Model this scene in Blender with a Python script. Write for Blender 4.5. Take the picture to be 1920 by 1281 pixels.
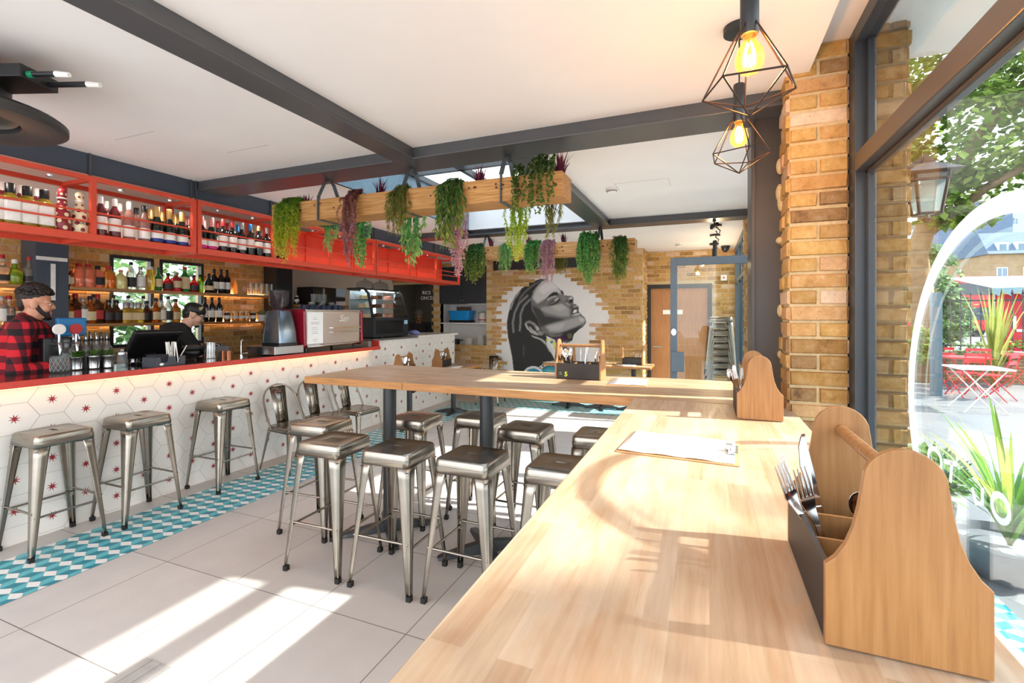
import bpy, math, random
import numpy as np
from mathutils import Vector, Matrix, noise

for o in list(bpy.data.objects):
    bpy.data.objects.remove(o, do_unlink=True)
SC = bpy.context.scene
COL = SC.collection
RND = random.Random(11)
PI = math.pi

def lin(r, g, b):
    f = lambda c: c / 12.92 if c <= 0.04045 else ((c + 0.055) / 1.055) ** 2.4
    return (f(r / 255), f(g / 255), f(b / 255), 1.0)

# ------------------------------------------------ camera, sky, sun, exposure
cam = bpy.data.cameras.new('camera')
cam.sensor_width = 36.0
cam.lens = 36.0 * 890.0 / 1920.0
cam.shift_y = -50.5 / 1920.0
cam.clip_start = 0.05
cam.clip_end = 400
cam_o = bpy.data.objects.new('camera', cam)
COL.objects.link(cam_o)
cam_o.location = (0, 0, 1.58)
cam_o.rotation_euler = (PI / 2, 0, math.atan(365 / 890))
SC.camera = cam_o

world = bpy.data.worlds.new('sky')
SC.world = world
world.use_nodes = True
wn = world.node_tree.nodes
wl = world.node_tree.links
wn.clear()
w_out = wn.new('ShaderNodeOutputWorld')
w_bg = wn.new('ShaderNodeBackground')
w_ramp = wn.new('ShaderNodeValToRGB')
w_sep = wn.new('ShaderNodeSeparateXYZ')
w_tc = wn.new('ShaderNodeTexCoord')
w_ramp.color_ramp.elements[0].position = 0.0
w_ramp.color_ramp.elements[0].color = (0.80, 0.83, 0.86, 1)
w_ramp.color_ramp.elements[1].position = 0.7
w_ramp.color_ramp.elements[1].color = (0.60, 0.76, 0.98, 1)
e = w_ramp.color_ramp.elements.new(0.25)
e.color = (1.0, 1.0, 1.0, 1)
wl.new(w_tc.outputs['Generated'], w_sep.inputs[0])
wl.new(w_sep.outputs['Z'], w_ramp.inputs[0])
wl.new(w_ramp.outputs[0], w_bg.inputs['Color'])
w_bg.inputs['Strength'].default_value = 2.1
wl.new(w_bg.outputs[0], w_out.inputs['Surface'])

sun = bpy.data.lights.new('sun', 'SUN')
sun.energy = 8.0
sun.color = (1.0, 0.96, 0.90)
sun.angle = math.radians(0.9)
sun_o = bpy.data.objects.new('sun', sun)
COL.objects.link(sun_o)
sun_o.location = (12, 3, 12)
sun_o.rotation_euler = Vector((-1.32, -0.20, -1.0)).to_track_quat('-Z', 'Y').to_euler()

vs = SC.view_settings
SC.display_settings.display_device = 'sRGB'
vs.view_transform = 'Standard'
vs.look = 'None'
vs.exposure = 1.2
vs.gamma = 1.0
vs.use_curve_mapping = False
cy = SC.cycles
cy.max_bounces = 10
cy.diffuse_bounces = 6
cy.glossy_bounces = 4
cy.transmission_bounces = 6
cy.transparent_max_bounces = 24
cy.caustics_reflective = False
cy.caustics_refractive = False
cy.sample_clamp_indirect = 6.0

# ------------------------------------------------ mesh collecting
class MB:
    def __init__(s):
        s.v = []; s.f = []; s.m = []; s.a = []
    def add(s, vs, fs, m=0, a=0.0, M=None):
        b = len(s.v)
        if M is not None:
            vs = [tuple(M @ Vector(p)) for p in vs]
        s.v.extend(vs)
        for f in fs:
            s.f.append(tuple(i + b for i in f)); s.m.append(m); s.a.append(a)
        return s
    def box(s, x0, x1, y0, y1, z0, z1, m=0, a=0.0, M=None):
        return s.add([(x0, y0, z0), (x1, y0, z0), (x1, y1, z0), (x0, y1, z0), (x0, y0, z1), (x1, y0, z1), (x1, y1, z1), (x0, y1, z1)],
                     [(3, 2, 1, 0), (4, 5, 6, 7), (0, 1, 5, 4), (1, 2, 6, 5), (2, 3, 7, 6), (3, 0, 4, 7)], m, a, M)
    def bar(s, p, q, w, h=None, m=0, up=(0, 0, 1), a=0.0):
        h = h or w
        p = Vector(p); q = Vector(q); d = (q - p); L = d.length; d.normalize()
        u = Vector(up)
        if abs(d.dot(u)) > 0.99: u = Vector((1, 0, 0))
        x = d.cross(u).normalized(); z = x.cross(d)
        M = Matrix((x, d, z)).transposed().to_4x4(); M.translation = p
        return s.box(-w / 2, w / 2, 0, L, -h / 2, h / 2, m, a, M)
    def tube(s, pts, r, n=8, m=0, closed=False, cap=True, a=0.0, flat=1.0):
        P = [Vector(p) for p in pts]; N = len(P)
        rs = r if isinstance(r, (list, tuple)) else [r] * N
        vs = []; prev = None
        for i, p in enumerate(P):
            if closed: t = P[(i + 1) % N] - P[i - 1]
            else: t = P[min(i + 1, N - 1)] - P[max(i - 1, 0)]
            t.normalize()
            if prev is None:
                u = Vector((0, 0, 1)) if abs(t.z) < 0.95 else Vector((1, 0, 0))
                x = t.cross(u).normalized()
            else:
                x = (prev - t * prev.dot(t))
                x = x.normalized() if x.length > 1e-6 else t.orthogonal().normalized()
            prev = x; y = t.cross(x)
            for k in range(n):
                c = 2 * PI * k / n
                vs.append(tuple(p + (x * math.cos(c) + y * math.sin(c) * flat) * rs[i]))
        fs = []
        for i in range(N if closed else N - 1):
            j = (i + 1) % N
            for k in range(n):
                l = (k + 1) % n
                fs.append((i * n + k, i * n + l, j * n + l, j * n + k))
        if cap and not closed:
            fs.append(tuple(range(n))[::-1]); fs.append(tuple((N - 1) * n + k for k in range(n)))
        return s.add(vs, fs, m, a)
    def lathe(s, prof, n=16, c=(0, 0, 0), m=0, cap0=True, cap1=True, a=0.0, sq=0.0, M=None, sx=1.0, sy=1.0):
        vs = []
        for r, z in prof:
            for k in range(n):
                t = 2 * PI * (k + 0.5) / n
                cx, cyy = math.cos(t), math.sin(t)
                if sq:
                    mm = max(abs(cx), abs(cyy)); q = 1 + (1 / mm - 1) * sq
                else: q = 1
                vs.append((c[0] + r * cx * q * sx, c[1] + r * cyy * q * sy, c[2] + z))
        fs = []
        for i in range(len(prof) - 1):
            for k in range(n):
                l = (k + 1) % n
                fs.append((i * n + k, i * n + l, (i + 1) * n + l, (i + 1) * n + k))
        if cap0: fs.append(tuple(range(n))[::-1])
        if cap1: fs.append(tuple((len(prof) - 1) * n + k for k in range(n)))
        return s.add(vs, fs, m, a, M)
    def prism(s, poly, axis, t0, t1, m=0, a=0.0, M=None):
        n = len(poly)
        def P(p, t):
            return {'x': (t, p[0], p[1]), 'y': (p[0], t, p[1]), 'z': (p[0], p[1], t)}[axis]
        vs = [P(p, t0) for p in poly] + [P(p, t1) for p in poly]
        ar = sum(poly[i][0] * poly[(i + 1) % n][1] - poly[(i + 1) % n][0] * poly[i][1] for i in range(n))
        flip = (ar < 0) ^ (axis == 'y')
        fs = [tuple(range(n))[::-1], tuple(range(n, 2 * n))] + [(i, (i + 1) % n, n + (i + 1) % n, n + i) for i in range(n)]
        if flip: fs = [f[::-1] for f in fs]
        return s.add(vs, fs, m, a, M)
    def ball(s, c, r, nu=12, nv=8, m=0, a=0.0, M=None):
        if not isinstance(r, (tuple, list)): r = (r, r, r)
        vs = [(0, 0, -1)]
        for i in range(1, nv):
            t = PI * i / nv
            for k in range(nu):
                p = 2 * PI * k / nu
                vs.append((math.sin(t) * math.cos(p), math.sin(t) * math.sin(p), -math.cos(t)))
        vs.append((0, 0, 1)); T = len(vs) - 1
        fs = [(0, 1 + (k + 1) % nu, 1 + k) for k in range(nu)]
        for i in range(nv - 2):
            for k in range(nu):
                l = (k + 1) % nu
                fs.append((1 + i * nu + k, 1 + i * nu + l, 1 + (i + 1) * nu + l, 1 + (i + 1) * nu + k))
        b = 1 + (nv - 2) * nu
        fs += [(T, b + k, b + (k + 1) % nu) for k in range(nu)]
        vs = [(x * r[0], y * r[1], z * r[2]) for x, y, z in vs]
        if M is not None: vs = [tuple(M @ Vector(p)) for p in vs]
        return s.add([(x + c[0], y + c[1], z + c[2]) for x, y, z in vs], fs, m, a)
    def cone(s, p, q, r0, r1, n=12, m=0):
        p = Vector(p); q = Vector(q)
        s.ball(p, r0, n, 8, m); s.ball(q, r1, n, 8, m)
        return s.tube([p, q], [r0, r1], n, m)
    def loft(s, loops, closed=True, m=0, a=0.0, cap0=False, cap1=False):
        n = len(loops[0]); vs = [p for l in loops for p in l]; fs = []
        for i in range(len(loops) - 1):
            for k in range(n if closed else n - 1):
                l = (k + 1) % n
                fs.append((i * n + k, i * n + l, (i + 1) * n + l, (i + 1) * n + k))
        if cap0: fs.append(tuple(range(n))[::-1])
        if cap1: fs.append(tuple((len(loops) - 1) * n + k for k in range(n)))
        return s.add(vs, fs, m, a)
    def build(s, name, mats, parent=None, loc=None, smooth=None, attr=False):
        me = bpy.data.meshes.new(name)
        me.from_pydata(s.v, [], s.f)
        for mm in (mats if isinstance(mats, (list, tuple)) else [mats]): me.materials.append(mm)
        if any(s.m): me.polygons.foreach_set('material_index', s.m)
        if attr:
            at = me.attributes.new('v', 'FLOAT', 'FACE'); at.data.foreach_set('value', s.a)
        if smooth is not None:
            me.polygons.foreach_set('use_smooth', [True] * len(s.f))
            if smooth < 170: me.set_sharp_from_angle(angle=math.radians(smooth))
        me.update()
        o = bpy.data.objects.new(name, me); COL.objects.link(o)
        if parent is not None: o.parent = parent
        if loc is not None: o.location = loc
        return o

def bevel(o, w=0.003, seg=2):
    md = o.modifiers.new('bevel', 'BEVEL'); md.width = w; md.segments = seg; md.limit_method = 'ANGLE'; md.angle_limit = math.radians(40)
    return o
def solid(o, t, off=0.0):
    md = o.modifiers.new('solid', 'SOLIDIFY'); md.thickness = t; md.offset = off
    return o
def tag(o, label, cat, group=None, kind=None):
    o['label'] = label; o['category'] = cat
    if group: o['group'] = group
    if kind: o['kind'] = kind
    return o
def thing(name, label, cat, loc=(0, 0, 0), rz=0.0, group=None):
    o = bpy.data.objects.new(name, None); COL.objects.link(o)
    o.location = loc; o.rotation_euler = (0, 0, rz); o.empty_display_size = 0.1
    return tag(o, label, cat, group)
def struct(name, mb, mats, smooth=None, attr=False, parent=None):
    o = mb.build(name, mats, parent, smooth=smooth, attr=attr)
    if parent is None: o['kind'] = 'structure'
    return o
KIDS = {}
def copy_tree(o, parent=None):
    c = o.copy(); COL.objects.link(c)
    if parent is not None: c.parent = parent
    for ch in list(o.children): copy_tree(ch, c)
    return c
def place(src, label, loc, rz=0.0, group=None, tilt=(0, 0), scale=None):
    """first use moves the source itself, later uses copy it"""
    if src.get('_used'):
        o = copy_tree(src)
    else:
        o = src; src['_used'] = 1
    o['label'] = label
    if group: o['group'] = group
    o.location = loc; o.rotation_euler = (tilt[0], tilt[1], rz)
    if scale: o.scale = scale if isinstance(scale, tuple) else (scale,) * 3
    return o
ORD = ['first', 'second', 'third', 'fourth', 'fifth', 'sixth', 'seventh', 'eighth', 'ninth', 'tenth', 'eleventh', 'twelfth', 'thirteenth', 'fourteenth', 'fifteenth', 'sixteenth', 'seventeenth', 'eighteenth', 'nineteenth', 'twentieth']

# ------------------------------------------------ materials
def nt(name):
    m = bpy.data.materials.new(name); m.use_nodes = True
    t = m.node_tree; b = t.nodes['Principled BSDF']
    return m, t.nodes, t.links, b
def mapping(N, L, scale=(1, 1, 1), coord='Object', rot=(0, 0, 0)):
    tc = N.new('ShaderNodeTexCoord'); mp = N.new('ShaderNodeMapping')
    mp.inputs['Scale'].default_value = scale; mp.inputs['Rotation'].default_value = rot
    L.new(tc.outputs[coord], mp.inputs[0])
    return mp.outputs[0]
def noise_n(N, L, vec, scale=10, detail=4, rough=0.55):
    n = N.new('ShaderNodeTexNoise'); n.inputs['Scale'].default_value = scale; n.inputs['Detail'].default_value = detail; n.inputs['Roughness'].default_value = rough
    if vec is not None: L.new(vec, n.inputs['Vector'])
    return n
def ramp(N, L, fac, stops, interp='LINEAR'):
    r = N.new('ShaderNodeValToRGB'); cr = r.color_ramp; cr.interpolation = interp
    while len(cr.elements) > 1: cr.elements.remove(cr.elements[-1])
    for i, (p, c) in enumerate(stops):
        el = cr.elements[0] if i == 0 else cr.elements.new(p)
        el.position = p; el.color = c
    L.new(fac, r.inputs[0])
    return r.outputs[0]
def mix(N, L, f, a, b, mode='MIX'):
    m = N.new('ShaderNodeMix'); m.data_type = 'RGBA'; m.blend_type = mode
    for sock, val in ((m.inputs[0], f), (m.inputs[6], a), (m.inputs[7], b)):
        if hasattr(val, 'is_linked'): L.new(val, sock)
        else: sock.default_value = val
    return m.outputs[2]
def bump(N, L, b, h, strength=0.3, dist=0.01):
    n = N.new('ShaderNodeBump'); n.inputs['Strength'].default_value = strength; n.inputs['Distance'].default_value = dist
    L.new(h, n.inputs['Height']); L.new(n.outputs[0], b.inputs['Normal'])
MATS = {}
def M(name, rgb, rough=0.5, metal=0.0, var=0.10, scale=18.0, bmp=0.0, trans=0.0, coat=0.0, alpha=1.0, spec=0.5, emit=0.0, sheen=0.0, ecol=None):
    if name in MATS: return MATS[name]
    m, N, L, b = nt(name)
    c = lin(*rgb)
    vec = mapping(N, L)
    n = noise_n(N, L, vec, scale)
    d = tuple(min(1, x * (1 - var)) for x in c[:3]) + (1,); l = tuple(min(1, x * (1 + var)) for x in c[:3]) + (1,)
    col = ramp(N, L, n.outputs[0], [(0.3, d), (0.7, l)])
    L.new(col, b.inputs['Base Color'])
    b.inputs['Roughness'].default_value = rough; b.inputs['Metallic'].default_value = metal
    b.inputs['Specular IOR Level'].default_value = spec
    b.inputs['Transmission Weight'].default_value = trans
    b.inputs['Coat Weight'].default_value = coat; b.inputs['Coat Roughness'].default_value = 0.08
    b.inputs['Alpha'].default_value = alpha
    if sheen: b.inputs['Sheen Weight'].default_value = sheen
    if emit:
        b.inputs['Emission Color'].default_value = lin(*(ecol or rgb)); b.inputs['Emission Strength'].default_value = emit
    if bmp: bump(N, L, b, n.outputs[0], bmp, 0.004)
    MATS[name] = m
    return m
def glassmat(name, rgb=(245, 250, 250), tint=0.96, ior=1.45, rough=0.0, body=0.0):
    """thin clear sheet: mostly passes light straight through and mirrors at grazing angles"""
    if name in MATS: return MATS[name]
    m, N, L, b = nt(name)
    N.remove(b); out = N['Material Output']
    tr = N.new('ShaderNodeBsdfTransparent'); gl = N.new('ShaderNodeBsdfGlossy'); fr = N.new('ShaderNodeFresnel'); mx = N.new('ShaderNodeMixShader')
    c = lin(*rgb); nz = noise_n(N, L, mapping(N, L), 3.0)
    col = ramp(N, L, nz.outputs[0], [(0.3, tuple(x * tint for x in c[:3]) + (1,)), (0.7, tuple(min(1, x * (tint + .02)) for x in c[:3]) + (1,))])
    L.new(col, tr.inputs[0]); gl.inputs['Roughness'].default_value = rough
    ge = N.new('ShaderNodeNewGeometry'); mr = N.new('ShaderNodeMapRange'); mr.inputs[3].default_value = ior; mr.inputs[4].default_value = 1 / ior
    L.new(ge.outputs['Backfacing'], mr.inputs[0]); L.new(mr.outputs[0], fr.inputs['IOR'])
    L.new(fr.outputs[0], mx.inputs[0]); L.new(tr.outputs[0], mx.inputs[1]); L.new(gl.outputs[0], mx.inputs[2])
    last = mx.outputs[0]
    if body:
        d1 = N.new('ShaderNodeBsdfDiffuse'); d1.inputs[0].default_value = c
        d2 = N.new('ShaderNodeBsdfTranslucent'); d2.inputs[0].default_value = c
        df = N.new('ShaderNodeMixShader'); L.new(d1.outputs[0], df.inputs[1]); L.new(d2.outputs[0], df.inputs[2])
        m2 = N.new('ShaderNodeMixShader'); m2.inputs[0].default_value = body
        L.new(last, m2.inputs[1]); L.new(df.outputs[0], m2.inputs[2]); last = m2.outputs[0]
    L.new(last, out.inputs['Surface'])
    MATS[name] = m
    return m
def leafmat(name, stops, transl=0.35, rough=0.5):
    """colour picked per leaf from the face attribute"""
    if name in MATS: return MATS[name]
    m, N, L, b = nt(name)
    at = N.new('ShaderNodeAttribute'); at.attribute_name = 'v'
    col = ramp(N, L, at.outputs['Fac'], [(p, lin(*c)) for p, c in stops])
    n = noise_n(N, L, mapping(N, L), 30)
    col = mix(N, L, 0.25, col, ramp(N, L, n.outputs[0], [(0.3, (0.35, 0.35, 0.35, 1)), (0.7, (1, 1, 1, 1))]), 'MULTIPLY')
    L.new(col, b.inputs['Base Color']); b.inputs['Roughness'].default_value = rough; b.inputs['Specular IOR Level'].default_value = 0.3
    tr = N.new('ShaderNodeBsdfTranslucent'); L.new(col, tr.inputs[0])
    mx = N.new('ShaderNodeMixShader'); mx.inputs[0].default_value = transl
    L.new(b.outputs[0], mx.inputs[1]); L.new(tr.outputs[0], mx.inputs[2]); L.new(mx.outputs[0], N['Material Output'].inputs['Surface'])
    MATS[name] = m
    return m
def woodmat(name, cols, stave=(0.0, 0.0), axis='y', rough=0.42, grain=1.0, coat=0.0):
    """timber: optional glued staves (length, width), grain along the axis"""
    m, N, L, b = nt(name)
    rot = {'y': (0, 0, PI / 2), 'x': (0, 0, 0), 'z': (0, PI / 2, 0)}[axis]
    vec = mapping(N, L, (1, 1, 1), rot=rot)
    g = mapping(N, L, {'y': (28, 1.6, 28), 'x': (1.6, 28, 28), 'z': (28, 28, 1.6)}[axis])
    n1 = noise_n(N, L, g, 3.2, 6, 0.6)
    n2 = noise_n(N, L, mapping(N, L), 2.2, 3)
    base = ramp(N, L, n1.outputs[0], [(0.25, lin(*cols[0])), (0.5, lin(*cols[1])), (0.75, lin(*cols[2]))])
    if stave[0]:
        br = N.new('ShaderNodeTexBrick'); L.new(vec, br.inputs['Vector'])
        br.inputs['Color1'].default_value = (0, 0, 0, 1); br.inputs['Color2'].default_value = (1, 1, 1, 1); br.inputs['Mortar'].default_value = (0.35, 0.35, 0.35, 1)
        br.inputs['Scale'].default_value = 1.0; br.inputs['Mortar Size'].default_value = 0.0006; br.inputs['Brick Width'].default_value = stave[0]; br.inputs['Row Height'].default_value = stave[1]
        br.offset = 0.37
        tone = ramp(N, L, br.outputs['Color'], [(0.0, lin(*cols[3])), (0.35, lin(*cols[1])), (0.7, lin(*cols[2])), (1.0, lin(*cols[4]))])
        base = mix(N, L, 0.42, base, tone)
    dk = ramp(N, L, n2.outputs[0], [(0.3, (0.82, 0.80, 0.78, 1)), (0.65, (1, 1, 1, 1))])
    base = mix(N, L, 0.7, base, dk, 'MULTIPLY')
    if stave[0]:
        n3 = noise_n(N, L, mapping(N, L, {'y': (9, 2.2, 9), 'x': (2.2, 9, 9), 'z': (9, 9, 2.2)}[axis]), 1.3, 4, 0.7)
        st_ = ramp(N, L, n3.outputs[0], [(0.46, (0, 0, 0, 1)), (0.72, (1, 1, 1, 1))])
        base = mix(N, L, st_, base, mix(N, L, 0.5, base, lin(172, 118, 70)))
    L.new(base, b.inputs['Base Color'])
    L.new(ramp(N, L, n1.outputs[0], [(0.3, (rough + .1,) * 3 + (1,)), (0.7, (rough - .08,) * 3 + (1,))]), b.inputs['Roughness'])
    b.inputs['Coat Weight'].default_value = coat
    bump(N, L, b, n1.outputs[0], 0.08 * grain, 0.002)
    MATS[name] = m
    return m
def brickmat(name, stops):
    m, N, L, b = nt(name)
    at = N.new('ShaderNodeAttribute'); at.attribute_name = 'v'
    col = ramp(N, L, at.outputs['Fac'], [(p, lin(*c)) for p, c in stops])
    v = mapping(N, L)
    n = noise_n(N, L, v, 22, 6, 0.65)
    n2 = noise_n(N, L, v, 90, 4, 0.7)
    c2 = ramp(N, L, n.outputs[0], [(0.28, lin(96, 66, 40)), (0.45, lin(200, 150, 86)), (0.62, lin(226, 186, 130)), (0.75, lin(240, 222, 200))])
    col = mix(N, L, 0.36, col, c2)
    sp = ramp(N, L, n2.outputs[0], [(0.3, (0.35, 0.3, 0.27, 1)), (0.42, (1, 1, 1, 1))])
    col = mix(N, L, 0.55, col, sp, 'MULTIPLY')
    L.new(col, b.inputs['Base Color']); b.inputs['Roughness'].default_value = 0.9; b.inputs['Specular IOR Level'].default_value = 0.2
    bump(N, L, b, n.outputs[0], 0.6, 0.006)
    MATS[name] = m
    return m

steel_dark = M('painted_steel', (74, 75, 78), 0.32, 0.0, 0.08, 6, spec=0.6)
def text_mesh(body, size, mat, parent, loc, rot, ext=0.0008, shear=0.0, off=0.0, name='lettering', align='CENTER'):
    cu = bpy.data.curves.new('lettering', 'FONT'); cu.body = body; cu.size = size; cu.extrude = ext; cu.shear = shear; cu.offset = off; cu.align_x = align
    tmp = bpy.data.objects.new('lettering_source', cu); COL.objects.link(tmp)
    bpy.context.view_layer.update()
    me = bpy.data.meshes.new_from_object(tmp.evaluated_get(bpy.context.evaluated_depsgraph_get()))
    bpy.data.objects.remove(tmp, do_unlink=True); me.materials.clear(); me.materials.append(mat)
    o = bpy.data.objects.new(name, me); COL.objects.link(o); o.parent = parent; o.location = loc; o.rotation_euler = rot
    return o
slate = M('slate_blue_paint', (62, 72, 86), 0.55, 0, 0.06, 4)
frame_grey = M('window_frame_paint', (52, 58, 66), 0.38, 0, 0.06, 8)
teal_frame = M('door_frame_paint', (84, 100, 112), 0.4, 0, 0.06, 8)
white_paint = M('white_paint', (236, 233, 230), 0.7, 0, 0.02, 3)
cream_paint = M('cream_paint', (226, 210, 190), 0.7, 0, 0.03, 3)
red_steel = M('red_lacquer', (214, 78, 54), 0.38, 0, 0.06, 6)
black_steel = M('black_steel', (30, 32, 36), 0.4, 0.0, 0.1, 20, spec=0.6)
black_plastic = M('black_plastic', (24, 24, 27), 0.35, 0, 0.1, 20)
rubber = M('rubber', (28, 26, 25), 0.8)
stainless = M('stainless', (205, 205, 206), 0.22, 1.0, 0.06, 12)
chrome = M('chrome', (225, 225, 228), 0.1, 1.0, 0.04, 12)
zinc = M('bare_steel', (152, 145, 135), 0.27, 1.0, 0.09, 9, bmp=0.03)
clear_glass = glassmat('clear_glass')
paper = M('paper', (244, 244, 242), 0.8, 0, 0.02, 6)
mortar = M('mortar', (206, 182, 140), 0.95, 0, 0.12, 60, bmp=0.5)
BR = [(0.0, (104, 76, 50)), (0.14, (156, 120, 68)), (0.3, (190, 154, 92)), (0.48, (196, 158, 100)), (0.62, (176, 132, 88)), (0.74, (200, 164, 132)), (0.86, (224, 204, 188)), (0.94, (140, 106, 84)), (1.0, (60, 52, 48))]
brick = brickmat('stock_brick', BR)
brick_shaded = brickmat('shaded_stock_brick', [(p, tuple(int(c * .45) for c in q)) for p, q in BR])  # same stock brick with shade put into its colour
oak_block = woodmat('oak_block', [(166, 136, 108), (188, 160, 132), (202, 176, 150), (160, 126, 98), (210, 190, 168)], (0.42, 0.052), 'y', 0.36)
oak_block_x = woodmat('oak_block_crosswise', [(160, 124, 92), (184, 150, 116), (198, 168, 138), (154, 114, 82), (208, 184, 156)], (0.42, 0.052), 'x', 0.36)
caddy_wood = woodmat('caddy_plywood', [(142, 98, 56), (162, 115, 68), (174, 129, 84)], axis='z', rough=0.45)
planter_wood = woodmat('planter_pine', [(138, 90, 42), (186, 134, 74), (208, 162, 104)], axis='x', rough=0.6, grain=2)
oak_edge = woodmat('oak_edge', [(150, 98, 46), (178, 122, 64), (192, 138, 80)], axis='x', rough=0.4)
door_wood = woodmat('door_veneer', [(168, 112, 66), (184, 128, 80), (196, 142, 92)], axis='z', rough=0.5)
shelf_wood = woodmat('shelf_oak', [(150, 104, 58), (178, 130, 80), (194, 146, 94)], axis='y', rough=0.5)
bulb_glow = M('glowing_bulb', (255, 200, 120), 0.3, emit=16.0, ecol=(255, 196, 116))
led_shelf = M('warm_shelf_led', (255, 206, 140), 0.4, emit=16.0, ecol=(255, 196, 124))
led_warm = M('warm_led', (255, 206, 140), 0.4, emit=4.5, ecol=(255, 190, 116))


# ================================================= the room shell
def tilefloor():
    m, N, L, b = nt('floor_tiles')
    tc = N.new('ShaderNodeTexCoord'); mp = N.new('ShaderNodeMapping'); mp.inputs['Location'].default_value = (3.19 + 0.605 * 10, -1.97 + 7.0, 0)
    L.new(tc.outputs['Object'], mp.inputs[0])
    br = N.new('ShaderNodeTexBrick'); L.new(mp.outputs[0], br.inputs['Vector']); br.offset = 0.0; br.squash = 1.0
    br.inputs['Scale'].default_value = 1.0; br.inputs['Brick Width'].default_value = 0.605; br.inputs['Row Height'].default_value = 0.70; br.inputs['Mortar Size'].default_value = 0.0028
    br.inputs['Color1'].default_value = lin(196, 188, 182); br.inputs['Color2'].default_value = lin(204, 197, 191); br.inputs['Mortar'].default_value = lin(120, 112, 106)
    n = noise_n(N, L, tc.outputs['Object'], 5, 5)
    col = mix(N, L, 0.25, br.outputs['Color'], ramp(N, L, n.outputs[0], [(0.3, (0.7, 0.69, 0.68, 1)), (0.7, (1, 1, 1, 1))]), 'MULTIPLY')
    L.new(col, b.inputs['Base Color']); b.inputs['Roughness'].default_value = 0.42; b.inputs['Specular IOR Level'].default_value = 0.35
    return m
f = MB(); f.box(-7.2, 0.69, -2.2, 11.2, -0.12, 0.0)
struct('floor', f, tilefloor())

# patterned strip of blue and white rhombus tiles
def tile_strip(name, x0, x1, y0, y1, sd):
    mb = MB(); mb.box(x0, x1, y0, y1, 0.0005, 0.0025, 3)
    s = 0.068; hw = s * math.sqrt(3) / 2
    zz = 0.0032
    def clipadd(poly, mi):
        # clip to the strip rectangle
        def cut(P, ax, lim, keep_less):
            o = []
            for i in range(len(P)):
                a, b_ = P[i], P[(i + 1) % len(P)]
                ia = (a[ax] <= lim) == keep_less or a[ax] == lim; ib = (b_[ax] <= lim) == keep_less or b_[ax] == lim
                if ia: o.append(a)
                if ia != ib:
                    t = (lim - a[ax]) / (b_[ax] - a[ax]); o.append((a[0] + t * (b_[0] - a[0]), a[1] + t * (b_[1] - a[1])))
            return o
        for ax, lim, kl in ((0, x0, False), (0, x1, True), (1, y0, False), (1, y1, True)):
            poly = cut(poly, ax, lim, kl)
            if len(poly) < 3: return
        mb.add([(p[0], p[1], zz) for p in poly], [tuple(range(len(poly)))], mi)
    j = 0; y = y0 - s
    while y < y1 + s:
        x = x0 - hw + (hw if j % 2 else 0)
        while x < x1 + 2 * hw:
            g = 0.982
            h = [(x + s * g * math.sin(PI / 3 * k), y + s * g * math.cos(PI / 3 * k)) for k in range(6)]
            c = (x, y)
            for mi, (a_, b_, d_) in enumerate(((5, 0, 1), (1, 2, 3), (3, 4, 5))):
                clipadd([c, h[a_], h[b_], h[d_]], mi)
            x += 2 * hw
        y += 1.5 * s; j += 1
    o = mb.build(name, [M('tile_white', (238, 236, 230), 0.35, 0, 0.03), M('tile_teal_dark', (30, 134, 150), 0.35, 0, 0.1), M('tile_teal_light', (92, 184, 192), 0.35, 0, 0.08), M('tile_grout', (150, 150, 150), 0.8)])
    o['kind'] = 'structure'
tile_strip('trim_1', -4.17, -3.54, -0.5, 7.6, 1)
tile_strip('trim_2', -3.54, 0.3, 7.45, 8.36, 2)

# brickwork ---------------------------------------------------
def brickwall(mb, axis, fixed, sgn, u0, u1, z0, z1, skip=None, seed=1, BL=0.228, BH=0.0752, prot=0.008, jit=0.003, bond=0.5, vmap=None, start=0.0):
    r = random.Random(seed)
    row = 0; z = z0; g = 0.010
    while z < z1 - 0.01:
        zt = min(z + BH, z1)
        u = u0 - (start + (bond * BL if row % 2 else 0))
        while u < u1 - 0.005:
            a0 = max(u, u0) + g / 2; a1 = min(u + BL, u1) - g / 2
            if a1 - a0 > 0.015 and not (skip and skip((a0 + a1) / 2, (z + zt) / 2, a0, a1)):
                p = prot + r.uniform(-jit, jit) * 1.3; i = 0.005
                b0, b1 = z + g / 2 + r.uniform(-1, 1) * 0.002, zt - g / 2 + r.uniform(-1, 1) * 0.002
                P = []
                for (uu, zz, dd) in ((a0, b0, -0.004), (a1, b0, -0.004), (a1, b1, -0.004), (a0, b1, -0.004), (a0 + i, b0 + i, p), (a1 - i, b0 + i, p), (a1 - i, b1 - i, p), (a0 + i, b1 - i, p)):
                    if dd > 0: uu += r.uniform(-1, 1) * 0.003; zz += r.uniform(-1, 1) * 0.002; dd += r.uniform(-1, 1) * 0.002
                    P.append((uu, fixed + sgn * dd, zz) if axis == 'x' else (fixed + sgn * dd, uu, zz))
                F = [(4, 5, 6, 7), (0, 1, 5, 4), (1, 2, 6, 5), (2, 3, 7, 6), (3, 0, 4, 7)]
                if (axis == 'x') == (sgn > 0): F = [q[::-1] for q in F]
                q = r.random()
                mb.add(P, F, 0, vmap(q, r) if vmap else q * 0.92 + (0.08 if r.random() < .06 else 0))
            u += BL
        z += BH; row += 1
    return mb
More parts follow.
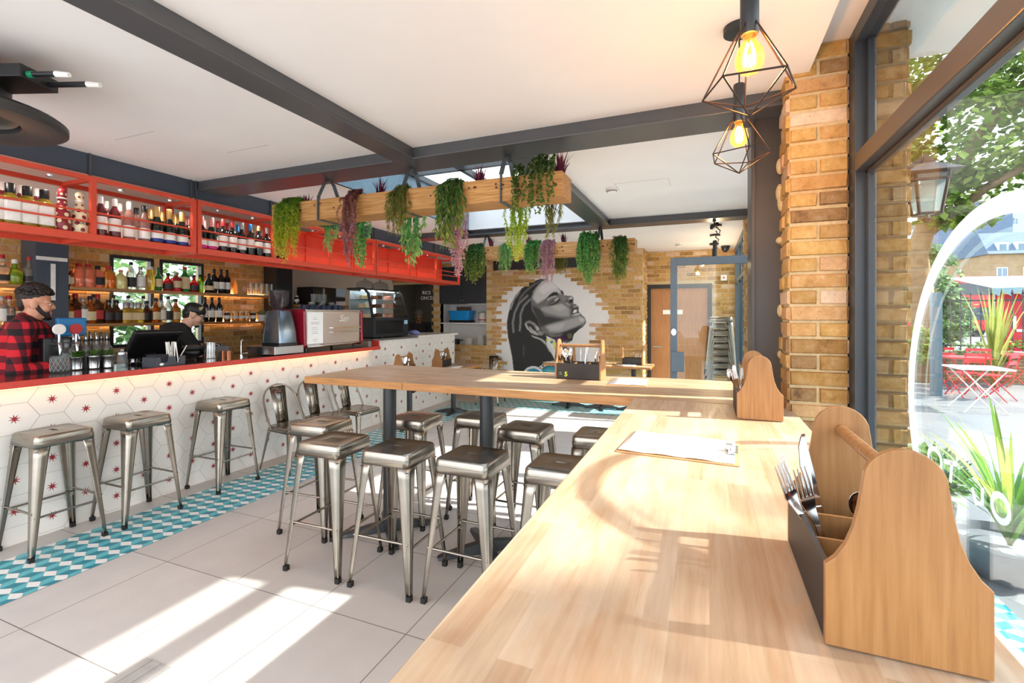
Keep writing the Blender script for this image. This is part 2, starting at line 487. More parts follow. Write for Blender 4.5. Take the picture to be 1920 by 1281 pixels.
# mural outline: rough edge that follows the brick courses
MC = (-2.70, 1.42)
def in_mural(x, z):
    dx = (x - MC[0]); dz = z - MC[1]
    t = math.atan2(dz, dx)
    rr = 1.03 + 0.045 * math.sin(5 * t + 1) + 0.035 * math.sin(11 * t)
    if dz < 0: return abs(dx + 0.07) < 0.90 + 0.06 * math.sin(z * 9)
    return (dx / rr) ** 2 + (dz / (0.90 * rr / 1.03)) ** 2 < 1
NX0, NX1 = -5.068, -4.015
KX1 = -5.221
def bw_skip(x, z, a0, a1):
    if x < KX1 and z < 2.22: return True
    if NX0 - 0.02 < x < NX1 and 0.96 < z < 2.56: return True
    return z > 0.2 and in_mural(x, z)
WB = MB()
brickwall(WB, 'x', 8.46, -1, -6.3, -1.02, 0, 2.74, bw_skip, 3)
brickwall(WB, 'y', -1.02, 1, 8.455, 9.05, 0, 2.74, None, 4)
for (a, b_, c, d_) in ((-6.3, KX1, 2.22, 2.74), (KX1, NX0, 0, 2.74), (NX0, NX1, 0, 0.96), (NX0, NX1, 2.55, 2.74), (NX1, -1.02, 0, 2.74)):
    WB.box(a, b_, 8.46, 8.60 if a > KX1 else 8.60, c, d_, 1)
WB.box(-1.16, -1.022, 8.6, 9.05, 0, 2.74, 1)
struct('wall_back', WB, [brick, mortar], attr=True)
# niche lined in white board
nb = MB()
nb.box(NX0, NX1, 8.90, 8.93, 0.96, 1.80); nb.box(NX0 - .03, NX0, 8.47, 8.93, 0.96, 1.80); nb.box(NX1, NX1 + .03, 8.601, 8.93, 0.96, 1.80)
nb.box(NX0, NX1, 8.47, 8.93, 0.94, 0.965); nb.box(NX0, NX1, 8.47, 8.93, 1.395, 1.415)
struct('wall_niche', nb, white_paint)
DB = MB()
DX0, DX1, DZ = -1.02, 0.087, 2.128
brickwall(DB, 'x', 9.05, -1, -1.02, 0.5, 0, 2.74, lambda x, z, a0, a1: DX0 - .03 < x < DX1 + .03 and z < DZ + 0.02, 6)
for q in ((-1.02, DX0, 0, 2.74), (DX1, 0.6, 0, 2.74), (DX0, DX1, DZ, 2.74)): DB.box(q[0], q[1], 9.05, 9.2, q[2], q[3], 1)
struct('wall_far', DB, [brick, mortar], attr=True)
# timber door in a dark frame
dr = bpy.data.objects.new('door_1', None); COL.objects.link(dr); dr['kind'] = 'structure'; dr.location = (DX0, 9.05, 0)
W = DX1 - DX0
mb = MB(); mb.box(0.07, W - 0.07, 0.02, 0.06, 0.01, DZ - 0.07); mb.build('door_leaf', door_wood, dr)
mb = MB(); mb.box(0, 0.07, -0.02, 0.08, 0, DZ); mb.box(W - 0.07, W, -0.02, 0.08, 0, DZ); mb.box(0.07, W - 0.07, -0.02, 0.08, DZ - 0.07, DZ); mb.build('door_frame', M('door_frame_black', (46, 44, 44), .5), dr)
mb = MB(); mb.box(0.28, 0.62, 0.005, 0.02, 1.585, 1.665); mb.build('white_plate', paper, dr)  # small white plate on the door leaf
mb = MB(); mb.tube([(0.12, -0.05, 1.0), (0.26, -0.05, 1.0)], 0.01, 8); mb.tube([(0.12, 0.02, 1.0), (0.12, -0.05, 1.0)], 0.01, 8); mb.build('door_handle', stainless, dr)

# wall behind the bar
LB = MB()
WIN = ((3.24, 3.70), (3.77, 4.32)); WZ0, WZ1 = 1.20, 2.26
brickwall(LB, 'y', -6.25, 1, 0.3, 5.6, 0.6, 2.62, lambda y, z, a0, a1: WZ0 - .02 < z < WZ1 + .02 and any(a - .06 < y < b_ + .06 for a, b_ in WIN), 9)
for q in ((-1.2, 5.6, 0, WZ0), (-1.2, 5.6, WZ1, 2.74), (-1.2, WIN[0][0], WZ0, WZ1), (WIN[0][1], WIN[1][0], WZ0, WZ1), (WIN[1][1], 5.6, WZ0, WZ1)): LB.box(-6.4, -6.25, q[0], q[1], q[2], q[3], 1)
for k, (a, b_) in enumerate(WIN):
    w_ = bpy.data.objects.new('window_%d' % (4 + k), None); COL.objects.link(w_); w_['kind'] = 'structure'; w_.location = (-6.25, (a + b_) / 2, 0)
    h_ = (b_ - a) / 2; mb = MB()
    for q in ((-h_, -h_ + .035, WZ0, WZ1), (h_ - .035, h_, WZ0, WZ1), (-h_ + .035, h_ - .035, WZ0, WZ0 + .035), (-h_ + .035, h_ - .035, WZ1 - .035, WZ1)): mb.box(-.05, .012, *q)
    mb.build('window_frame', black_steel, w_)
    mb = MB(); mb.box(-.022, -.018, -h_ + .03, h_ - .03, WZ0 + .03, WZ1 - .03); mb.build('pane', clear_glass, w_)
struct('wall_left', LB, [brick, mortar], attr=True)
lw = MB(); lw.box(-6.4, -6.25, 5.6, 8.46, 0, 2.74); lw.box(-7.2, -6.4, 8.6, 8.7, 0, 2.74); lw.box(-7.2, -6.4, 8.46, 8.6, 0, 2.74)
struct('wall_bar_side', lw, cream_paint)
kt = MB(); kt.box(-7.2, -4.7, 10.6, 10.7, 0, 2.74); kt.box(-7.2, -7.1, 8.6, 10.7, 0, 2.74); kt.box(-4.8, -4.7, 8.95, 10.6, 0, 2.74); kt.box(-7.2, -4.7, 8.6, 10.7, 2.74, 2.8)
struct('wall_kitchen', kt, M('kitchen_tile', (112, 104, 90), 0.5))

# ceilings, plus an added block on the roof
C = MB(); CZ = 2.73
for q in ((-4.08, 0.45, -1.4, 3.0), (-1.2, 0.45, 3.0, 5.75), (-4.08, -3.0, 3.0, 5.75), (-4.08, 0.45, 5.75, 9.2)):
    C.box(q[0], q[1], q[2], q[3], CZ, CZ + 0.3)
C.box(0.45, 0.70, -1.4, 9.2, 2.86, CZ + 0.3)
C.box(-6.4, -4.10, -1.4, 8.46, 2.62, CZ + 0.3)
C.box(-1.12, 0.70, -1.4, 9.2, CZ + 0.301, CZ + 2.4)  # unseen upper storey, added to block sun from the skylight
struct('ceiling', C, M('ceiling_plaster', (236, 232, 230), 0.8, 0, 0.02, 2.5))  # real ceilings and the added sun-blocking block in one object
hl = MB()
for (x0, x1, y0, y1) in ((-3.6, -3.2, 1.9, 1.903), (-3.15, -2.75, 2.35, 2.353), (-0.75, -0.3, 4.2, 4.203), (-0.75, -0.747, 4.2, 4.45), (-0.3, -0.297, 4.2, 4.45)):
    hl.box(x0, x1, y0, y1, CZ - 0.0006, CZ + 0.01)
struct('trim_3', hl, M('hatch_line', (150, 146, 144), .7))
# slate fascia over the bar
fa = MB(); fa.box(-4.10, -4.08, -1.4, 8.46, 2.585, CZ)
struct('trim_4', fa, slate)
# steel beams: wide bottom flange and recessed web
def hbeam(name, axis, c, a0, a1, zb=2.65, w=0.27, top=2.75, tf=0.016, web=0.20):
    mb = MB()
    def bx(p0, p1, q0, q1, z0, z1):
        mb.box(p0, p1, q0, q1, z0, z1) if axis == 'y' else mb.box(q0, q1, p0, p1, z0, z1)
    bx(c - w / 2, c + w / 2, a0, a1, zb, zb + tf)
    bx(c - web / 2, c + web / 2, a0, a1, zb + tf, top)
    o = struct(name, mb, steel_dark); bevel(o, 0.004, 2)
    return o
hbeam('beam_cross', 'x', 2.895, -4.08, 0.40, w=0.275, web=0.255)
hbeam('beam_long', 'y', -1.95, -1.4, 2.76, w=0.165, web=0.155)
hbeam('beam_long', 'y', -1.185, 3.033, 5.72, w=0.21, web=0.19)
b4 = hbeam('beam_cross', 'x', 5.84, -4.08, 0.42, w=0.24, web=0.03, top=2.99)
wb = MB(); wb.box(-4.08, -3.0, 5.73, 5.95, 2.666, 2.75); wb.box(-1.08, 0.42, 5.73, 5.95, 2.666, 2.75); struct('trim_5', wb, steel_dark)
bb = MB(); bb.box(-3.851, -1.789, 8.425, 8.449, 2.44, 2.66)
tag(bevel(bb.build('wall_panel', black_steel), .003), 'long black panel high on the brick wall above the mural', 'panel')
bo = MB()
for bx in (-1.45, -1.60):
    for bz in (2.80, 2.88): bo.lathe([(0.018, 0), (0.018, 0.014), (0.010, 0.02)], 6, (0, 0, 0), M=Matrix.Translation((bx, 5.826, bz)) @ Matrix.Rotation(PI / 2, 4, 'X'))
struct('trim_6', bo, steel_dark)
# skylight: upstands, glazing bars, panes
sk = bpy.data.objects.new('window_2', None); COL.objects.link(sk); sk['kind'] = 'structure'; sk.location = (-2.15, 4.4, 2.73)
mb = MB()
mb.box(-0.87, -0.84, -1.38, 1.36, 0.0, 0.42); mb.box(0.95, 0.98, -1.38, 1.36, 0.0, 0.42); mb.box(-0.87, 0.98, -1.41, -1.38, 0, 0.42); mb.box(-0.87, 0.98, 1.43, 1.46, 0, 0.42)
mb.build('upstand', M('skylight_blue', (120, 146, 160), .5), sk)
mb = MB()
for x in (-0.84, -0.23, 0.36, 0.95): mb.box(x - 0.025, x + 0.025, -1.38, 1.44, 0.36, 0.42)
for y in (-1.38, 0.0, 1.42): mb.box(-0.84, 0.95, y - 0.025, y + 0.025, 0.36, 0.42)
mb.build('glazing_bar', steel_dark, sk)
mb = MB(); mb.box(-0.84, 0.95, -1.38, 1.42, 0.425, 0.431); mb.build('pane', clear_glass, sk)

# right-hand side: brick pillar, steel column, glazing
def pink(q, r):
    return 0.02 + 0.9 * (q ** 0.85) if r.random() > .1 else 0.98
PB = MB()
def pillar(mb, x0, x1, y0, y1, z0, z1, seed):
    r = random.Random(seed); bh = (z1 - z0) / round((z1 - z0) / 0.0765); z = z0; k = 0
    mb.box(x0 + 0.004, x1 - 0.004, y0 + 0.004, y1, z0, z1, 1)
    while z < z1 - 0.01:
        cuts = [x0, (x0 + x1) / 2, x1] if k % 2 else [x0, x1]
        for a, b_ in zip(cuts[:-1], cuts[1:]):
            brickwall(mb, 'x', y0 + 0.004, -1, a, b_, z, z + bh, None, r.randint(0, 9999), BL=b_ - a, BH=bh, prot=0.012, jit=0.004, bond=0, vmap=pink)
        for yy in ((y0, (y0 + y1) / 2, y1) if k % 2 == 0 else (y0, y1)), :
            for a, b_ in zip(yy[:-1], yy[1:]):
                for xs, sg in ((x0 + 0.004, -1), (x1 - 0.004, 1)):
                    brickwall(mb, 'y', xs, sg, a, b_, z, z + bh, None, r.randint(0, 9999), BL=b_ - a, BH=bh, prot=0.010 + r.uniform(0, .006), jit=0.005, bond=0, vmap=pink)
        z += bh; k += 1
pillar(PB, 0.366, 0.608, 2.62, 2.86, 0, 2.86, 21)
rr = random.Random(5)
for zz in (2.36, 2.22, 2.17, 1.97, 1.60, 1.37):   # mortar squeezed out of the left joint
    PB.ball((0.362 - rr.uniform(0.0, 0.006), 2.845, zz), (0.014 + rr.uniform(0, .008), 0.03, rr.uniform(0.015, 0.05)), 9, 7, 1)
struct('column_brick', PB, [M_ for M_ in (brick, mortar)], attr=True)
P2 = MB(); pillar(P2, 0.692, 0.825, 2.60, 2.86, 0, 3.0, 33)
struct('column_outside', P2, [brick_shaded, M('mortar_shaded', (96, 84, 66), .95, 0, .12, 40)], attr=True)  # outer pier: shade is painted into brick and mortar tones
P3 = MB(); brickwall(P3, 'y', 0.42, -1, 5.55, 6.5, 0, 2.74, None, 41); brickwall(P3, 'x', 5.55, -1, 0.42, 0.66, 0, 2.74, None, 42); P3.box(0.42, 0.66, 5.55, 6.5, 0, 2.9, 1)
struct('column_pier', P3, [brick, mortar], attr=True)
sc_ = MB(); sc_.box(0.225, 0.243, 2.90, 3.15, 0, 2.74); sc_.box(0.243, 0.40, 2.93, 3.12, 0, 2.74)
bevel(struct('column_steel', sc_, M('steel_brown', (58, 52, 50), 0.4, 0, .06, 6, spec=.6)), 0.003)

# front window running along the right
w1 = bpy.data.objects.new('window_1', None); COL.objects.link(w1); w1['kind'] = 'structure'; w1.location = (0.65, 0, 0)
mb = MB()
mb.box(-0.04, 0.041, 2.535, 2.66, 0, 2.86); mb.box(-0.04, 0.04, -1.4, 2.535, 2.79, 2.86); mb.box(-0.04, 0.04, -1.4, 2.535, 0, 0.09)
mb.box(0.0, 0.03, 2.50, 2.535, 0.09, 2.79)
bevel(mb.build('window_frame', frame_grey, w1), 0.004)
mb = MB(); mb.box(-0.04, 0.04, -1.4, 2.535, 2.215, 2.295); mb.box(0.0, 0.03, -1.4, 2.535, 2.195, 2.215); mb.box(0.0, 0.03, -1.4, 2.535, 2.295, 2.31)
bevel(mb.build('transom', M('transom_paint', (74, 70, 70), .35, 0, .06, 5, spec=.6), w1), 0.004)
mb = MB(); mb.box(-0.003, 0.003, -1.4, 2.52, 0.09, 2.2); mb.build('pane', clear_glass, w1)
mb = MB(); mb.box(-0.003, 0.003, -1.4, 2.52, 2.3, 2.79); mb.build('pane', clear_glass, w1)
decal = glassmat('frosted_decal', (226, 230, 230), body=0.62)
decal_reflection = glassmat('painted_decal_reflection', (240, 250, 252), body=0.14)  # pale tone for the imitated reflection of the sticker
def ring(r0, r1, cy_, cz, x, mat, name):
    mb = MB(); n = 72
    L1 = [(x, cy_ + r0 * math.cos(2 * PI * k / n), cz + r0 * math.sin(2 * PI * k / n)) for k in range(n)]
    L2 = [(x, cy_ + r1 * math.cos(2 * PI * k / n), cz + r1 * math.sin(2 * PI * k / n)) for k in range(n)]
    mb.loft([L1, L2]); return mb.build(name, mat, w1)
ring(0.495, 0.545, 1.49, 1.32, -0.006, decal, 'sticker_and_reflection')
ring(0.45, 0.465, 1.47, 1.32, 0.006, decal_reflection, 'sticker_and_reflection')  # second ring painted as the sticker's reflection in the double glazing
def stroke(pts, name='sticker_letter', w=0.016):
    mb = MB(); mb.tube([(-0.006, p[0], p[1]) for p in pts], w / 2, 6, flat=1.0)
    mb.v = [(-0.006 + (v[0] + 0.006) * 0.1, v[1], v[2]) for v in mb.v]
    return mb.build(name, decal, w1)
def oval(cy_, cz, ry, rz): return [(cy_ + ry * math.cos(2 * PI * k / 20), cz + rz * math.sin(2 * PI * k / 20)) for k in range(21)]
stroke(oval(1.83, 1.138, 0.045, 0.032))
stroke([(1.77, 1.15), (1.69, 1.163)])
stroke([(1.72, 1.163), (1.73, 1.101)])
stroke([(1.61, 1.126), (1.59, 1.092), (1.56, 1.103), (1.56, 1.143)])
stroke(oval(1.48, 1.121, 0.036, 0.030))
# glazed side beyond the steel column
w3 = bpy.data.objects.new('window_3', None); COL.objects.link(w3); w3['kind'] = 'structure'; w3.location = (0.48, 0, 0)
mb = MB()
for y in (3.2, 3.75, 4.66, 5.52, 6.52, 7.35, 8.2, 9.02): mb.box(-0.03, 0.05, y - 0.03, y + 0.03, 0, 2.74)
for a, b_ in ((3.2, 3.75), (3.75, 4.66), (4.66, 5.52), (6.52, 9.02)): mb.box(-0.03, 0.05, a, b_, 2.64, 2.9); mb.box(-0.03, 0.05, a, b_, 2.1, 2.16)
for a, b_ in ((3.2, 3.75), (4.66, 5.52), (6.52, 9.02)): mb.box(-0.03, 0.05, a, b_, 0, 0.08)
mb.build('window_frame', M('entrance_frame', (60, 80, 94), 0.4, 0, .05, 5), w3)
mb = MB()
for a, b_ in ((3.2, 3.75), (4.66, 5.52), (6.52, 9.02)): mb.box(0.0, 0.005, a, b_, 0.08, 2.1); mb.box(0.0, 0.005, a, b_, 2.16, 2.64)
mb.build('pane', clear_glass, w3)
# open glass door standing into the room
d2 = bpy.data.objects.new('door_2', None); COL.objects.link(d2); d2['kind'] = 'structure'; d2.location = (0.45, 4.63, 0); d2.rotation_euler = (0, 0, math.radians(2))
mb = MB(); mb.box(-0.76, -0.70, -0.022, 0.022, 0.01, 2.10); mb.box(-0.06, 0.0, -0.022, 0.022, 0.01, 2.10); mb.box(-0.70, -0.06, -0.022, 0.022, 2.03, 2.10); mb.box(-0.70, -0.06, -0.022, 0.022, 0.01, 0.09)
bevel(mb.build('door_frame', teal_frame, d2), 0.003)
mb = MB(); mb.box(-0.70, -0.06, -0.004, 0.004, 0.09, 2.03); mb.build('pane', clear_glass, d2)
mb = MB(); mb.box(-0.755, -0.64, -0.05, -0.022, 1.06, 1.24); bevel(mb.build('lock_box', teal_frame, d2), 0.004)
mb = MB(); mb.lathe([(0.022, 0), (0.022, 0.012)], 14, M=Matrix.Translation((-0.73, -0.022, 1.42)) @ Matrix.Rotation(PI / 2, 4, 'X') @ Matrix.Diagonal((1, 1.4, 1, 1))); mb.build('keyhole', chrome, d2)

# ------------------------------------------------ mural painting on the back wall
def mural():
    nx, nz = 250, 216
    x0, x1, z0, z1 = -3.86, -1.60, 0.18, 2.38
    xs = np.linspace(x0, x1, nx); zs = np.linspace(z0, z1, nz)
    Xg, Zg = np.meshgrid(xs, zs)
    # design coordinates of the painting on the flat wall
    w = 0.37944 * -Xg + 7.82732
    U = ((0.92522 * Xg + 3.21008) / w * 890 + 960 - 930) * 6.741
    V = (590 - (Zg - 1.58) / w * 890 - 510) * 6.741
    g = np.full((nz, nx, 3), 0.80); 
    def inside(pts):
        P = np.array(pts, float); ins = np.zeros(U.shape, bool); n = len(P)
        for i in range(n):
            xa, ya = P[i]; xb, yb = P[(i + 1) % n]
            if ya == yb: continue
            c_ = ((ya > V) != (yb > V)) & (U < (xb - xa) * (V - ya) / (yb - ya) + xa)
            ins ^= c_
        return ins.astype(float)
    def blur(m, k):
        for _ in range(k):
            m = (np.roll(m, 1, 0) + np.roll(m, -1, 0) + np.roll(m, 1, 1) + np.roll(m, -1, 1) + 2 * m) / 6
        return m
    def put(mask, val):
        v = np.array(val if isinstance(val, tuple) else (val,) * 3, float)
        g[:] = g * (1 - mask[..., None]) + v * mask[..., None]
    def poly(pts, val, soft=1, op=1.0, clip=None):
        m = blur(inside(pts), soft) * op
        if clip is not None: m = m * clip
        put(m, val)
    def stroke_(pts, wd, val, soft=1, op=1.0, clip=None):
        m = np.zeros(U.shape)
        for (a, b_), (c_, d_) in zip(pts[:-1], pts[1:]):
            dx, dy = c_ - a, d_ - b_; t = np.clip(((U - a) * dx + (V - b_) * dy) / (dx * dx + dy * dy + 1e-6), 0, 1)
            m = np.maximum(m, (np.hypot(U - a - t * dx, V - b_ - t * dy) < wd).astype(float))
        m = blur(m, soft) * op
        if clip is not None: m = m * clip
        put(m, val)
    hair = [(645, 92), (560, 88), (430, 130), (330, 205), (250, 290), (190, 400), (158, 520), (135, 650), (150, 820), (180, 960), (205, 1090), (228, 1300), (250, 1700), (800, 1700), (800, 1230), (720, 1060), (640, 930), (640, 820), (560, 700), (520, 500), (480, 300), (560, 170)]
    poly(hair, 0.028, 1)
    face = [(645, 92), (720, 130), (780, 190), (830, 240), (862, 292), (900, 300), (958, 298), (985, 325), (978, 372), (985, 405), (1010, 410), (1042, 440), (1044, 492), (1072, 530), (1130, 585), (1142, 640), (1105, 692), (1030, 745), (985, 790), (965, 868), (900, 900), (740, 860), (620, 800), (560, 720), (520, 600), (450, 480), (440, 320), (500, 200), (580, 120)]
    fm = inside(face)
    put(fm, 0.16)
    def fp(pts, val, soft, op=1.0): poly(pts, val, soft, op, fm)
    fp([(645, 92), (740, 140), (800, 215), (860, 290), (760, 260), (640, 330), (520, 400), (460, 330), (520, 190), (580, 120)], 0.60, 7)
    fp([(645, 100), (720, 135), (790, 205), (700, 230), (600, 280), (540, 240), (580, 150)], 0.74, 6)
    fp([(610, 440), (860, 420), (930, 470), (930, 560), (800, 560), (640, 520), (540, 470)], 0.36, 8)
    fp([(680, 440), (830, 400), (900, 460), (800, 500)], 0.47, 7)
    fp([(450, 420), (560, 470), (620, 560), (820, 590), (900, 620), (700, 650), (560, 700), (500, 560)], 0.05, 7)
    fp([(560, 560), (760, 590), (700, 640), (580, 640)], 0.045, 6)
    fp([(620, 690), (760, 640), (960, 590), (1060, 560), (1130, 600), (1100, 660), (960, 720), (800, 770), (680, 760)], 0.36, 7)
    fp([(640, 690), (780, 660), (880, 640), (820, 730), (700, 740)], 0.48, 6)
    fp([(1050, 560), (1110, 590), (1120, 630), (1060, 620)], 0.55, 5)
    fp([(600, 780), (720, 800), (880, 750), (1010, 700), (1105, 660), (1030, 750), (960, 880), (740, 860), (620, 820)], 0.03, 5)
    fp([(640, 790), (760, 800), (860, 775), (800, 815), (700, 820)], 0.20, 4)
    # brows, eye
    poly([(606, 388), (640, 330), (690, 278), (735, 252), (775, 258), (795, 292), (750, 296), (690, 318), (640, 352)], 0.02, 1, 1, fm)
    fp([(640, 350), (700, 315), (770, 300), (800, 330), (780, 380), (690, 415), (625, 405)], 0.20, 3)
    fp([(650, 400), (720, 340), (790, 325), (760, 370), (700, 400)], 0.10, 3)
    poly([(628, 408), (700, 412), (760, 385), (800, 340), (808, 352), (770, 398), (705, 426)], 0.015, 1, 1, fm)
    stroke_([(650, 352), (700, 320), (760, 308)], 7, 0.62, 2, .8, fm)
    stroke_([(745, 360), (785, 335)], 7, 0.75, 1, .9, fm)
    poly([(812, 236), (838, 232), (862, 285), (842, 287), (822, 268)], 0.03, 1)
    # nose
    fp([(800, 290), (880, 310), (900, 330), (870, 400), (840, 360)], 0.22, 4)
    fp([(868, 370), (890, 420), (945, 415), (965, 385), (930, 345), (890, 345)], 0.12, 3)
    fp([(905, 345), (955, 310), (980, 335), (960, 350)], 0.62, 3)
    poly([(925, 358), (962, 338), (976, 372), (952, 385), (930, 398)], 0.012, 1)
    stroke_([(890, 395), (925, 415)], 9, 0.5, 2, .7, fm)
    fp([(930, 440), (990, 410), (1000, 430), (950, 480)], 0.08, 4)
    # mouth
    poly([(1002, 408), (1044, 440), (1044, 496), (1020, 472), (982, 480), (955, 542), (946, 528), (965, 462)], 0.06, 1)
    stroke_([(985, 440), (1025, 430)], 8, 0.55, 2, .8)
    poly([(955, 540), (975, 490), (1015, 470), (1042, 498), (1035, 522), (985, 540)], 0.012, 1)
    poly([(972, 520), (985, 488), (1012, 474), (1030, 494), (1015, 510)], 0.85, 1)
    poly([(955, 545), (1020, 520), (1070, 526), (1050, 545), (985, 562)], 0.35, 1)
    stroke_([(1000, 538), (1055, 528)], 6, 0.66, 1, .9)
    # ear
    poly([(362, 650), (385, 622), (430, 618), (490, 645), (525, 690), (560, 745), (604, 770), (590, 800), (520, 800), (450, 765), (395, 715)], 0.26, 1)
    poly([(385, 655), (425, 645), (470, 672), (500, 720), (540, 745), (520, 765), (470, 752), (420, 705)], 0.03, 1)
    stroke_([(372, 655), (395, 710), (450, 765), (520, 790)], 8, 0.6, 1, .9)
    stroke_([(430, 700), (470, 745), (500, 760)], 7, 0.62, 1, .9)
    stroke_([(510, 690), (540, 715), (515, 735)], 8, 0.66, 1, .9)
    # hair streaks
    for pts, wd, v_ in (([(300, 250), (225, 350), (185, 470)], 7, .5), ([(400, 300), (290, 400), (235, 520), (212, 650), (222, 760)], 11, .30), ([(430, 350), (350, 430), (310, 540), (310, 640), (300, 740)], 11, .30), ([(600, 100), (500, 150), (400, 220), (300, 330)], 7, .2), ([(480, 160), (360, 260), (280, 380)], 6, .16), ([(620, 130), (530, 190), (470, 260)], 6, .4), ([(350, 930), (352, 1070)], 5, .12)):
        stroke_(pts, wd, v_, 3, .85)
    for k in range(4): stroke_([(450 + 8 * k, 805 + 6 * k), (560 + 12 * k, 850 + 4 * k), (640 + 14 * k, 930), (680 + 14 * k, 1010)], 4, .6, 1, .8)
    # painted flowers at the neck and patterned yoke
    for (cx, cy_, r_, cc) in ((650, 860, 16, (.72, .72, .05)), (705, 885, 22, (.03, .25, .33)), (740, 905, 26, (.75, .76, .10)), (745, 960, 20, (.78, .78, .12)), (800, 870, 50, (.10, .03, .12)), (790, 930, 34, (.25, .12, .22)), (930, 810, 34, (.12, .13, .06)), (880, 830, 30, (.06, .01, .05)), (940, 1020, 30, (.7, .7, .15)), (860, 960, 40, (.25, .14, .24)), (700, 860, 14, (.75, .75, .1))):
        put(blur((np.hypot(U - cx, V - cy_) < r_).astype(float), 1), cc)
    def band(cx, cy_, r0, r1, cc): put(blur(((np.hypot(U - cx, V - cy_) < r1) & (np.hypot(U - cx, V - cy_) > r0) & (V > 1150)).astype(float), 0), cc)
    ang = np.arctan2(V - 1330, U - 690)
    band(690, 1330, 0, 215, (.02, .02, .02)); band(690, 1330, 150, 192, (.75, .77, .76)); band(690, 1330, 60, 140, (.05, .30, .42)); band(690, 1330, 92, 110, (.10, .42, .50)); band(690, 1330, 0, 60, (.45, .5, .12))
    put(((np.hypot(U - 690, V - 1330) > 158) & (np.hypot(U - 690, V - 1330) < 184) & (np.cos(ang * 26) > .3) & (V > 1150)).astype(float), (.02, .02, .02))
    put(((np.hypot(U - 690, V - 1330) > 62) & (np.hypot(U - 690, V - 1330) < 90) & (np.cos(ang * 34) > .2) & (V > 1150)).astype(float), (.35, .6, .62))
    band(470, 1330, 60, 130, (.05, .30, .42)); band(470, 1330, 110, 140, (.75, .77, .76)); 
    mb = MB()
    yy = 8.4585
    vs_ = [(float(Xg[j, i]), yy, float(Zg[j, i])) for j in range(nz) for i in range(nx)]
    fs_ = []
    for j in range(nz - 1):
        for i in range(nx - 1):
            xc = (xs[i] + xs[i + 1]) / 2; zc = (zs[j] + zs[j + 1]) / 2
            if any(in_mural(xc + q, zc) for q in (-.1, -.05, 0, .05, .1)) or zc < .3 and in_mural(xc, .3): fs_.append((j * nx + i, j * nx + i + 1, (j + 1) * nx + i + 1, (j + 1) * nx + i))
    mb.add(vs_, fs_)
    m, N, L, b = nt('mural_paint')
    at = N.new('ShaderNodeAttribute'); at.attribute_name = 'paint'
    n = noise_n(N, L, mapping(N, L), 40)
    L.new(mix(N, L, 0.12, at.outputs['Color'], ramp(N, L, n.outputs[0], [(.3, (.6, .6, .6, 1)), (.7, (1, 1, 1, 1))]), 'MULTIPLY'), b.inputs['Base Color'])
    b.inputs['Roughness'].default_value = 0.8; bump(N, L, b, n.outputs[0], .2, .003)
    o = mb.build('mural', m)
    at_ = o.data.attributes.new('paint', 'FLOAT_COLOR', 'POINT')
    arr = np.ones((nz * nx, 4)); arr[:, :3] = g.reshape(-1, 3)
    at_.data.foreach_set('color', arr.astype(np.float32).ravel())
    tag(o, 'black and white mural of a woman with head tilted back on the brick wall', 'mural')
mural()


# ================================================= the bar
def clip_poly(P, rect):
    x0, x1, y0, y1 = rect
    for ax, lim, less in ((0, x0, 0), (0, x1, 1), (1, y0, 0), (1, y1, 1)):
        o = []
        for i in range(len(P)):
            a, b = P[i], P[(i + 1) % len(P)]
            ia = a[ax] <= lim if less else a[ax] >= lim; ib = b[ax] <= lim if less else b[ax] >= lim
            if ia: o.append(a)
            if ia != ib:
                t = (lim - a[ax]) / (b[ax] - a[ax]); o.append((a[0] + t * (b[0] - a[0]), a[1] + t * (b[1] - a[1])))
        P = o
        if len(P) < 3: return None
    return P
bar = thing('bar_counter', 'long bar counter clad in white hexagon tiles with red stars and red edged top', 'bar counter', (-4.40, 0.9, 0))
mb = MB(); BX = 0.0
mb.box(-0.06, -0.001, 0, 4.57, 0, 1.09, 2); mb.box(-0.06, -0.001, 4.57, 6.97, 0, 1.20, 2)
mb.box(-0.66, -0.06, 6.93, 6.97, 0, 1.20, 2)
PY, PZ = 0.203, 0.2115
for i in range(-1, 36):
    yc = 1.719 - 0.9 - 4 * PY + i * PY
    for j in range(-1, 8):
        zc = 0.0155 + j * PZ + (0.106 if i % 2 else 0.0)
        g = 0.985
        hexa = [(yc + sx * g, zc + sz * g) for sx, sz in ((0.1353, 0), (0.0677, 0.1057), (-0.0677, 0.1057), (-0.1353, 0), (-0.0677, -0.1057), (0.0677, -0.1057))]
        st = [(yc + (0.036 if k % 2 == 0 else 0.0115) * math.cos(PI * k / 8 + .2), zc + (0.036 if k % 2 == 0 else 0.0115) * math.sin(PI * k / 8 + .2)) for k in range(16)]
        for rect in ((0.0, 4.57, 0.0, 1.09), (4.57, 6.97, 0.0, 1.20)):
            P = clip_poly(hexa, rect)
            if P: mb.add([(0.0025, p[0], p[1]) for p in P], [tuple(range(len(P)))], 0)
            P = clip_poly(st, rect)
            if P and len(P) == 16: mb.add([(0.0032, p[0], p[1]) for p in P] + [(0.0032, yc, zc)], [(k, (k + 1) % 16, 16) for k in range(16)], 1)
mb.build('tile_cladding', [M('hex_tile', (240, 236, 230), 0.32, 0, 0.03, 5), M('star_red', (158, 42, 50), 0.4), M('hex_grout', (206, 200, 192), 0.8)], bar)
mb = MB(); mb.box(-0.52, 0.13, -0.5, 4.57, 1.092, 1.132); bevel(mb.build('worktop', M('dark_worktop', (58, 48, 46), 0.16, 0, .1, 8, spec=.7), bar), 0.003)
mb = MB(); mb.box(0.131, 0.15, -0.5, 4.585, 1.088, 1.136); mb.box(-0.02, 0.131, 4.571, 4.585, 1.088, 1.215); bevel(mb.build('edge_strip', M('red_edge', (196, 62, 50), 0.35), bar), 0.003)
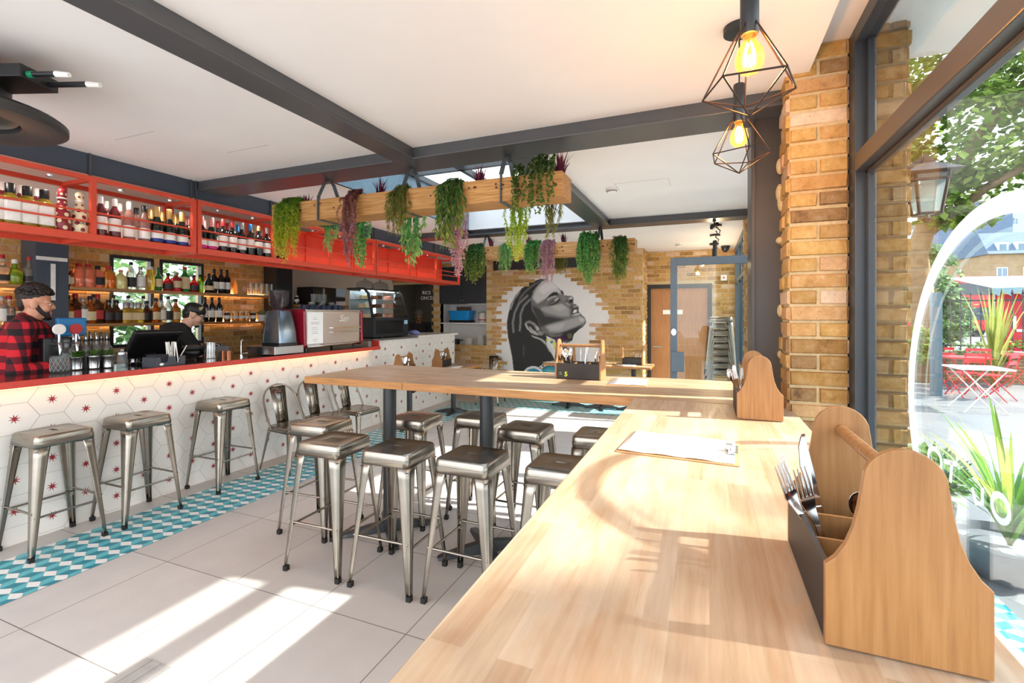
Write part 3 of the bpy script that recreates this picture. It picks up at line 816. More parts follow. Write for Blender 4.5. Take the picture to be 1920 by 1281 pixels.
mb = MB(); mb.box(-0.68, 0.03, 4.587, 5.70, 1.202, 1.23); bevel(mb.build('raised_worktop', M('steel_worktop', (128, 124, 122), .35, .6), bar), 0.003)
mb = MB(); mb.box(-0.68, 0.05, 5.702, 7.02, 1.202, 1.235); bevel(mb.build('raised_worktop', M('pale_worktop', (236, 234, 230), .4), bar), 0.003)
mb = MB(); mb.box(0.06, 0.075, -0.5, 4.5, 1.078, 1.0865); mb.build('light_strip', led_warm, bar)
mb = MB(); mb.box(-0.42, -0.061, -0.5, 4.55, 0.98, 1.0); mb.box(-0.44, -0.42, -0.5, 4.55, 0, 1.0); mb.box(-0.60, -0.061, 4.57, 6.9, 0.9, 0.92); mb.box(-0.62, -0.6, 4.56, 6.9, 0, .92); mb.build('carcass', black_plastic, bar)

# back counter under the bottle shelves
bc = thing('back_counter', 'dark back counter along the brick wall behind the bar', 'counter', (-6.22, 0.9, 0))
mb = MB(); mb.box(0, 0.46, 0, 7.2, 0.0, 0.86); mb.build('cabinet', black_plastic, bc)
mb = MB(); mb.box(0, 0.50, 0, 7.2, 0.862, 0.90); bevel(mb.build('worktop', stainless, bc), 0.003)
# dark steel posts on the back wall
po = thing('steel_post', 'dark blue steel post with a white light strip in the shape of a letter T', 'post', (-6.085, 2.61, 0))
mb = MB(); mb.box(-0.14, 0.12, -0.13, 0.13, 0, 2.61); bevel(mb.build('post', slate, po), 0.003)
mb = MB(); mb.box(0.122, 0.13, -0.125, 0.115, 2.11, 2.145); mb.box(0.122, 0.13, -0.015, 0.02, 1.72, 2.08); mb.build('light_strip', M('white_strip', (240, 238, 235), .4), po)
po = thing('steel_post', 'plain dark steel post at the end of the bottle shelves', 'post', (-6.085, 5.39, 0))
mb = MB(); mb.box(-0.14, 0.12, -0.15, 0.15, 0, 2.61); bevel(mb.build('post', black_steel, po), 0.003)
# bottle shelves
for (nm, y0, y1, z, tx) in (('upper', 2.75, 5.22, 1.865, 'upper oak bottle shelf on the brick wall behind the bar'), ('lower', 2.75, 5.22, 1.485, 'lower oak bottle shelf on the brick wall behind the bar'), ('upper', 1.0, 2.46, 1.865, 'upper oak bottle shelf left of the dark blue post'), ('lower', 1.0, 2.46, 1.485, 'lower oak bottle shelf left of the dark blue post')):
    t = thing('wall_shelf', tx, 'shelf', (-6.22, (y0 + y1) / 2, z), group='oak bottle shelves')
    h = (y1 - y0) / 2
    mb = MB(); mb.box(0.015, 0.25, -h, h, -0.032, 0.0); bevel(mb.build('board', shelf_wood, t), 0.003)
    mb = MB(); mb.box(0.016, 0.022, -h, h, 0.0005, 0.012); mb.build('light_strip', led_shelf, t)
# far oak shelf beyond the steel post
t = thing('wall_shelf', 'short oak shelf beyond the steel post under the microwave', 'shelf', (-6.22, 6.35, 1.74), group='oak bottle shelves')
mb = MB(); mb.box(-.02, 0.36, -0.75, 0.75, -0.035, 0.0); bevel(mb.build('board', shelf_wood, t), 0.003)

# ------------------------------------------------ bottle makers
def tint(name, rgb, tr=0.55, rough=0.06): return M(name, rgb, rough, 0, 0.05, 20, trans=tr, coat=0.3)
G = {'yellow': tint('glass_yellow', (200, 170, 30)), 'rose': tint('glass_rose', (120, 44, 52), .4), 'palerose': tint('glass_pale_rose', (190, 140, 132)), 'black': tint('glass_black', (26, 26, 28), .1),
     'green': tint('glass_green', (40, 120, 60)), 'clear': tint('glass_bottle_clear', (226, 226, 214), .8), 'pink': tint('glass_pink', (244, 150, 120)), 'orange': tint('glass_orange', (230, 140, 50)), 'amber': tint('glass_amber', (190, 104, 30)),
     'cream': tint('glass_cream', (232, 222, 150), .3), 'red': tint('glass_red', (190, 30, 40)), 'brown': tint('glass_brown', (80, 46, 24), .3), 'lime': tint('glass_lime', (140, 190, 40)), 'gold': tint('glass_gold', (226, 180, 60)), 'deep': tint('glass_deep_green', (20, 34, 26), .15)}
PL = {'white': M('label_white', (238, 236, 230), .6), 'cream': M('label_cream', (226, 206, 160), .6), 'dark': M('label_dark', (40, 34, 36), .5), 'blue': M('label_blue', (34, 52, 140), .45), 'magenta': M('label_magenta', (206, 30, 130), .45), 'red': M('label_red', (178, 40, 40), .5)}
CP = {'black': M('cap_black', (22, 22, 26), .4), 'white': M('cap_white', (236, 232, 228), .4), 'gold': M('cap_gold', (214, 176, 110), .35, .5), 'pinkfoil': M('cap_pink_foil', (232, 164, 164), .35, .3), 'red': M('cap_red', (180, 34, 38), .4), 'blue': M('cap_blue', (30, 110, 180), .4), 'cork': M('cap_cork', (190, 150, 100), .8), 'green': M('cap_green', (20, 110, 60), .5), 'grey': M('cap_grey', (170, 170, 172), .35, .4)}
def prof(r, hb, hs, rn, ht):
    p = [(r * .9, 0), (r, .008), (r, hb)]
    for k in range(1, 6):
        t = k / 5; p.append((r + (rn - r) * (0.5 - 0.5 * math.cos(PI * t)), hb + hs * t))
    p.append((rn, ht))
    return p
KIND = {
 # name: (object name, category, look, r, body h, shoulder h, neck r, total h, glass, cap(mat, r, h), labels[(z0,z1,mat)], square)
 'limoncello': ('liqueur_bottle', 'tall yellow liqueur bottle with black cap', .047, .175, .05, .02, .27, 'yellow', ('black', .025, .075), [(.03, .155, 'white')], .75),
 'rosered': ('wine_bottle', 'dark pink wine bottle with white collar', .038, .185, .06, .0145, .30, 'rose', ('white', .0155, .055), [(.055, .15, 'white')], 0),
 'rosepale': ('wine_bottle', 'pale pink wine bottle with white cap', .038, .165, .09, .0145, .30, 'palerose', ('white', .0165, .06), [(.03, .115, 'white')], 0),
 'rosedark': ('wine_bottle', 'pale pink wine bottle with black cap', .038, .165, .08, .0145, .29, 'palerose', ('black', .018, .05), [(.03, .11, 'white')], 0),
 'champ': ('champagne_bottle', 'champagne bottle with gold foil neck', .044, .14, .10, .018, .30, 'deep', ('gold', .021, .10), [(.045, .105, 'white'), (.02, .045, 'blue')], 0),
 'champpink': ('champagne_bottle', 'champagne bottle with pink foil neck', .044, .14, .10, .018, .30, 'deep', ('pinkfoil', .021, .10), [(.045, .095, 'white'), (.018, .045, 'magenta')], 0),
 'redwine': ('wine_bottle', 'dark wine bottle with red capsule', .038, .18, .05, .0145, .31, 'black', ('red', .0165, .065), [(.06, .155, 'white')], 0),
 'greycap': ('wine_bottle', 'dark wine bottle with grey capsule', .038, .18, .05, .0145, .31, 'black', ('grey', .0165, .065), [(.05, .15, 'white')], 0),
 'bluecap': ('wine_bottle', 'dark wine bottle with blue capsule', .038, .18, .05, .0145, .31, 'black', ('blue', .0165, .065), [(.08, .16, 'white')], 0),
 'goldcap': ('wine_bottle', 'dark wine bottle with gold capsule', .038, .18, .05, .0145, .31, 'black', ('gold', .0165, .05), [(.09, .15, 'white')], 0),
 'apple': ('spirit_bottle', 'round green and clear spirit bottle with white cap', .052, .085, .06, .016, .205, 'lime', ('white', .02, .035), [], 0),
 'clearround': ('spirit_bottle', 'clear round bottle with dark label', .045, .13, .05, .014, .235, 'clear', ('red', .018, .03), [(.03, .075, 'dark')], .3),
 'smalldark': ('spirit_bottle', 'small dark bottle with white label', .026, .12, .03, .011, .185, 'black', ('gold', .013, .02), [(.02, .10, 'white')], 0),
 'smallamber': ('spirit_bottle', 'small amber bottle with cream label', .028, .10, .03, .011, .165, 'amber', ('gold', .014, .02), [(.03, .085, 'cream')], 0),
 'pinkgin': ('gin_bottle', 'square shouldered pink gin bottle with red stopper', .047, .16, .03, .015, .215, 'pink', ('red', .02, .03), [], .9),
 'peachgin': ('gin_bottle', 'peach coloured gin bottle with dark label and black stopper', .045, .15, .03, .015, .205, 'pink', ('black', .021, .033), [(.03, .10, 'dark')], .5),
 'orangegin': ('gin_bottle', 'orange gin bottle with red stopper', .045, .15, .04, .015, .21, 'orange', ('red', .021, .03), [], .7),
 'creamgin': ('gin_bottle', 'pale yellow rounded bottle with cork stopper', .052, .10, .06, .014, .185, 'cream', ('cork', .018, .025), [], 0),
 'tallclear': ('spirit_bottle', 'tall clear bottle with patterned label', .04, .15, .08, .014, .27, 'clear', ('black', .016, .03), [(.03, .12, 'dark')], 0),
 'clearwhite': ('spirit_bottle', 'clear bottle with white label', .043, .15, .04, .016, .23, 'clear', ('grey', .019, .03), [(.03, .13, 'white')], .2),
 'halfyellow': ('carafe', 'clear carafe half filled with yellow liquid', .043, .13, .06, .03, .24, 'gold', ('white', .031, .03), [], 0),
 'greenb': ('spirit_bottle', 'green bottle with pale label', .036, .13, .05, .014, .24, 'green', ('green', .016, .04), [(.04, .12, 'cream')], 0),
 'redround': ('liqueur_bottle', 'round red liqueur bottle with dark label', .048, .09, .05, .014, .19, 'red', ('black', .017, .03), [(.02, .075, 'dark')], 0),
 'redgin': ('liqueur_bottle', 'broad red liqueur bottle with cream label', .046, .14, .03, .016, .205, 'red', ('grey', .02, .03), [(.04, .11, 'cream')], .4),
 'jager': ('liqueur_bottle', 'tall green topped liqueur bottle with beige label and red cap', .041, .17, .05, .018, .27, 'green', ('red', .02, .03), [(.03, .16, 'cream')], .7),
 'midori': ('liqueur_bottle', 'small bright green liqueur bottle', .035, .11, .05, .013, .2, 'lime', ('black', .015, .03), [], 0),
 'portbott': ('wine_bottle', 'squat dark bottle with round cream label', .047, .10, .08, .015, .22, 'deep', ('black', .018, .04), [(.03, .08, 'cream')], 0),
 'darkwine': ('wine_bottle', 'dark wine bottle with white label', .036, .17, .05, .014, .28, 'black', ('black', .016, .055), [(.05, .13, 'white')], 0),
 'whisky': ('whisky_bottle', 'amber whisky bottle with cream label', .042, .15, .05, .015, .25, 'amber', ('black', .019, .035), [(.03, .11, 'cream')], .5),
 'whiskyred': ('whisky_bottle', 'square amber whisky bottle with red label', .038, .18, .04, .015, .27, 'brown', ('red', .018, .04), [(.04, .12, 'red')], .9),
 'rumdark': ('rum_bottle', 'dark rum bottle with dark label and cork', .047, .12, .05, .016, .22, 'brown', ('black', .02, .03), [(.03, .1, 'dark')], .2),
 'goldsq': ('tequila_bottle', 'square gold tequila bottle with glass stopper', .045, .13, .03, .016, .20, 'gold', ('grey', .024, .05), [(.03, .1, 'cream')], .9),
}
PROTO = {}
def bottle(kind):
    nm, look, r, hb, hs, rn, ht, gl, cap, labs, sq = KIND[kind]
    t = thing(nm, look, 'bottle')
    mb = MB(); mb.lathe(prof(r, hb, hs, rn, ht - cap[2] * .5), 16, sq=0)
    if sq:
        mb = MB(); mb.lathe(prof(r, hb, hs * .3, r * .6, hb + hs * .3), 16, sq=sq); mb.lathe(prof(r * .75, hb, hs, rn, ht - cap[2] * .5)[2:], 16)
    mb.build('glass_body', G[gl], t, smooth=50)
    mb = MB(); mb.lathe([(cap[1], ht - cap[2]), (cap[1], ht - .004), (cap[1] * .85, ht)], 14); mb.build('cap', CP[cap[0]], t, smooth=50)
    for z0, z1, lm in labs:
        mb = MB(); mb.lathe([(r + .0012, z0), (r + .0012, z1)], 16, sq=sq, cap0=False, cap1=False); mb.build('label', PL[lm], t, smooth=60 if not sq else 30)
    return t
def put_bottles(lst, x, z, place_txt, group, zrot=True):
    """lst of (y, kind); the label counts like bottles from the left"""
    seen = {}; tot = {}
    for y, k in lst: tot[k] = tot.get(k, 0) + 1
    for y, k in lst:
        if k not in PROTO: PROTO[k] = bottle(k)
        seen[k] = seen.get(k, 0) + 1
        look = KIND[k][1]
        lab = look + (', ' + ORD[seen[k] - 1] + ' from left' if tot[k] > 1 else '') + ', ' + place_txt
        place(PROTO[k], lab, (x + RND.uniform(-.008, .008), y, z), RND.uniform(-.5, .5) if KIND[k][10] == 0 else RND.uniform(-.06, .06), group, scale=1.16 if x < -5 else None)

# ------------------------------------------------ red hanging shelf units
def shelf_unit(y0, y1, posts, backed, lab):
    t = thing('hanging_shelf', lab, 'shelf', (-4.22, (y0 + y1) / 2, 2.13), group='red hanging shelves over the bar')
    c = (y0 + y1) / 2
    a, b_ = y0 - c, y1 - c; H = 0.43; xf = 0.20; xb = -0.20; s = 0.032
    mb = MB(); mb.box(xb, xf - s, a, b_, 0.0, 0.012); mb.build('shelf_board', red_steel, t)
    mb = MB()
    for x in (xf - s, xb): mb.box(x, x + s, a, b_, -0.03, 0.022); mb.box(x, x + s, a, b_, H - s, H)
    bevel(mb.build('rail', red_steel, t), .002)
    for p in posts:
        for x in (xf - s, xb):
            mb = MB(); mb.box(x, x + s, p - c - s / 2, p - c + s / 2, 0.022, H - s); mb.build('post', red_steel, t)
        mb = MB(); mb.box(xb + s, xf - s, p - c - .014, p - c + .014, H - s, H - .004); mb.build('cross_rail', red_steel, t)
        mb = MB(); mb.box(xb + s, xf - s, p - c - .02, p - c + .02, -0.028, -0.001); mb.build('floor_rail', red_steel, t)
    for z in (0.10, 0.17):
        mb = MB(); mb.box(xf - 0.018, xf - 0.008, a + .01, b_ - .01, z, z + .012); mb.build('guard_rail', red_steel, t)
    if backed:
        mb = MB(); mb.box(xb + 0.008, xb + 0.016, a, b_, 0.02, H - s); mb.build('back_panel', red_steel, t)
    for p in posts[:-1]:
        for dy in (.2, .55):
            mb = MB(); mb.lathe([(.016, 0), (.02, .012)], 10, (xf - .06, p - c + dy, H - .052)); mb.build('spotlight', chrome, t)
            li = bpy.data.lights.new('spot_light', 'SPOT'); li.energy = 2.0; li.color = (1, .88, .72); li.spot_size = math.radians(150); li.spot_blend = .6; li.shadow_soft_size = .015
            lo = bpy.data.objects.new('spot_light', li); COL.objects.link(lo); lo.parent = t; lo.location = (xf - .06, p - c + dy, H - .056)
    for p in posts:
        mb = MB(); mb.bar((xf - .05, p - c, H), (xf - .05, p - c, 0.60), .012); mb.build('hanger', steel_dark, t)
    return t
shelf_unit(0.44, 2.72, [0.47, 1.22, 1.99, 2.705], False, 'red steel hanging shelf full of bottles, nearest unit of the row over the bar')
shelf_unit(2.735, 5.09, [2.75, 3.51, 4.29, 5.075], False, 'red steel hanging shelf, middle unit of the row, half filled with wine bottles')
shelf_unit(5.105, 7.39, [5.12, 5.87, 6.62, 7.375], True, 'empty red steel hanging shelf with red back panel, farthest unit over the bar')
bp = MB(); bp.box(-4.41, -4.402, 3.62, 5.07, 2.155, 2.525)
tag(bp.build('back_panel_sheet', red_steel), 'plain red sheet closing the back of the middle hanging shelf behind the planter', 'panel')
SZ = 2.1435
put_bottles([(y, 'limoncello') for y in [1.498, 1.576, 1.66, 1.749]], -4.09, SZ, 'on the red shelf', 'yellow liqueur bottles')
put_bottles([(2.063, 'rosered'), (2.157, 'rosered'), (2.253, 'rosepale'), (2.353, 'rosedark')] + [(y, 'champ') for y in [2.443, 2.541, 2.649]] + [(y, 'champpink') for y in [2.808, 2.905]] + [(3.016, 'redwine'), (3.106, 'redwine'), (3.199, 'greycap'), (3.29, 'bluecap'), (3.385, 'goldcap'), (3.471, 'greycap'), (3.56, 'goldcap'), (3.651, 'redwine')], -4.09, SZ, 'red shelf front row', 'bottles on the red hanging shelf')
put_bottles([(2.174, 'rosered'), (2.26, 'rosepale'), (2.375, 'rosedark')] + [(y, 'champ') for y in [2.472, 2.571, 2.679]] + [(2.771, 'champpink'), (2.934, 'champpink'), (3.061, 'redwine'), (3.163, 'redwine'), (3.263, 'bluecap'), (3.433, 'goldcap'), (3.532, 'greycap')], -4.23, SZ, 'red shelf back row', 'bottles at the back of the red shelf')
put_bottles([(y, 'rosered') for y in [1.601, 1.686, 1.774]], -4.24, SZ, 'behind yellow liqueur', 'bottles behind the yellow liqueur bottles')
# two spotted bottles
def spotted(lab, body, spot, y, word):
    t = thing('spotted_bottle', lab, 'bottle', (-4.09, y, SZ), group='spotted bottles')
    P_ = [(.042, 0), (.05, .01), (.05, .07), (.044, .12), (.033, .175), (.022, .215), (.021, .235), (.026, .255), (.024, .285), (.015, .30)]
    mb = MB(); mb.lathe(P_, 18); mb.build('bottle_body', body, t, smooth=60)
    def rad(z):
        for (r0, z0), (r1, z1) in zip(P_[:-1], P_[1:]):
            if z0 <= z <= z1: return r0 + (r1 - r0) * (z - z0) / (z1 - z0)
        return .02
    mb = MB(); r = random.Random(3)
    for z, off in ((.03, 0), (.075, .5), (.12, 0), (.165, .5), (.205, .1), (.26, .5)):
        for k in range(5):
            a = 2 * PI * (k + off) / 5 + r.uniform(-.15, .15); sr = .014 if z < .18 else .008
            pts = []
            for q in range(12):
                zz = z + sr * math.sin(2 * PI * q / 12); R_ = rad(zz) + .0008; da = sr * math.cos(2 * PI * q / 12) / R_
                pts.append((R_ * math.cos(a + da), R_ * math.sin(a + da), zz))
            c0 = (( rad(z) + .0012) * math.cos(a), (rad(z) + .0012) * math.sin(a), z)
            mb.add(pts + [c0], [(q, (q + 1) % 12, 12) for q in range(12)])
    mb.build('spots', spot, t, smooth=60)
    mb = MB(); mb.tube([(.024 * math.cos(a), .024 * math.sin(a), .232) for a in [2 * PI * k / 14 for k in range(14)]], .005, 6, closed=True); mb.build('neck_ribbon', PL['white'], t, smooth=60)
    if word:
        text_mesh(word, .026, PL['dark'], t, (.0525, 0, .068), (PI / 2, 0, PI / 2))
spotted('dark red bottle with cream spots and a white neck ribbon', M('polka_red', (134, 34, 44), .3), M('polka_cream', (226, 214, 176), .3), 1.84, None)
spotted('cream bottle with red spots and a white neck ribbon', M('polka_cream', (226, 214, 176), .3), M('polka_red', (134, 34, 44), .3), 1.939, 'LOLEA')

# bottles on the oak shelves
U = 'upper oak shelf'; Lw = 'lower oak shelf'
def row(x, pairs): return pairs
put_bottles([(2.284, 'clearround'), (2.372, 'apple'), (2.48, 'clearround')], -6.06, 1.8655, 'upper shelf left of post', 'spirits left of the blue post')
put_bottles([(2.756, 'smalldark'), (2.805, 'smallamber'), (2.868, 'pinkgin'), (2.946, 'pinkgin'), (3.037, 'peachgin'), (3.135, 'orangegin'), (3.248, 'creamgin'), (3.354, 'tallclear'), (3.453, 'clearwhite'), (3.55, 'halfyellow'), (3.644, 'greenb'), (3.747, 'redround'), (3.847, 'redgin'), (3.957, 'jager'), (4.064, 'redround'), (4.147, 'midori'), (4.26, 'portbott'), (4.341, 'darkwine'), (4.431, 'darkwine'), (4.523, 'darkwine')], -6.06, 1.8655, U, 'spirits on the upper oak shelf')
put_bottles([(2.281, 'clearwhite'), (2.332, 'clearround'), (2.395, 'whisky')], -6.06, 1.4855, 'lower shelf left of post', 'lower spirits left of the blue post')
put_bottles([(2.77, 'whisky'), (2.841, 'whiskyred'), (2.904, 'clearwhite'), (2.965, 'whisky'), (3.032, 'whiskyred'), (3.13, 'rumdark'), (3.211, 'rumdark'), (3.3, 'goldsq'), (3.359, 'goldsq'), (3.425, 'goldsq'), (3.515, 'rumdark'), (3.608, 'whisky'), (3.674, 'clearwhite'), (3.759, 'tallclear'), (3.847, 'whisky'), (4.21, 'darkwine'), (4.311, 'darkwine'), (4.408, 'darkwine')], -6.06, 1.4855, Lw, 'spirits on the lower oak shelf')
put_bottles([(y, 'tallclear') for y in [2.874, 3.043, 3.223, 3.371, 3.527]], -6.15, 1.4855, 'lower oak shelf back row', 'clear bottles at the back of the lower shelf')
# glasses, jars and bags on the oak shelves
def tumbler(r=.036, h=.10):
    t = thing('tumbler', 'glass', 'glass'); mb = MB(); mb.lathe([(r * .85, 0), (r, h), (r * .93, h), (r * .8, .008)], 14, cap1=True); mb.build('glass_body', glassmat('glassware', (236, 240, 240), .94, body=.06), t, smooth=50); return t
TB = tumbler(.036, .17)
for k, y in enumerate([4.884, 4.971, 5.06, 5.152, 5.236]):
    place(TB, 'tall clear glass, %s from the left at the right end of the upper oak shelf' % ORD[k], (-6.06, y, 1.8655), 0, 'tall glasses on the upper oak shelf')
bag = thing('paper_bag', 'brown paper bag with a pink round sticker beside the tall glasses', 'bag', (-6.10, 4.755, 1.8655))
mb = MB(); mb.loft([[(-.04, -.075, 0), (.04, -.075, 0), (.04, .075, 0), (-.04, .075, 0)], [(-.04, -.078, .12), (.04, -.078, .12), (.04, .078, .12), (-.04, .078, .12)], [(-.008, -.078, .2), (.008, -.078, .2), (.008, .078, .2), (-.008, .078, .2)]], cap0=True, cap1=True); mb.build('bag', M('kraft', (196, 150, 92), .8), bag)
mb = MB(); mb.lathe([(.035, 0), (.035, .002)], 18, M=Matrix.Translation((.0415, .03, .08)) @ Matrix.Rotation(PI / 2, 4, 'Y')); mb.build('sticker', M('sticker_pink', (232, 176, 160), .6), bag)
def jar(nm, glass, lidm, labm, r=.04, h=.12, look='jar'):
    t = thing(nm, look, 'jar')
    mb = MB(); mb.lathe([(r * .95, 0), (r, .01), (r, h * .82), (r * .8, h * .9), (r * .8, h)], 14); mb.build('jar_body', glass, t, smooth=50)
    mb = MB(); mb.lathe([(r * .86, h), (r * .86, h + .018)], 14); mb.build('lid', lidm, t, smooth=50)
    if labm:
        mb = MB(); mb.lathe([(r + .001, h * .35), (r + .001, h * .7)], 14, cap0=False, cap1=False); mb.build('label', labm, t, smooth=60)
    return t
J1 = jar('coffee_jar', tint('glass_coffee', (70, 44, 26), .3), CP['grey'], PL['white'])
J2 = jar('storage_jar', tint('glass_honey', (200, 150, 80), .5), CP['grey'], PL['white'])
for k, y in enumerate([4.493, 4.886]): place(J1, 'dark coffee jar with white label, %s of two on the lower oak shelf' % ('left' if k == 0 else 'right'), (-6.02, y, 1.4855), 0, 'labelled jars')
for k, y in enumerate([4.603, 4.692, 4.784]): place(J2, 'honey coloured storage jar with white label, %s from the left on the lower oak shelf' % ORD[k], (-6.02, y, 1.4855), 0, 'labelled jars')
TB2 = tumbler(.034, .13)
for k, y in enumerate([4.552, 4.647, 4.737, 4.838, 4.923, 5.002]): place(TB2, 'clear glass behind the jars on the lower oak shelf, %s from the left' % ORD[k], (-6.15, y, 1.4855), 0, 'glasses behind the jars')
pot = thing('plant_pot', 'white pot of grey green succulents at the end of the lower oak shelf', 'plant', (-6.02, 5.027, 1.4855))
mb = MB(); mb.lathe([(.05, 0), (.065, .09), (.058, .09), (.05, .07)], 14); mb.build('pot', white_paint, pot, smooth=50)
mb = MB()
for k in range(60):
    a = RND.uniform(0, 2 * PI); e_ = RND.uniform(.2, 1.3); l = RND.uniform(.05, .10); d = Vector((math.cos(a) * math.cos(e_), math.sin(a) * math.cos(e_), math.sin(e_)))
    p = Vector((0, 0, .08)) + d * l * .5; mb.cone(p, p + d * l * .4, .012, .004, 6)
mb.build('foliage', M('succulent', (130, 136, 92), .7), pot, smooth=60)
bx = MB(); bx.box(-.03, .03, -.05, .05, 0, .09); o = bevel(bx.build('small_box', M('box_tan', (196, 150, 90), .7)), .002); o.location = (-6.0, 4.078, 1.4855); tag(o, 'small tan box in front of the dark wine bottles on the lower shelf', 'box')


# ================================================= things on the bar
CT = 1.1325
def at(p, z=CT): return (p[0], p[1], z)
glassy = glassmat('glassware')
cut = thing('mixing_glass', 'cut crystal mixing glass at the left end of the row of metal cups', 'glass', (-4.60, 2.053, CT))
mb = MB(); mb.lathe([(.046, 0), (.052, .01), (.054, .13), (.050, .13), (.046, .015)], 18); mb.build('glass_body', glassy, cut, smooth=30)
mb = MB()
for k in range(12):
    a = 2 * PI * k / 12
    for s_ in (-1, 1): mb.tube([(.0535 * math.cos(a + s_ * t * .9), .0535 * math.sin(a + s_ * t * .9), .015 + .1 * t) for t in (0, .25, .5, .75, 1)], .0016, 4)
mb.build('cut_pattern', M('cut_glass', (214, 214, 210), .15, trans=.5), cut)
btl = thing('glass_bottle', 'clear stoppered bottle behind the cut mixing glass', 'bottle', (-4.72, 2.154, CT))
mb = MB(); mb.lathe(prof(.04, .14, .05, .016, .22), 14); mb.build('glass_body', glassy, btl, smooth=50)
mb = MB(); mb.ball((0, 0, .235), .02, 10, 8); mb.build('stopper', glassy, btl, smooth=60)
herbm = leafmat('herb_leaf', [(0, (52, 96, 36)), (.5, (90, 140, 52)), (1, (130, 168, 76))])
def cup(label, loc, herb=True, rosemary=False):
    t = thing('metal_cup', label, 'cup', loc, group='metal cups on the bar' )
    mb = MB(); mb.lathe([(.034, 0), (.038, .008), (.036, .014), (.044, .095), (.047, .10), (.047, .104), (.042, .104), (.036, .02)], 18); mb.build('cup_body', stainless, t, smooth=40)
    if herb:
        mb = MB(); r = random.Random(len(label))
        for k in range(150):
            a = r.uniform(0, 2 * PI); q = r.uniform(0, .05); h = r.uniform(.10, .145)
            d = Vector((math.cos(a), math.sin(a), r.uniform(.2, 1.2))).normalized(); c_ = Vector((q * math.cos(a), q * math.sin(a), h)); L_ = .035 if rosemary else .022; w = .003 if rosemary else .011
            s_ = d.cross(Vector((0, 0, 1))).normalized() * w
            mb.add([tuple(c_), tuple(c_ + d * L_ * .5 + s_), tuple(c_ + d * L_), tuple(c_ + d * L_ * .5 - s_)], [(0, 1, 2, 3)], a=r.random())
        mb.build('herbs', herbm, t, attr=True)
    return t
cup('metal julep cup of green mint, leftmost of the cups on the bar', at((-4.707, 2.213)))
cup('metal julep cup of rosemary, second of the cups on the bar', at((-4.669, 2.31)), True, True)
cup('metal julep cup of thyme, third of the cups on the bar', at((-4.651, 2.402)), True, True)
cup('empty metal julep cup right of the clear shaker', at((-4.69, 2.613)), False)
sh = thing('sugar_shaker', 'clear glass shaker with metal lid between the metal cups', 'shaker', at((-4.589, 2.471)))
mb = MB(); mb.lathe([(.034, 0), (.038, .01), (.036, .11)], 16); mb.build('jar_body', glassmat('shaker_glass', (236, 240, 244), .9, body=.2), sh, smooth=50)
mb = MB(); mb.lathe([(.038, .11), (.038, .128), (.015, .14), (.012, .15)], 16); mb.build('lid', chrome, sh, smooth=40)
# speed rail bottles with metal pourers
PR = thing('pour_bottle', 'x', 'bottle')
mb = MB(); mb.lathe(prof(.036, .15, .05, .014, .235), 14); mb.build('glass_body', tint('glass_smoke', (150, 150, 148), .5), PR, smooth=50)
mb = MB(); mb.tube([(0, 0, .225), (0, 0, .25), (.004, -.006, .272), (.012, -.016, .30)], [.013, .012, .009, .006], 8); mb.build('pourer', chrome, PR, smooth=60)
mb = MB(); mb.lathe([(.0165, .222), (.0165, .242)], 10); mb.build('cork', CP['black'], PR)
for k, (u, x) in enumerate(((138, -4.80), (148, -4.875), (161, -4.80), (170, -4.875), (181, -4.80), (190, -4.875), (201, -4.80))):
    yy = {138: 2.236, 148: 2.307, 161: 2.319, 170: 2.389, 181: 2.394, 190: 2.466, 201: 2.471}[u]
    place(PR, 'bottle with a chrome pourer behind the herb cups, %s from the left' % ORD[k], (x, yy, CT), RND.uniform(-.4, .4), 'bottles with pourers')
# beer tap
tp = thing('beer_tap', 'black beer tower with chrome taps and round badges beside the man in plaid', 'beer tap', (-4.85, 2.161, CT))
mb = MB(); mb.box(-.05, .05, -.12, .11, .0, .05); mb.box(-.04, .03, -.11, .10, .05, .26); bevel(mb.build('tower', black_plastic, tp), .008)
for k, (dy, bm) in enumerate(((-.035, 'white'), (.075, 'red'))):
    mb = MB(); mb.tube([(.03, dy, .21), (.09, dy, .215), (.10, dy, .20), (.10, dy, .13)], [.014, .014, .013, .008], 10); mb.tube([(.085, dy, .215), (.085, dy, .30)], .009, 8); f_ = mb.build('faucet', chrome, tp, smooth=50)
    mb = MB(); mb.lathe([(.04, 0), (.043, .005), (.043, .015), (.04, .02)], 20, M=Matrix.Translation((.075, dy, .33)) @ Matrix.Rotation(PI / 2, 4, 'Y')); mb.build('badge', PL[bm], f_, smooth=40)
mb = MB(); mb.box(-.06, -.02, .0, .20, .27, .42); bevel(mb.build('display_box', M('display_blue', (26, 122, 186), .4), tp), .01)
# till
pos = thing('till_screen', 'black tilted touch screen till seen from behind on the bar', 'till', (-4.66, 2.703, CT), 0)
Mx = Matrix.Translation((0, 0, .07)) @ Matrix.Rotation(math.radians(38), 4, 'Y')
mb = MB(); mb.box(-.02, .022, -.20, .20, .0, .30, M=Mx); bevel(mb.build('screen_housing', black_plastic, pos), .01)
mb = MB(); mb.box(.0225, .0235, -.17, .17, .03, .26, M=Mx); mb.build('rear_panel', M('black_gloss', (18, 18, 20), .15), pos)
mb = MB(); mb.box(-.10, .06, -.12, .12, 0, .03); mb.bar((0, 0, .02), (.05, 0, .16), .10, .05); bevel(mb.build('stand', black_plastic, pos), .006)
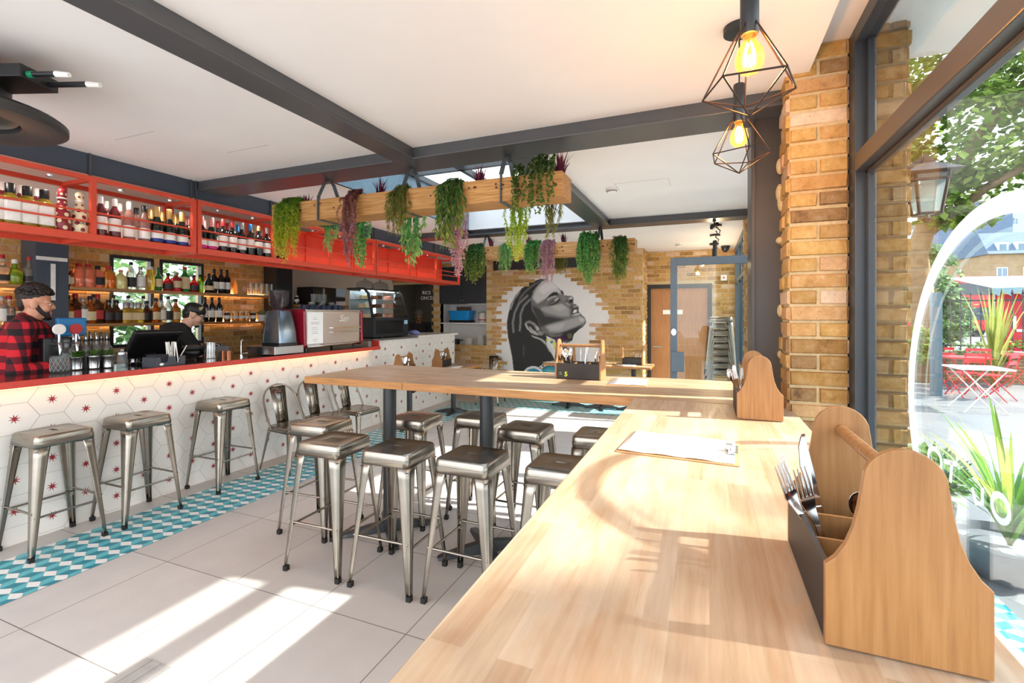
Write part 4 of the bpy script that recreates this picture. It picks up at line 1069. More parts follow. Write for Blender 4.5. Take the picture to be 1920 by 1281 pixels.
# napkin and straw caddy
nc = thing('napkin_caddy', 'dark grey plastic napkin and straw caddy in front of the till', 'caddy', (-4.36, 2.669, CT), 0.1)
cm = M('caddy_plastic', (62, 66, 76), .4)
mb = MB(); w = .135
mb.box(-.075, .075, -w, w, 0, .006); mb.box(-.075, -.069, -w, w, .006, .085); mb.box(-.075, .075, -w, -w + .006, .006, .085); mb.box(-.075, .075, w - .006, w, .006, .085); mb.box(-.069, .069, .02, .026, .006, .08)
mb.prism([(-w, .006), (w, .006), (w, .085), (.085, .085), (.08, .03), (.05, .03), (.045, .085), (-.02, .085), (-.03, .04), (-.08, .04), (-.09, .085), (-w, .085)], 'x', .069, .075)
bevel(mb.build('tray', cm, nc), .002)
mb = MB(); mb.lathe([(.018, 0), (.018, .002)], 16, M=Matrix.Translation((.0755, -.08, .025)) @ Matrix.Rotation(PI / 2, 4, 'Y') @ Matrix.Diagonal((.6, 1, 1, 1))); mb.build('badge', PL['white'], nc)
np_ = MB(); np_.box(-.055, .055, -.115, .0, .0065, .105); o = bevel(np_.build('napkin_stack', M('napkin_black', (40, 40, 46), .8), None), .004); o.location = nc.location; o.rotation_euler = nc.rotation_euler; tag(o, 'stack of dark napkins in the grey straw caddy', 'napkins')
for k in range(14):
    mb = MB(); dx = RND.uniform(-.04, .04); dy = RND.uniform(-.05, .02); mb.tube([(0, 0, 0), (dx * .5, dy * 1.0, .20)], .0045, 6)
    o = mb.build('drinking_straw', M('straw_white', (240, 238, 232), .5)); o.location = (nc.location.x + RND.uniform(-.05, .05), nc.location.y + .045 + RND.uniform(-.008, .05), CT + .007); tag(o, 'white paper straw standing in the grey caddy', 'straw', 'white straws in the grey caddy')
mb = MB(); mb.tube([(0, 0, 0), (.0, .09, .15)], .004, 6); o = mb.build('drinking_straw', M('straw_white', (240, 238, 232), .5)); o.location = (nc.location.x + .02, nc.location.y + .09, CT + .02); tag(o, 'single white straw leaning right out of the grey caddy', 'straw')
# card reader and scales
cr = thing('counter_speaker', 'black round device on a metal base right of the straw caddy', 'device', at((-4.814, 3.218)))
mb = MB(); mb.lathe([(.055, 0), (.06, .012), (.05, .02)], 18); mb.build('base', stainless, cr, smooth=40)
mb = MB(); mb.lathe([(.05, .021), (.075, .045), (.078, .075), (.06, .10), (.02, .105)], 18); mb.build('body', black_plastic, cr, smooth=50)
mb = MB(); mb.box(-.05, .05, -.09, .07, .106, .135, M=Matrix.Rotation(.15, 4, 'Y')); bevel(mb.build('screen', M('device_grey', (52, 54, 60), .4), cr), .004)
kb = thing('milk_jug', 'steel milk jug between the card device and the grinder', 'jug', (-4.70, 3.316, CT))
mb = MB(); mb.lathe([(.06, 0), (.062, .01), (.055, .12), (.058, .16), (.054, .16), (.05, .02)], 18); mb.build('jug_body', stainless, kb, smooth=50)
mb = MB(); mb.tube([(0, .055, .14), (0, .10, .13), (0, .10, .06), (0, .06, .03)], .006, 8); mb.build('handle', stainless, kb, smooth=60)
kb = thing('knock_box', 'black knock box behind the steel milk jug', 'box', (-4.76, 3.445, CT))
mb = MB(); mb.box(-.07, .07, -.08, .08, 0, .12); mb.tube([(-.07, 0, .13), (.07, 0, .13)], .012, 8); bevel(mb.build('box', M('knock_grey', (92, 88, 88), .4, .5), kb), .004)
for k, (u, X_) in enumerate(((418, -4.70), (427, -4.62))):
    yy = (3.46, 3.46)[k]
    t = thing('tamper', ('left' if k == 0 else 'right') + ' one of two small copper cups beside the milk jug', 'cup', (X_, yy, CT), group='small copper cups')
    mb = MB(); mb.lathe([(.025, 0), (.028, .07), (.022, .07)], 14); mb.build('cup_body', M('copper', (190, 120, 84), .25, 1.0), t, smooth=50)
tap = thing('water_tap', 'thin chrome water tap over the bar sink', 'tap', (-4.62, 3.607, CT))
mb = MB(); mb.lathe([(.02, 0), (.02, .02)], 12); mb.tube([(0, 0, .02), (0, 0, .16), (.0, .02, .18)], .006, 8); mb.tube([(0, 0, .03), (.06, .03, .035)], .006, 8); mb.build('spout', chrome, tap, smooth=50)
# coffee grinder on a steel drawer
GY = 3.966
dw = thing('grinder_stand', 'low stainless steel box under the coffee grinder', 'stand', (-4.50, GY, CT))
mb = MB(); mb.box(-.22, .20, -.21, .19, 0.008, .10); bevel(mb.build('box', stainless, dw), .006)
mb = MB(); mb.box(-.06, .06, -.14, .14, -.001, .008); mb.build('foot', rubber, dw)
gr = thing('coffee_grinder', 'tall grey coffee grinder with smoky bean hopper on the steel drawer', 'grinder', (-4.48, GY + .02, CT + .101))
def rr4(hx, hy, z, x0=0, n=6, r=.03):
    P = []
    for cx, cy_, a0 in ((hx - r, hy - r, 0), (-hx + r, hy - r, 90), (-hx + r, -hy + r, 180), (hx - r, -hy + r, 270)):
        for k in range(n):
            a = math.radians(a0 + 90 * k / (n - 1)); P.append((x0 + cx + r * math.cos(a), cy_ + r * math.sin(a), z))
    return P
mb = MB(); mb.loft([rr4(.15, .13, .0), rr4(.15, .13, .03)], cap0=True, cap1=True); mb.build('base', black_plastic, gr, smooth=40)
mb = MB(); mb.loft([rr4(.14, .122, .031), rr4(.136, .118, .14), rr4(.118, .10, .31, -.01), rr4(.10, .085, .39, -.02)], cap0=True, cap1=True); mb.build('housing', M('grinder_grey', (116, 130, 144), .2, .75, .05, 4), gr, smooth=40)
mb = MB(); mb.lathe([(.055, .391), (.055, .42), (.10, .46), (.106, .60)], 20, (-.02, 0, 0)); mb.build('hopper', glassmat('smoky_glass', (170, 150, 156), .7, body=.2), gr, smooth=50)
mb = MB(); mb.lathe([(.109, .601), (.109, .617), (.03, .627)], 20, (-.02, 0, 0)); mb.build('hopper_lid', black_plastic, gr, smooth=40)
mb = MB(); mb.lathe([(.05, .422), (.09, .465), (.09, .50), (.02, .51)], 16, (-.02, 0, 0)); mb.build('coffee_beans', M('coffee_beans', (54, 32, 26), .5, 0, .4, 90, bmp=.8), gr)
# espresso machine
E0, E1 = 4.184, 5.164
em = thing('espresso_machine', 'espresso machine with dark red sides and polished steel back facing the room', 'coffee machine', (-4.56, (E0 + E1) / 2, CT))
h = (E1 - E0) / 2
mb = MB(); mb.box(-.24, .235, -h + .03, h - .03, .07, .49); mb.build('body', M('espresso_steel', (206, 205, 205), .2, .75, .06, 4), em)
for s_ in (-1, 1):
    mb = MB(); mb.prism([(-.25, .05), (.22, .05), (.26, .09), (.25, .49), (.22, .51), (-.25, .51)], 'y', s_ * h - .018, s_ * h + .018); bevel(mb.build('side_panel', M('espresso_red', (150, 24, 44), .25, coat=.4), em), .006)
mb = MB(); mb.box(-.25, .24, -h + .02, h - .02, .491, .506); mb.box(.236, .246, -h + .02, h - .02, .475, .49); bevel(mb.build('cup_tray', stainless, em), .003)
mb = MB(); mb.box(.236, .262, -.06, h - .03, .275, .29); mb.box(.236, .262, -.06, h - .03, .225, .235); mb.tube([(.245, -h + .03, .075), (.245, h - .03, .075)], .016, 10); bevel(mb.build('trim_bar', chrome, em), .002)
for x in (-.2, .18):
    for s_ in (-1, 1):
        mb = MB(); mb.lathe([(.02, 0), (.016, .069)], 10, (x, s_ * (h - .08), 0)); mb.build('foot', black_plastic, em)
text_mesh('San', .12, PL['white'], em, (.2365, .16, .36), (PI / 2, 0, PI / 2), .001, .35, -.001, 'script_logo')
pn = MB(); pn.box(0, .001, -.125, .125, 0, .375); o = pn.build('paper_notice', paper); o.location = (-4.56 + .2375, (E0 + E1) / 2 - h + .165, CT + .10); tag(o, 'white printed sheet taped to the back of the espresso machine', 'notice')
def lines(mat, parent, y0, y1, zs, x):
    mb = MB()
    for z, a, b_ in zs: mb.box(x, x + .0006, a, b_, z, z + .004)
    return mb.build('printed_lines', mat, parent)
lines(M('print_grey', (150, 150, 150), .8), o, 0, 0, [(.31, -.02, .02), (.29, -.04, .04), (.25, -.07, .07), (.235, -.06, .06), (.19, -.05, .03), (.17, -.06, .05), (.14, -.04, .04), (.12, -.05, .05), (.05, -.04, .04), (.03, -.03, .03)], .0012)
# cups on the espresso machine
CU = thing('coffee_cup', 'x', 'cup')
mb = MB(); mb.lathe([(.028, 0), (.04, .02), (.044, .06), (.039, .06), (.03, .01)], 16); mb.build('cup_body', M('cup_navy', (34, 50, 76), .25), CU, smooth=50)
mb = MB(); mb.tube([(0, .042, .048), (0, .066, .044), (0, .066, .022), (0, .038, .014)], .005, 8); mb.build('handle', M('cup_navy', (34, 50, 76), .25), CU, smooth=60)
GL = tumbler(.036, .10)
top = CT + .507
for k in range(7):
    y = E0 + .10 + .098 * k
    place(CU, 'dark blue upturned cup on the espresso machine, %s from the left' % ORD[k], (-4.44 + .02 * (k % 2), y, top + .061), RND.uniform(0, 6), 'blue cups on the espresso machine', tilt=(PI, 0))
for k in range(6):
    place(GL, 'clear glass at the back of the espresso machine top, %s from the left' % ORD[k], (-4.60 - .06 * (k % 2), E0 + .38 + .085 * k, top), 0, 'glasses on the espresso machine')
for k in range(3):
    place(GL, 'clear glass stacked on the glasses on the espresso machine, %s from the left' % ORD[k], (-4.60, E0 + .42 + .085 * k, top + .101), 0, 'stacked glasses on the espresso machine')
# microwave, jar, boxes on the far shelf
mw = thing('microwave', 'black microwave on the short oak shelf', 'microwave', (-6.02, 6.117, 1.7405))
mb = MB(); mb.box(-.2, .16, -.25, .25, 0.012, .29); bevel(mb.build('housing', black_plastic, mw), .005)
mb = MB(); mb.box(.161, .168, -.24, .12, .03, .27); mb.build('door', M('black_gloss', (18, 18, 20), .15), mw)
mb = MB(); mb.box(.169, .185, -.06, -.035, .03, .27); mb.build('handle', stainless, mw)
mb = MB(); mb.box(-.15, .1, -.2, .2, 0, .012); mb.build('foot', rubber, mw)
place(J1, 'dark jar with white label left of the microwave', (-6.0, 5.651, 1.7405), 0, 'labelled jars')
for k, (u, z0, hh, dy, mt, tx) in enumerate(((626, 0, .07, .16, 'white', 'pale tray right of the microwave, bottom of the pile'), (626, .075, .07, .15, 'dark', 'dark tray right of the microwave, middle of the pile'), (626, .15, .14, .15, 'blue', 'pale blue box right of the microwave, top of the pile'))):
    mb = MB(); mb.box(-.12, .12, -dy, dy, 0, hh - .006); o = bevel(mb.build('storage_box', M('box_pale_blue', (196, 216, 228), .5) if mt == 'blue' else PL[mt]), .004); o.location = (-6.02, 6.485, 1.7405 + z0); tag(o, tx, 'box', 'boxes beside the microwave')
# chilled display cabinet
F0, F1 = 5.579, 6.51
df = thing('display_fridge', 'black curved glass cake display cabinet on the raised counter', 'display cabinet', (-4.74, (F0 + F1) / 2, 1.2305))
h = (F1 - F0) / 2 - .03
side = [(-.22, .0), (.27, .0), (.27, .30), (.24, .34), (.16, .67), (.08, .735), (-.22, .735)]
mb = MB(); mb.box(-.22, .27, -h, h, .012, .30); bevel(mb.build('base_cabinet', M('fridge_black', (34, 36, 42), .3), df), .006)
mb = MB(); mb.box(.271, .276, -h + .06, h - .16, .06, .26); mb.build('front_panel', M('black_gloss', (18, 18, 20), .15), df)
mb = MB(); mb.box(.277, .279, h - .13, h - .04, .20, .26); mb.build('badge', M('badge_sky', (160, 205, 232), .4), df)
for s_ in (-1, 1):
    mb = MB(); q = side[2:]
    for a, b_ in zip(q[:-1], q[1:]): mb.bar((a[0], s_ * (h - .015), a[1]), (b_[0], s_ * (h - .015), b_[1]), .03, .03, up=(0, 1, 0))
    bevel(mb.build('frame', black_steel, df), .003)
    mb = MB(); mb.prism(side[2:], 'y', s_ * (h - .006), s_ * (h - .004)); mb.build('side_glass', clear_glass, df)
mb = MB(); mb.loft([[(p[0], -h + .03, p[1]) for p in side[3:6]], [(p[0], h - .03, p[1]) for p in side[3:6]]], closed=False); mb.build('curved_glass', clear_glass, df, smooth=60)
mb = MB(); mb.box(-.22, .07, -h + .03, h - .03, .715, .735); mb.build('top_panel', black_steel, df)
for z in (.44, .57):
    mb = MB(); mb.box(-.20, .17 - (z - .45) * .4, -h + .035, h - .035, z, z + .008); mb.build('glass_shelf', glassmat('shelf_glass', (200, 225, 225), .9, body=.25), df)
mb = MB(); mb.box(.0, .03, -h + .05, h - .05, .70, .714); mb.box(-.195, -.185, h * .35, h * .42, .32, .70); mb.build('light_strip', M('cold_led', (240, 248, 255), .3, emit=6), df)
mb = MB(); mb.box(-.21, -.198, -h + .04, h - .04, .302, .71); mb.build('back_panel', M('fridge_inner', (190, 200, 204), .3, .3), df)
for f_ in (-.2, .25):
    mb = MB(); mb.box(-.2, .25, f_ - .03, f_ + .03, 0, .012); mb.build('foot', rubber, df)
for k in range(9):
    lv = k // 3; z = (.301, .449, .579)[lv]; y = (F0 + F1) / 2 - h + .15 + (k % 3) * (2 * h - .3) / 2
    mb = MB(); mb.lathe([(.09, 0), (.10, .006)], 16); pl = mb.build('plate', white_paint); pl.location = (-4.76, y, 1.2305 + z); tag(pl, '%s plate on the %s shelf of the cake cabinet' % (('left', 'middle', 'right')[k % 3], ('bottom', 'middle', 'top')[lv]), 'plate', 'plates in the cake cabinet')
    mb = MB(); mb.lathe([(.07, 0), (.075, .02), (.07, .05 + .01 * (k % 2)), (.02, .06)], 14, sq=.6 if k % 2 else 0); c_ = mb.build('cake', M(('cake_cream', 'cake_choc', 'cake_berry')[k % 3], ((236, 206, 160), (110, 66, 40), (222, 150, 126))[k % 3], .7, 0, .2, 40, bmp=.4), None, smooth=40); c_.location = (-4.76, y, 1.2305 + z + .007)
    tag(c_, '%s cake on the %s shelf of the cake cabinet' % (('left cream', 'middle chocolate', 'right berry')[k % 3], ('bottom', 'middle', 'top')[lv]), 'cake', 'cakes in the cabinet')
for k, y in enumerate(((F0 + F1) / 2 - .20, (F0 + F1) / 2 + .16)):
    t = thing('glass_cloche', ('left', 'right')[k] + ' glass cake dome on top of the display cabinet', 'cake dome', (-4.82, y, 1.966), group='glass domes on the cabinet')
    mb = MB(); mb.lathe([(.13, 0), (.14, .01)], 24); mb.build('stand', M('copper_plate', (170, 116, 84), .3, .8), t)
    mb = MB(); mb.lathe([(.13, .011), (.13, .05), (.12, .10), (.06, .13), (.012, .138)], 24, cap0=False); mb.build('dome', glassmat('dome_glass', (236, 236, 238), .9, body=.12), t, smooth=60)
    mb = MB(); mb.lathe([(.008, .138), (.02, .155), (.012, .17)], 12); mb.build('knob', glassy, t, smooth=60)
tw = MB(); r = random.Random(8)
for k in range(9): tw.ball((r.uniform(-.06, .06), r.uniform(-.10, .10), .03 + r.uniform(0, .03)), (r.uniform(.05, .08), r.uniform(.05, .08), .03), 10, 6, M=Matrix.Rotation(r.uniform(0, 3), 4, 'Z'))
o = tw.build('tea_towel', M('towel_blue', (132, 140, 196), .9, 0, .35, 30), None, smooth=60); o.location = (-4.52, 6.706, 1.236); md = o.modifiers.new('r', 'REMESH'); md.mode = 'VOXEL'; md.voxel_size = .008; tag(o, 'crumpled blue checked tea towel on the raised counter', 'tea towel')
# kitchen shelf, cupboard and crockery in the niche
cb = thing('wall_cupboard', 'black wall cupboard above the white niche', 'cupboard', ((NX0 + NX1) / 2, 8.45, 1.80))
w = (NX1 - NX0) / 2
mb = MB(); mb.box(-w + .004, w - .004, .0, .44, .002, .745); mb.build('body', black_steel, cb)
for s_ in (-1, 1):
    mb = MB(); a, b_ = sorted((s_ * .003, s_ * (w - .006))); mb.box(a, b_, -.02, -.001, .006, .74); d_ = bevel(mb.build('door', M('cupboard_black', (46, 48, 54), .5), cb), .002)
    mb = MB(); mb.lathe([(.009, 0), (.009, .015)], 10, M=Matrix.Translation((s_ * .03, -.021, .06)) @ Matrix.Rotation(PI / 2, 4, 'X')); mb.build('knob', chrome, d_)
bt = thing('storage_tub', 'bright blue plastic tub on the upper shelf of the white niche', 'tub', ((NX0 * .62 + NX1 * .38), 8.66, 1.4155))
mb = MB(); mb.loft([rr4(.20, .13, .05), rr4(.24, .16, .24), rr4(.25, .17, .245), rr4(.23, .15, .245), rr4(.19, .12, .06)], cap0=True, cap1=True); mb.build('tub_body', M('tub_blue', (26, 142, 214), .35), bt, smooth=40)
mb = MB(); mb.box(-.22, .22, -.14, .14, 0, .05); mb.build('crate_base', black_plastic, bt)
for k, (fx, z, r_, hh, tx) in enumerate(((.55, .9655, .10, .13, 'low stack of white plates at the left of the niche floor'), (.80, .9655, .10, .20, 'tall stack of white plates at the right of the niche floor'))):
    t = thing('plate_stack', tx, 'plates', (NX0 + (NX1 - NX0) * fx, 8.62, z), group='plate stacks in the niche')
    n_ = int(hh / .018)
    for q in range(n_):
        mb = MB(); mb.lathe([(r_ * .7, 0), (r_, .012), (r_, .017)], 18); pp = mb.build('plate', M('crockery', (234, 232, 224), .3), t, smooth=40); pp.location = (0, 0, q * .018)
pt = thing('cooking_pot', 'dark pan at the left of the niche floor', 'pan', (NX0 + .2, 8.66, .9655)); mb = MB(); mb.lathe([(.13, 0), (.14, .10), (.13, .10), (.12, .01)], 20); mb.build('pan_body', black_steel, pt, smooth=40)
mb = MB(); mb.tube([(.13, 0, .08), (.25, -.05, .09)], .01, 8); mb.build('handle', black_steel, pt)
pt = thing('cutlery_pot', 'pale pot on the right of the niche upper shelf', 'pot', (NX1 - .16, 8.64, 1.4155)); mb = MB(); mb.lathe([(.09, 0), (.10, .12), (.09, .20), (.02, .23)], 18); mb.build('pot_body', M('pale_pot', (200, 196, 190), .4), pt, smooth=50); mb = MB(); mb.lathe([(.102, .05), (.104, .06), (.102, .07)], 18, cap0=False, cap1=False); mb.build('band', PL['red'], pt)
pt = thing('chopping_board', 'brown board leaning behind the blue tub in the niche', 'board', (NX0 + .35, 8.84, 1.4155)); mb = MB(); mb.box(-.17, .17, -.01, .01, 0, .33); bevel(mb.build('board', M('board_brown', (120, 96, 78), .7), pt), .004)
# notice and shelf in the kitchen
sg = MB(); sg.box(-.14, .14, -.005, 0, -.13, .13); o = sg.build('kitchen_sign', M('sign_dark', (60, 52, 54), .6)); o.location = (-5.374, 8.44, 1.98); tag(o, 'small dark sign with pale lettering hanging in the kitchen hatch', 'sign')
for k in range(2):
    text_mesh(('RICE', 'ONCE')[k], .1, PL['white'], o, (0, -.0065, .02 - .11 * k), (PI / 2, 0, 0))
hg = MB(); hg.bar((0, 0, .13), (0, 0, .24), .01); q = hg.build('hanger', black_steel, o); q.location = (0, -.004, 0)

# ------------------------------------------------ people
skin = M('skin', (206, 150, 122), .5, 0, .05, 30); skin_d = M('skin_dark', (120, 78, 56), .5, 0, .05, 30)
hairm = M('hair_dark', (34, 26, 24), .6, 0, .4, 60, bmp=.6)
def plaid():
    m, N, L, b = nt('plaid_flannel')
    tc = N.new('ShaderNodeTexCoord'); sp = N.new('ShaderNodeSeparateXYZ'); L.new(tc.outputs['Object'], sp.inputs[0])
    def band(sock, w, off=0.0):
        a = N.new('ShaderNodeMath'); a.operation = 'MULTIPLY_ADD'; a.inputs[1].default_value = 1 / w; a.inputs[2].default_value = off; L.new(sock, a.inputs[0])
        f = N.new('ShaderNodeMath'); f.operation = 'FRACT'; L.new(a.outputs[0], f.inputs[0])
        g = N.new('ShaderNodeMath'); g.operation = 'GREATER_THAN'; g.inputs[1].default_value = .5; L.new(f.outputs[0], g.inputs[0]); return g.outputs[0]
    s = N.new('ShaderNodeMath'); s.operation = 'ADD'; L.new(sp.outputs['X'], s.inputs[0]); L.new(sp.outputs['Y'], s.inputs[1])
    h = N.new('ShaderNodeMath'); h.operation = 'ADD'; L.new(band(s.outputs[0], .105, 20.2), h.inputs[0]); L.new(band(sp.outputs['Z'], .105, 20), h.inputs[1])
    d = N.new('ShaderNodeMath'); d.operation = 'MULTIPLY'; d.inputs[1].default_value = .5; L.new(h.outputs[0], d.inputs[0])
    L.new(ramp(N, L, d.outputs[0], [(0, lin(208, 34, 48)), (.34, lin(104, 20, 34)), (.7, lin(28, 20, 26))], 'CONSTANT'), b.inputs['Base Color']); b.inputs['Roughness'].default_value = .9
    return m
plaid_m = plaid(); tee = M('black_tee', (30, 28, 30), .9, 0, .15, 12); jeans = M('dark_trousers', (40, 42, 52), .9)
def remesh(o, vox, sm=6):
    md = o.modifiers.new('r', 'REMESH'); md.mode = 'VOXEL'; md.voxel_size = vox; md.use_smooth_shade = True
    if sm:
        s = o.modifiers.new('s', 'SMOOTH'); s.factor = .5; s.iterations = sm
    return o
def hand(mb, wrist, d, up):
    d = Vector(d).normalized(); up = Vector(up); s = d.cross(up).normalized(); up = s.cross(d); w = Vector(wrist)
    mb.cone(w, w + d * .045, .024, .03, 10); mb.cone(w + d * .04 - s * .018, w + d * .085 - s * .022, .017, .016, 8); mb.cone(w + d * .04 + s * .018, w + d * .085 + s * .022, .017, .016, 8)
    for k, (o_, l) in enumerate(((-.030, .062), (-.010, .075), (.011, .07), (.031, .055))):
        a = w + d * .09 + s * o_; b_ = a + d * l * .5 - up * .008; c_ = b_ + d * l * .42 - up * .028
        mb.cone(a, b_, .0105, .0095, 8); mb.cone(b_, c_, .0095, .008, 8)
    t0 = w + d * .03 - s * .03; t1 = t0 + d * .035 - s * .03 - up * .01; mb.cone(t0, t1, .013, .011, 8); mb.cone(t1, t1 + d * .03 - up * .01, .011, .009, 8)
def head(mb, c, yaw, pitch, S=1.0):
    """returns the head matrix; local x is the way the face looks"""
    Mh = Matrix.Translation(c) @ Matrix.Rotation(yaw, 4, 'Z') @ Matrix.Rotation(pitch, 4, 'Y') @ Matrix.Scale(S, 4)
    def bl(p, r): 
        p2 = Mh @ Vector(p); R3 = Mh.to_3x3().to_4x4(); mb.ball(tuple(p2), r, 16, 12, M=R3)
    bl((-.012, 0, .035), (.098, .077, .092)); bl((.022, 0, -.015), (.072, .064, .085)); bl((.052, 0, -.078), (.036, .038, .034)); bl((.01, 0, -.055), (.062, .056, .05))
    P = lambda p: tuple(Mh @ Vector(p))
    mb.cone(P((.086, 0, .016)), P((.104, 0, -.022)), .010 * S, .0135 * S, 10)
    for s_ in (-1, 1):
        bl((-.008, .074 * s_, -.008), (.022, .010, .034)); bl((.098, .012 * s_, -.027), (.010, .008, .007)); bl((.066, .036 * s_, .022), (.026, .03, .012)); bl((.055, .04 * s_, -.03), (.03, .022, .03))
    bl((.086, 0, -.058), (.012, .023, .006)); bl((.084, 0, -.070), (.012, .020, .007)); bl((.082, 0, -.088), (.014, .018, .014))
    return Mh
def face_bits(t, Mh, skin_brow, glasses=False):
    P = lambda p: tuple(Mh @ Vector(p))
    for s_ in (-1, 1):
        mb = MB(); mb.ball(P((.077, .033 * s_, .006)), .0125, 10, 8); mb.build('eye', M('eye_white', (226, 220, 214), .2), t, smooth=60)
        mb = MB(); mb.ball(P((.0855, .034 * s_, .006)), .0062, 8, 6); mb.build('iris', M('iris_dark', (40, 28, 22), .2), t, smooth=60)
        mb = MB(); mb.tube([P((.092, .014 * s_, .026)), P((.091, .034 * s_, .032)), P((.078, .056 * s_, .024))], [.004, .006, .003], 6); mb.build('eyebrow', hairm, t, smooth=60)
    mb = MB(); mb.tube([P((.082, -.022, -.064)), P((.0975, 0, -.063)), P((.082, .022, -.064))], .0035, 6); mb.build('mouth', M('lips', (140, 70, 66), .5), t, smooth=60)
def person(lab, loc, facing, lean, height, headyaw, headpitch, shirt, skin_, arms, side=0, neck=.16):
    """hips at z .95; chest leans forward along the facing direction"""
    t = thing('person', lab, 'person', loc, facing)
    k = height / 1.78
    hip = Vector((0, 0, .95 * k)); ch = hip + Vector((math.sin(lean) * .36, side * .36, math.cos(lean) * .36)) * k; nk = ch + Vector((math.sin(lean * 1.2) * .15, side * .1, math.cos(lean * 1.2) * .15)) * k
    hc = nk + Vector((math.sin(lean * 1.3) * .16 + .015, side * .05, math.cos(lean * 1.3) * neck)) * k
    b = MB()
    b.cone(nk - Vector((0, 0, .06)), nk + (hc - nk) * .75, .062 * k, .056 * k, 14)
    Mh = head(b, hc, headyaw - 0.0, headpitch, k)
    b.cone(hip, ch, .125 * k, .14 * k, 16)
    sh_ = []
    for s_ in (-1, 1):
        S_ = ch + Vector((0, s_ * .19 * k, .09 * k)); b.cone(ch + Vector((0, s_ * .08, .06 * k)), S_, .10 * k, .062 * k, 12); sh_.append(S_)
        f = Vector((.02, s_ * .11 * k, .06)); kn = Vector((.03, s_ * .11 * k, .50 * k)); H_ = hip + Vector((0, s_ * .09 * k, -.04))
        b.cone(H_, kn, .088 * k, .06 * k, 12); b.cone(kn, f, .058 * k, .04 * k, 12); b.cone(f + Vector((-.03, 0, -.025)), f + Vector((.16, 0, -.03)), .04 * k, .03 * k, 10)
    for i, (el, wr) in enumerate(arms):
        el = Vector(el); wr = Vector(wr); S_ = sh_[i]
        b.cone(S_, el, .052 * k, .042 * k, 12); b.cone(el, wr, .041 * k, .027 * k, 12); hand(b, wr, (wr - el), (0, 0, 1))
    body = remesh(b.build('body', skin_, t), .0075 if k > .9 else .008, 3)
    # clothing
    g = MB()
    g.cone(hip + Vector((0, 0, -.06)), ch, .15 * k, .165 * k, 16); g.cone(ch, nk - Vector((0, 0, .045 * k)), .16 * k, .08 * k, 14)
    for i, s_ in enumerate((-1, 1)):
        g.cone(ch + Vector((0, s_ * .08, .06 * k)), sh_[i], .115 * k, .078 * k, 12); el = Vector(arms[i][0]); wr = Vector(arms[i][1])
        if shirt == 'plaid': g.cone(sh_[i], el, .07 * k, .06 * k, 12); g.cone(el, el + (wr - el) * .9, .06 * k, .046 * k, 12)
        else: g.cone(sh_[i], sh_[i] + (el - sh_[i]) * .75, .074 * k, .068 * k, 12)
    if shirt == 'plaid':
        g.cone(nk + Vector((-.035, -.045, .012)), nk + Vector((-.035, .045, .012)), .045, .045, 10); g.cone(nk + Vector((.0, -.055, .0)), nk + Vector((.03, -.045, -.03)), .035, .03, 10); g.cone(nk + Vector((.0, .055, .0)), nk + Vector((.03, .045, -.03)), .035, .03, 10)
    remesh(g.build('shirt', plaid_m if shirt == 'plaid' else tee, t), .009, 5)
    tr = MB()
    for s_ in (-1, 1):
        kn = Vector((.03, s_ * .11 * k, .50 * k)); H_ = hip + Vector((0, s_ * .09 * k, -.06)); tr.cone(H_, kn, .11 * k, .08 * k, 12); tr.cone(kn, Vector((.02, s_ * .11 * k, .11)), .078 * k, .065 * k, 12)
    tr.ball(tuple(hip + Vector((0, 0, -.03))), (.155 * k, .18 * k, .14 * k), 14, 10)
    remesh(tr.build('trousers', jeans, t), .011, 4)
    face_bits(t, Mh, hairm)
    return t, Mh
def P_(Mh, p): return tuple(Mh @ Vector(p))
# man in plaid: looks towards +Y
t, Mh = person('man with dark curly hair in a red and black plaid shirt behind the bar', (-5.12, 2.03, 0), math.radians(62), .10, 1.885, math.radians(4), .06, 'plaid', skin, [((.02, -.30, 1.14), (.24, -.20, 1.17)), ((.06, .29, 1.14), (.26, .16, 1.18))], neck=.115)
h = MB(); r = random.Random(2); Rh = Mh.to_3x3().to_4x4()
h.ball(P_(Mh, (-.022, 0, .062)), (.096, .078, .084), 16, 12, M=Rh); h.ball(P_(Mh, (.03, 0, .10)), (.066, .066, .045), 14, 10, M=Rh); h.ball(P_(Mh, (-.075, 0, .01)), (.034, .06, .07), 12, 8, M=Rh)
for k in range(260):
    a = r.uniform(0, 2 * PI); e_ = r.uniform(.12, PI / 2); d = Vector((math.cos(a) * math.cos(e_), math.sin(a) * math.cos(e_), math.sin(e_)))
    p = Vector((-.012, 0, .062)) + Vector((d.x * .102, d.y * .078, d.z * .094))
    if p.x > .05 and p.z < .088: continue
    h.ball(P_(Mh, p), r.uniform(.010, .020), 7, 5)
h.build('hair', hairm, t, smooth=60)
bd = MB()
for s_ in (-1, 1):
    for q in range(8):
        u = q / 7; bd.ball(P_(Mh, (.004 + .016 * u + .05 * u * u, s_ * (.066 - .012 * u - .022 * u * u), .0 - .085 * u)), (.014 + .008 * u, .010 + .006 * u, .018), 8, 6, M=Rh)
    bd.cone(P_(Mh, (.092, 0, -.047)), P_(Mh, (.074, .030 * s_, -.056)), .0055, .006, 8); bd.cone(P_(Mh, (.074, .030 * s_, -.056)), P_(Mh, (.068, .034 * s_, -.088)), .006, .010, 8)
bd.ball(P_(Mh, (.070, 0, -.106)), (.030, .036, .016), 10, 8, M=Rh)
remesh(bd.build('beard', hairm, t), .005, 3)
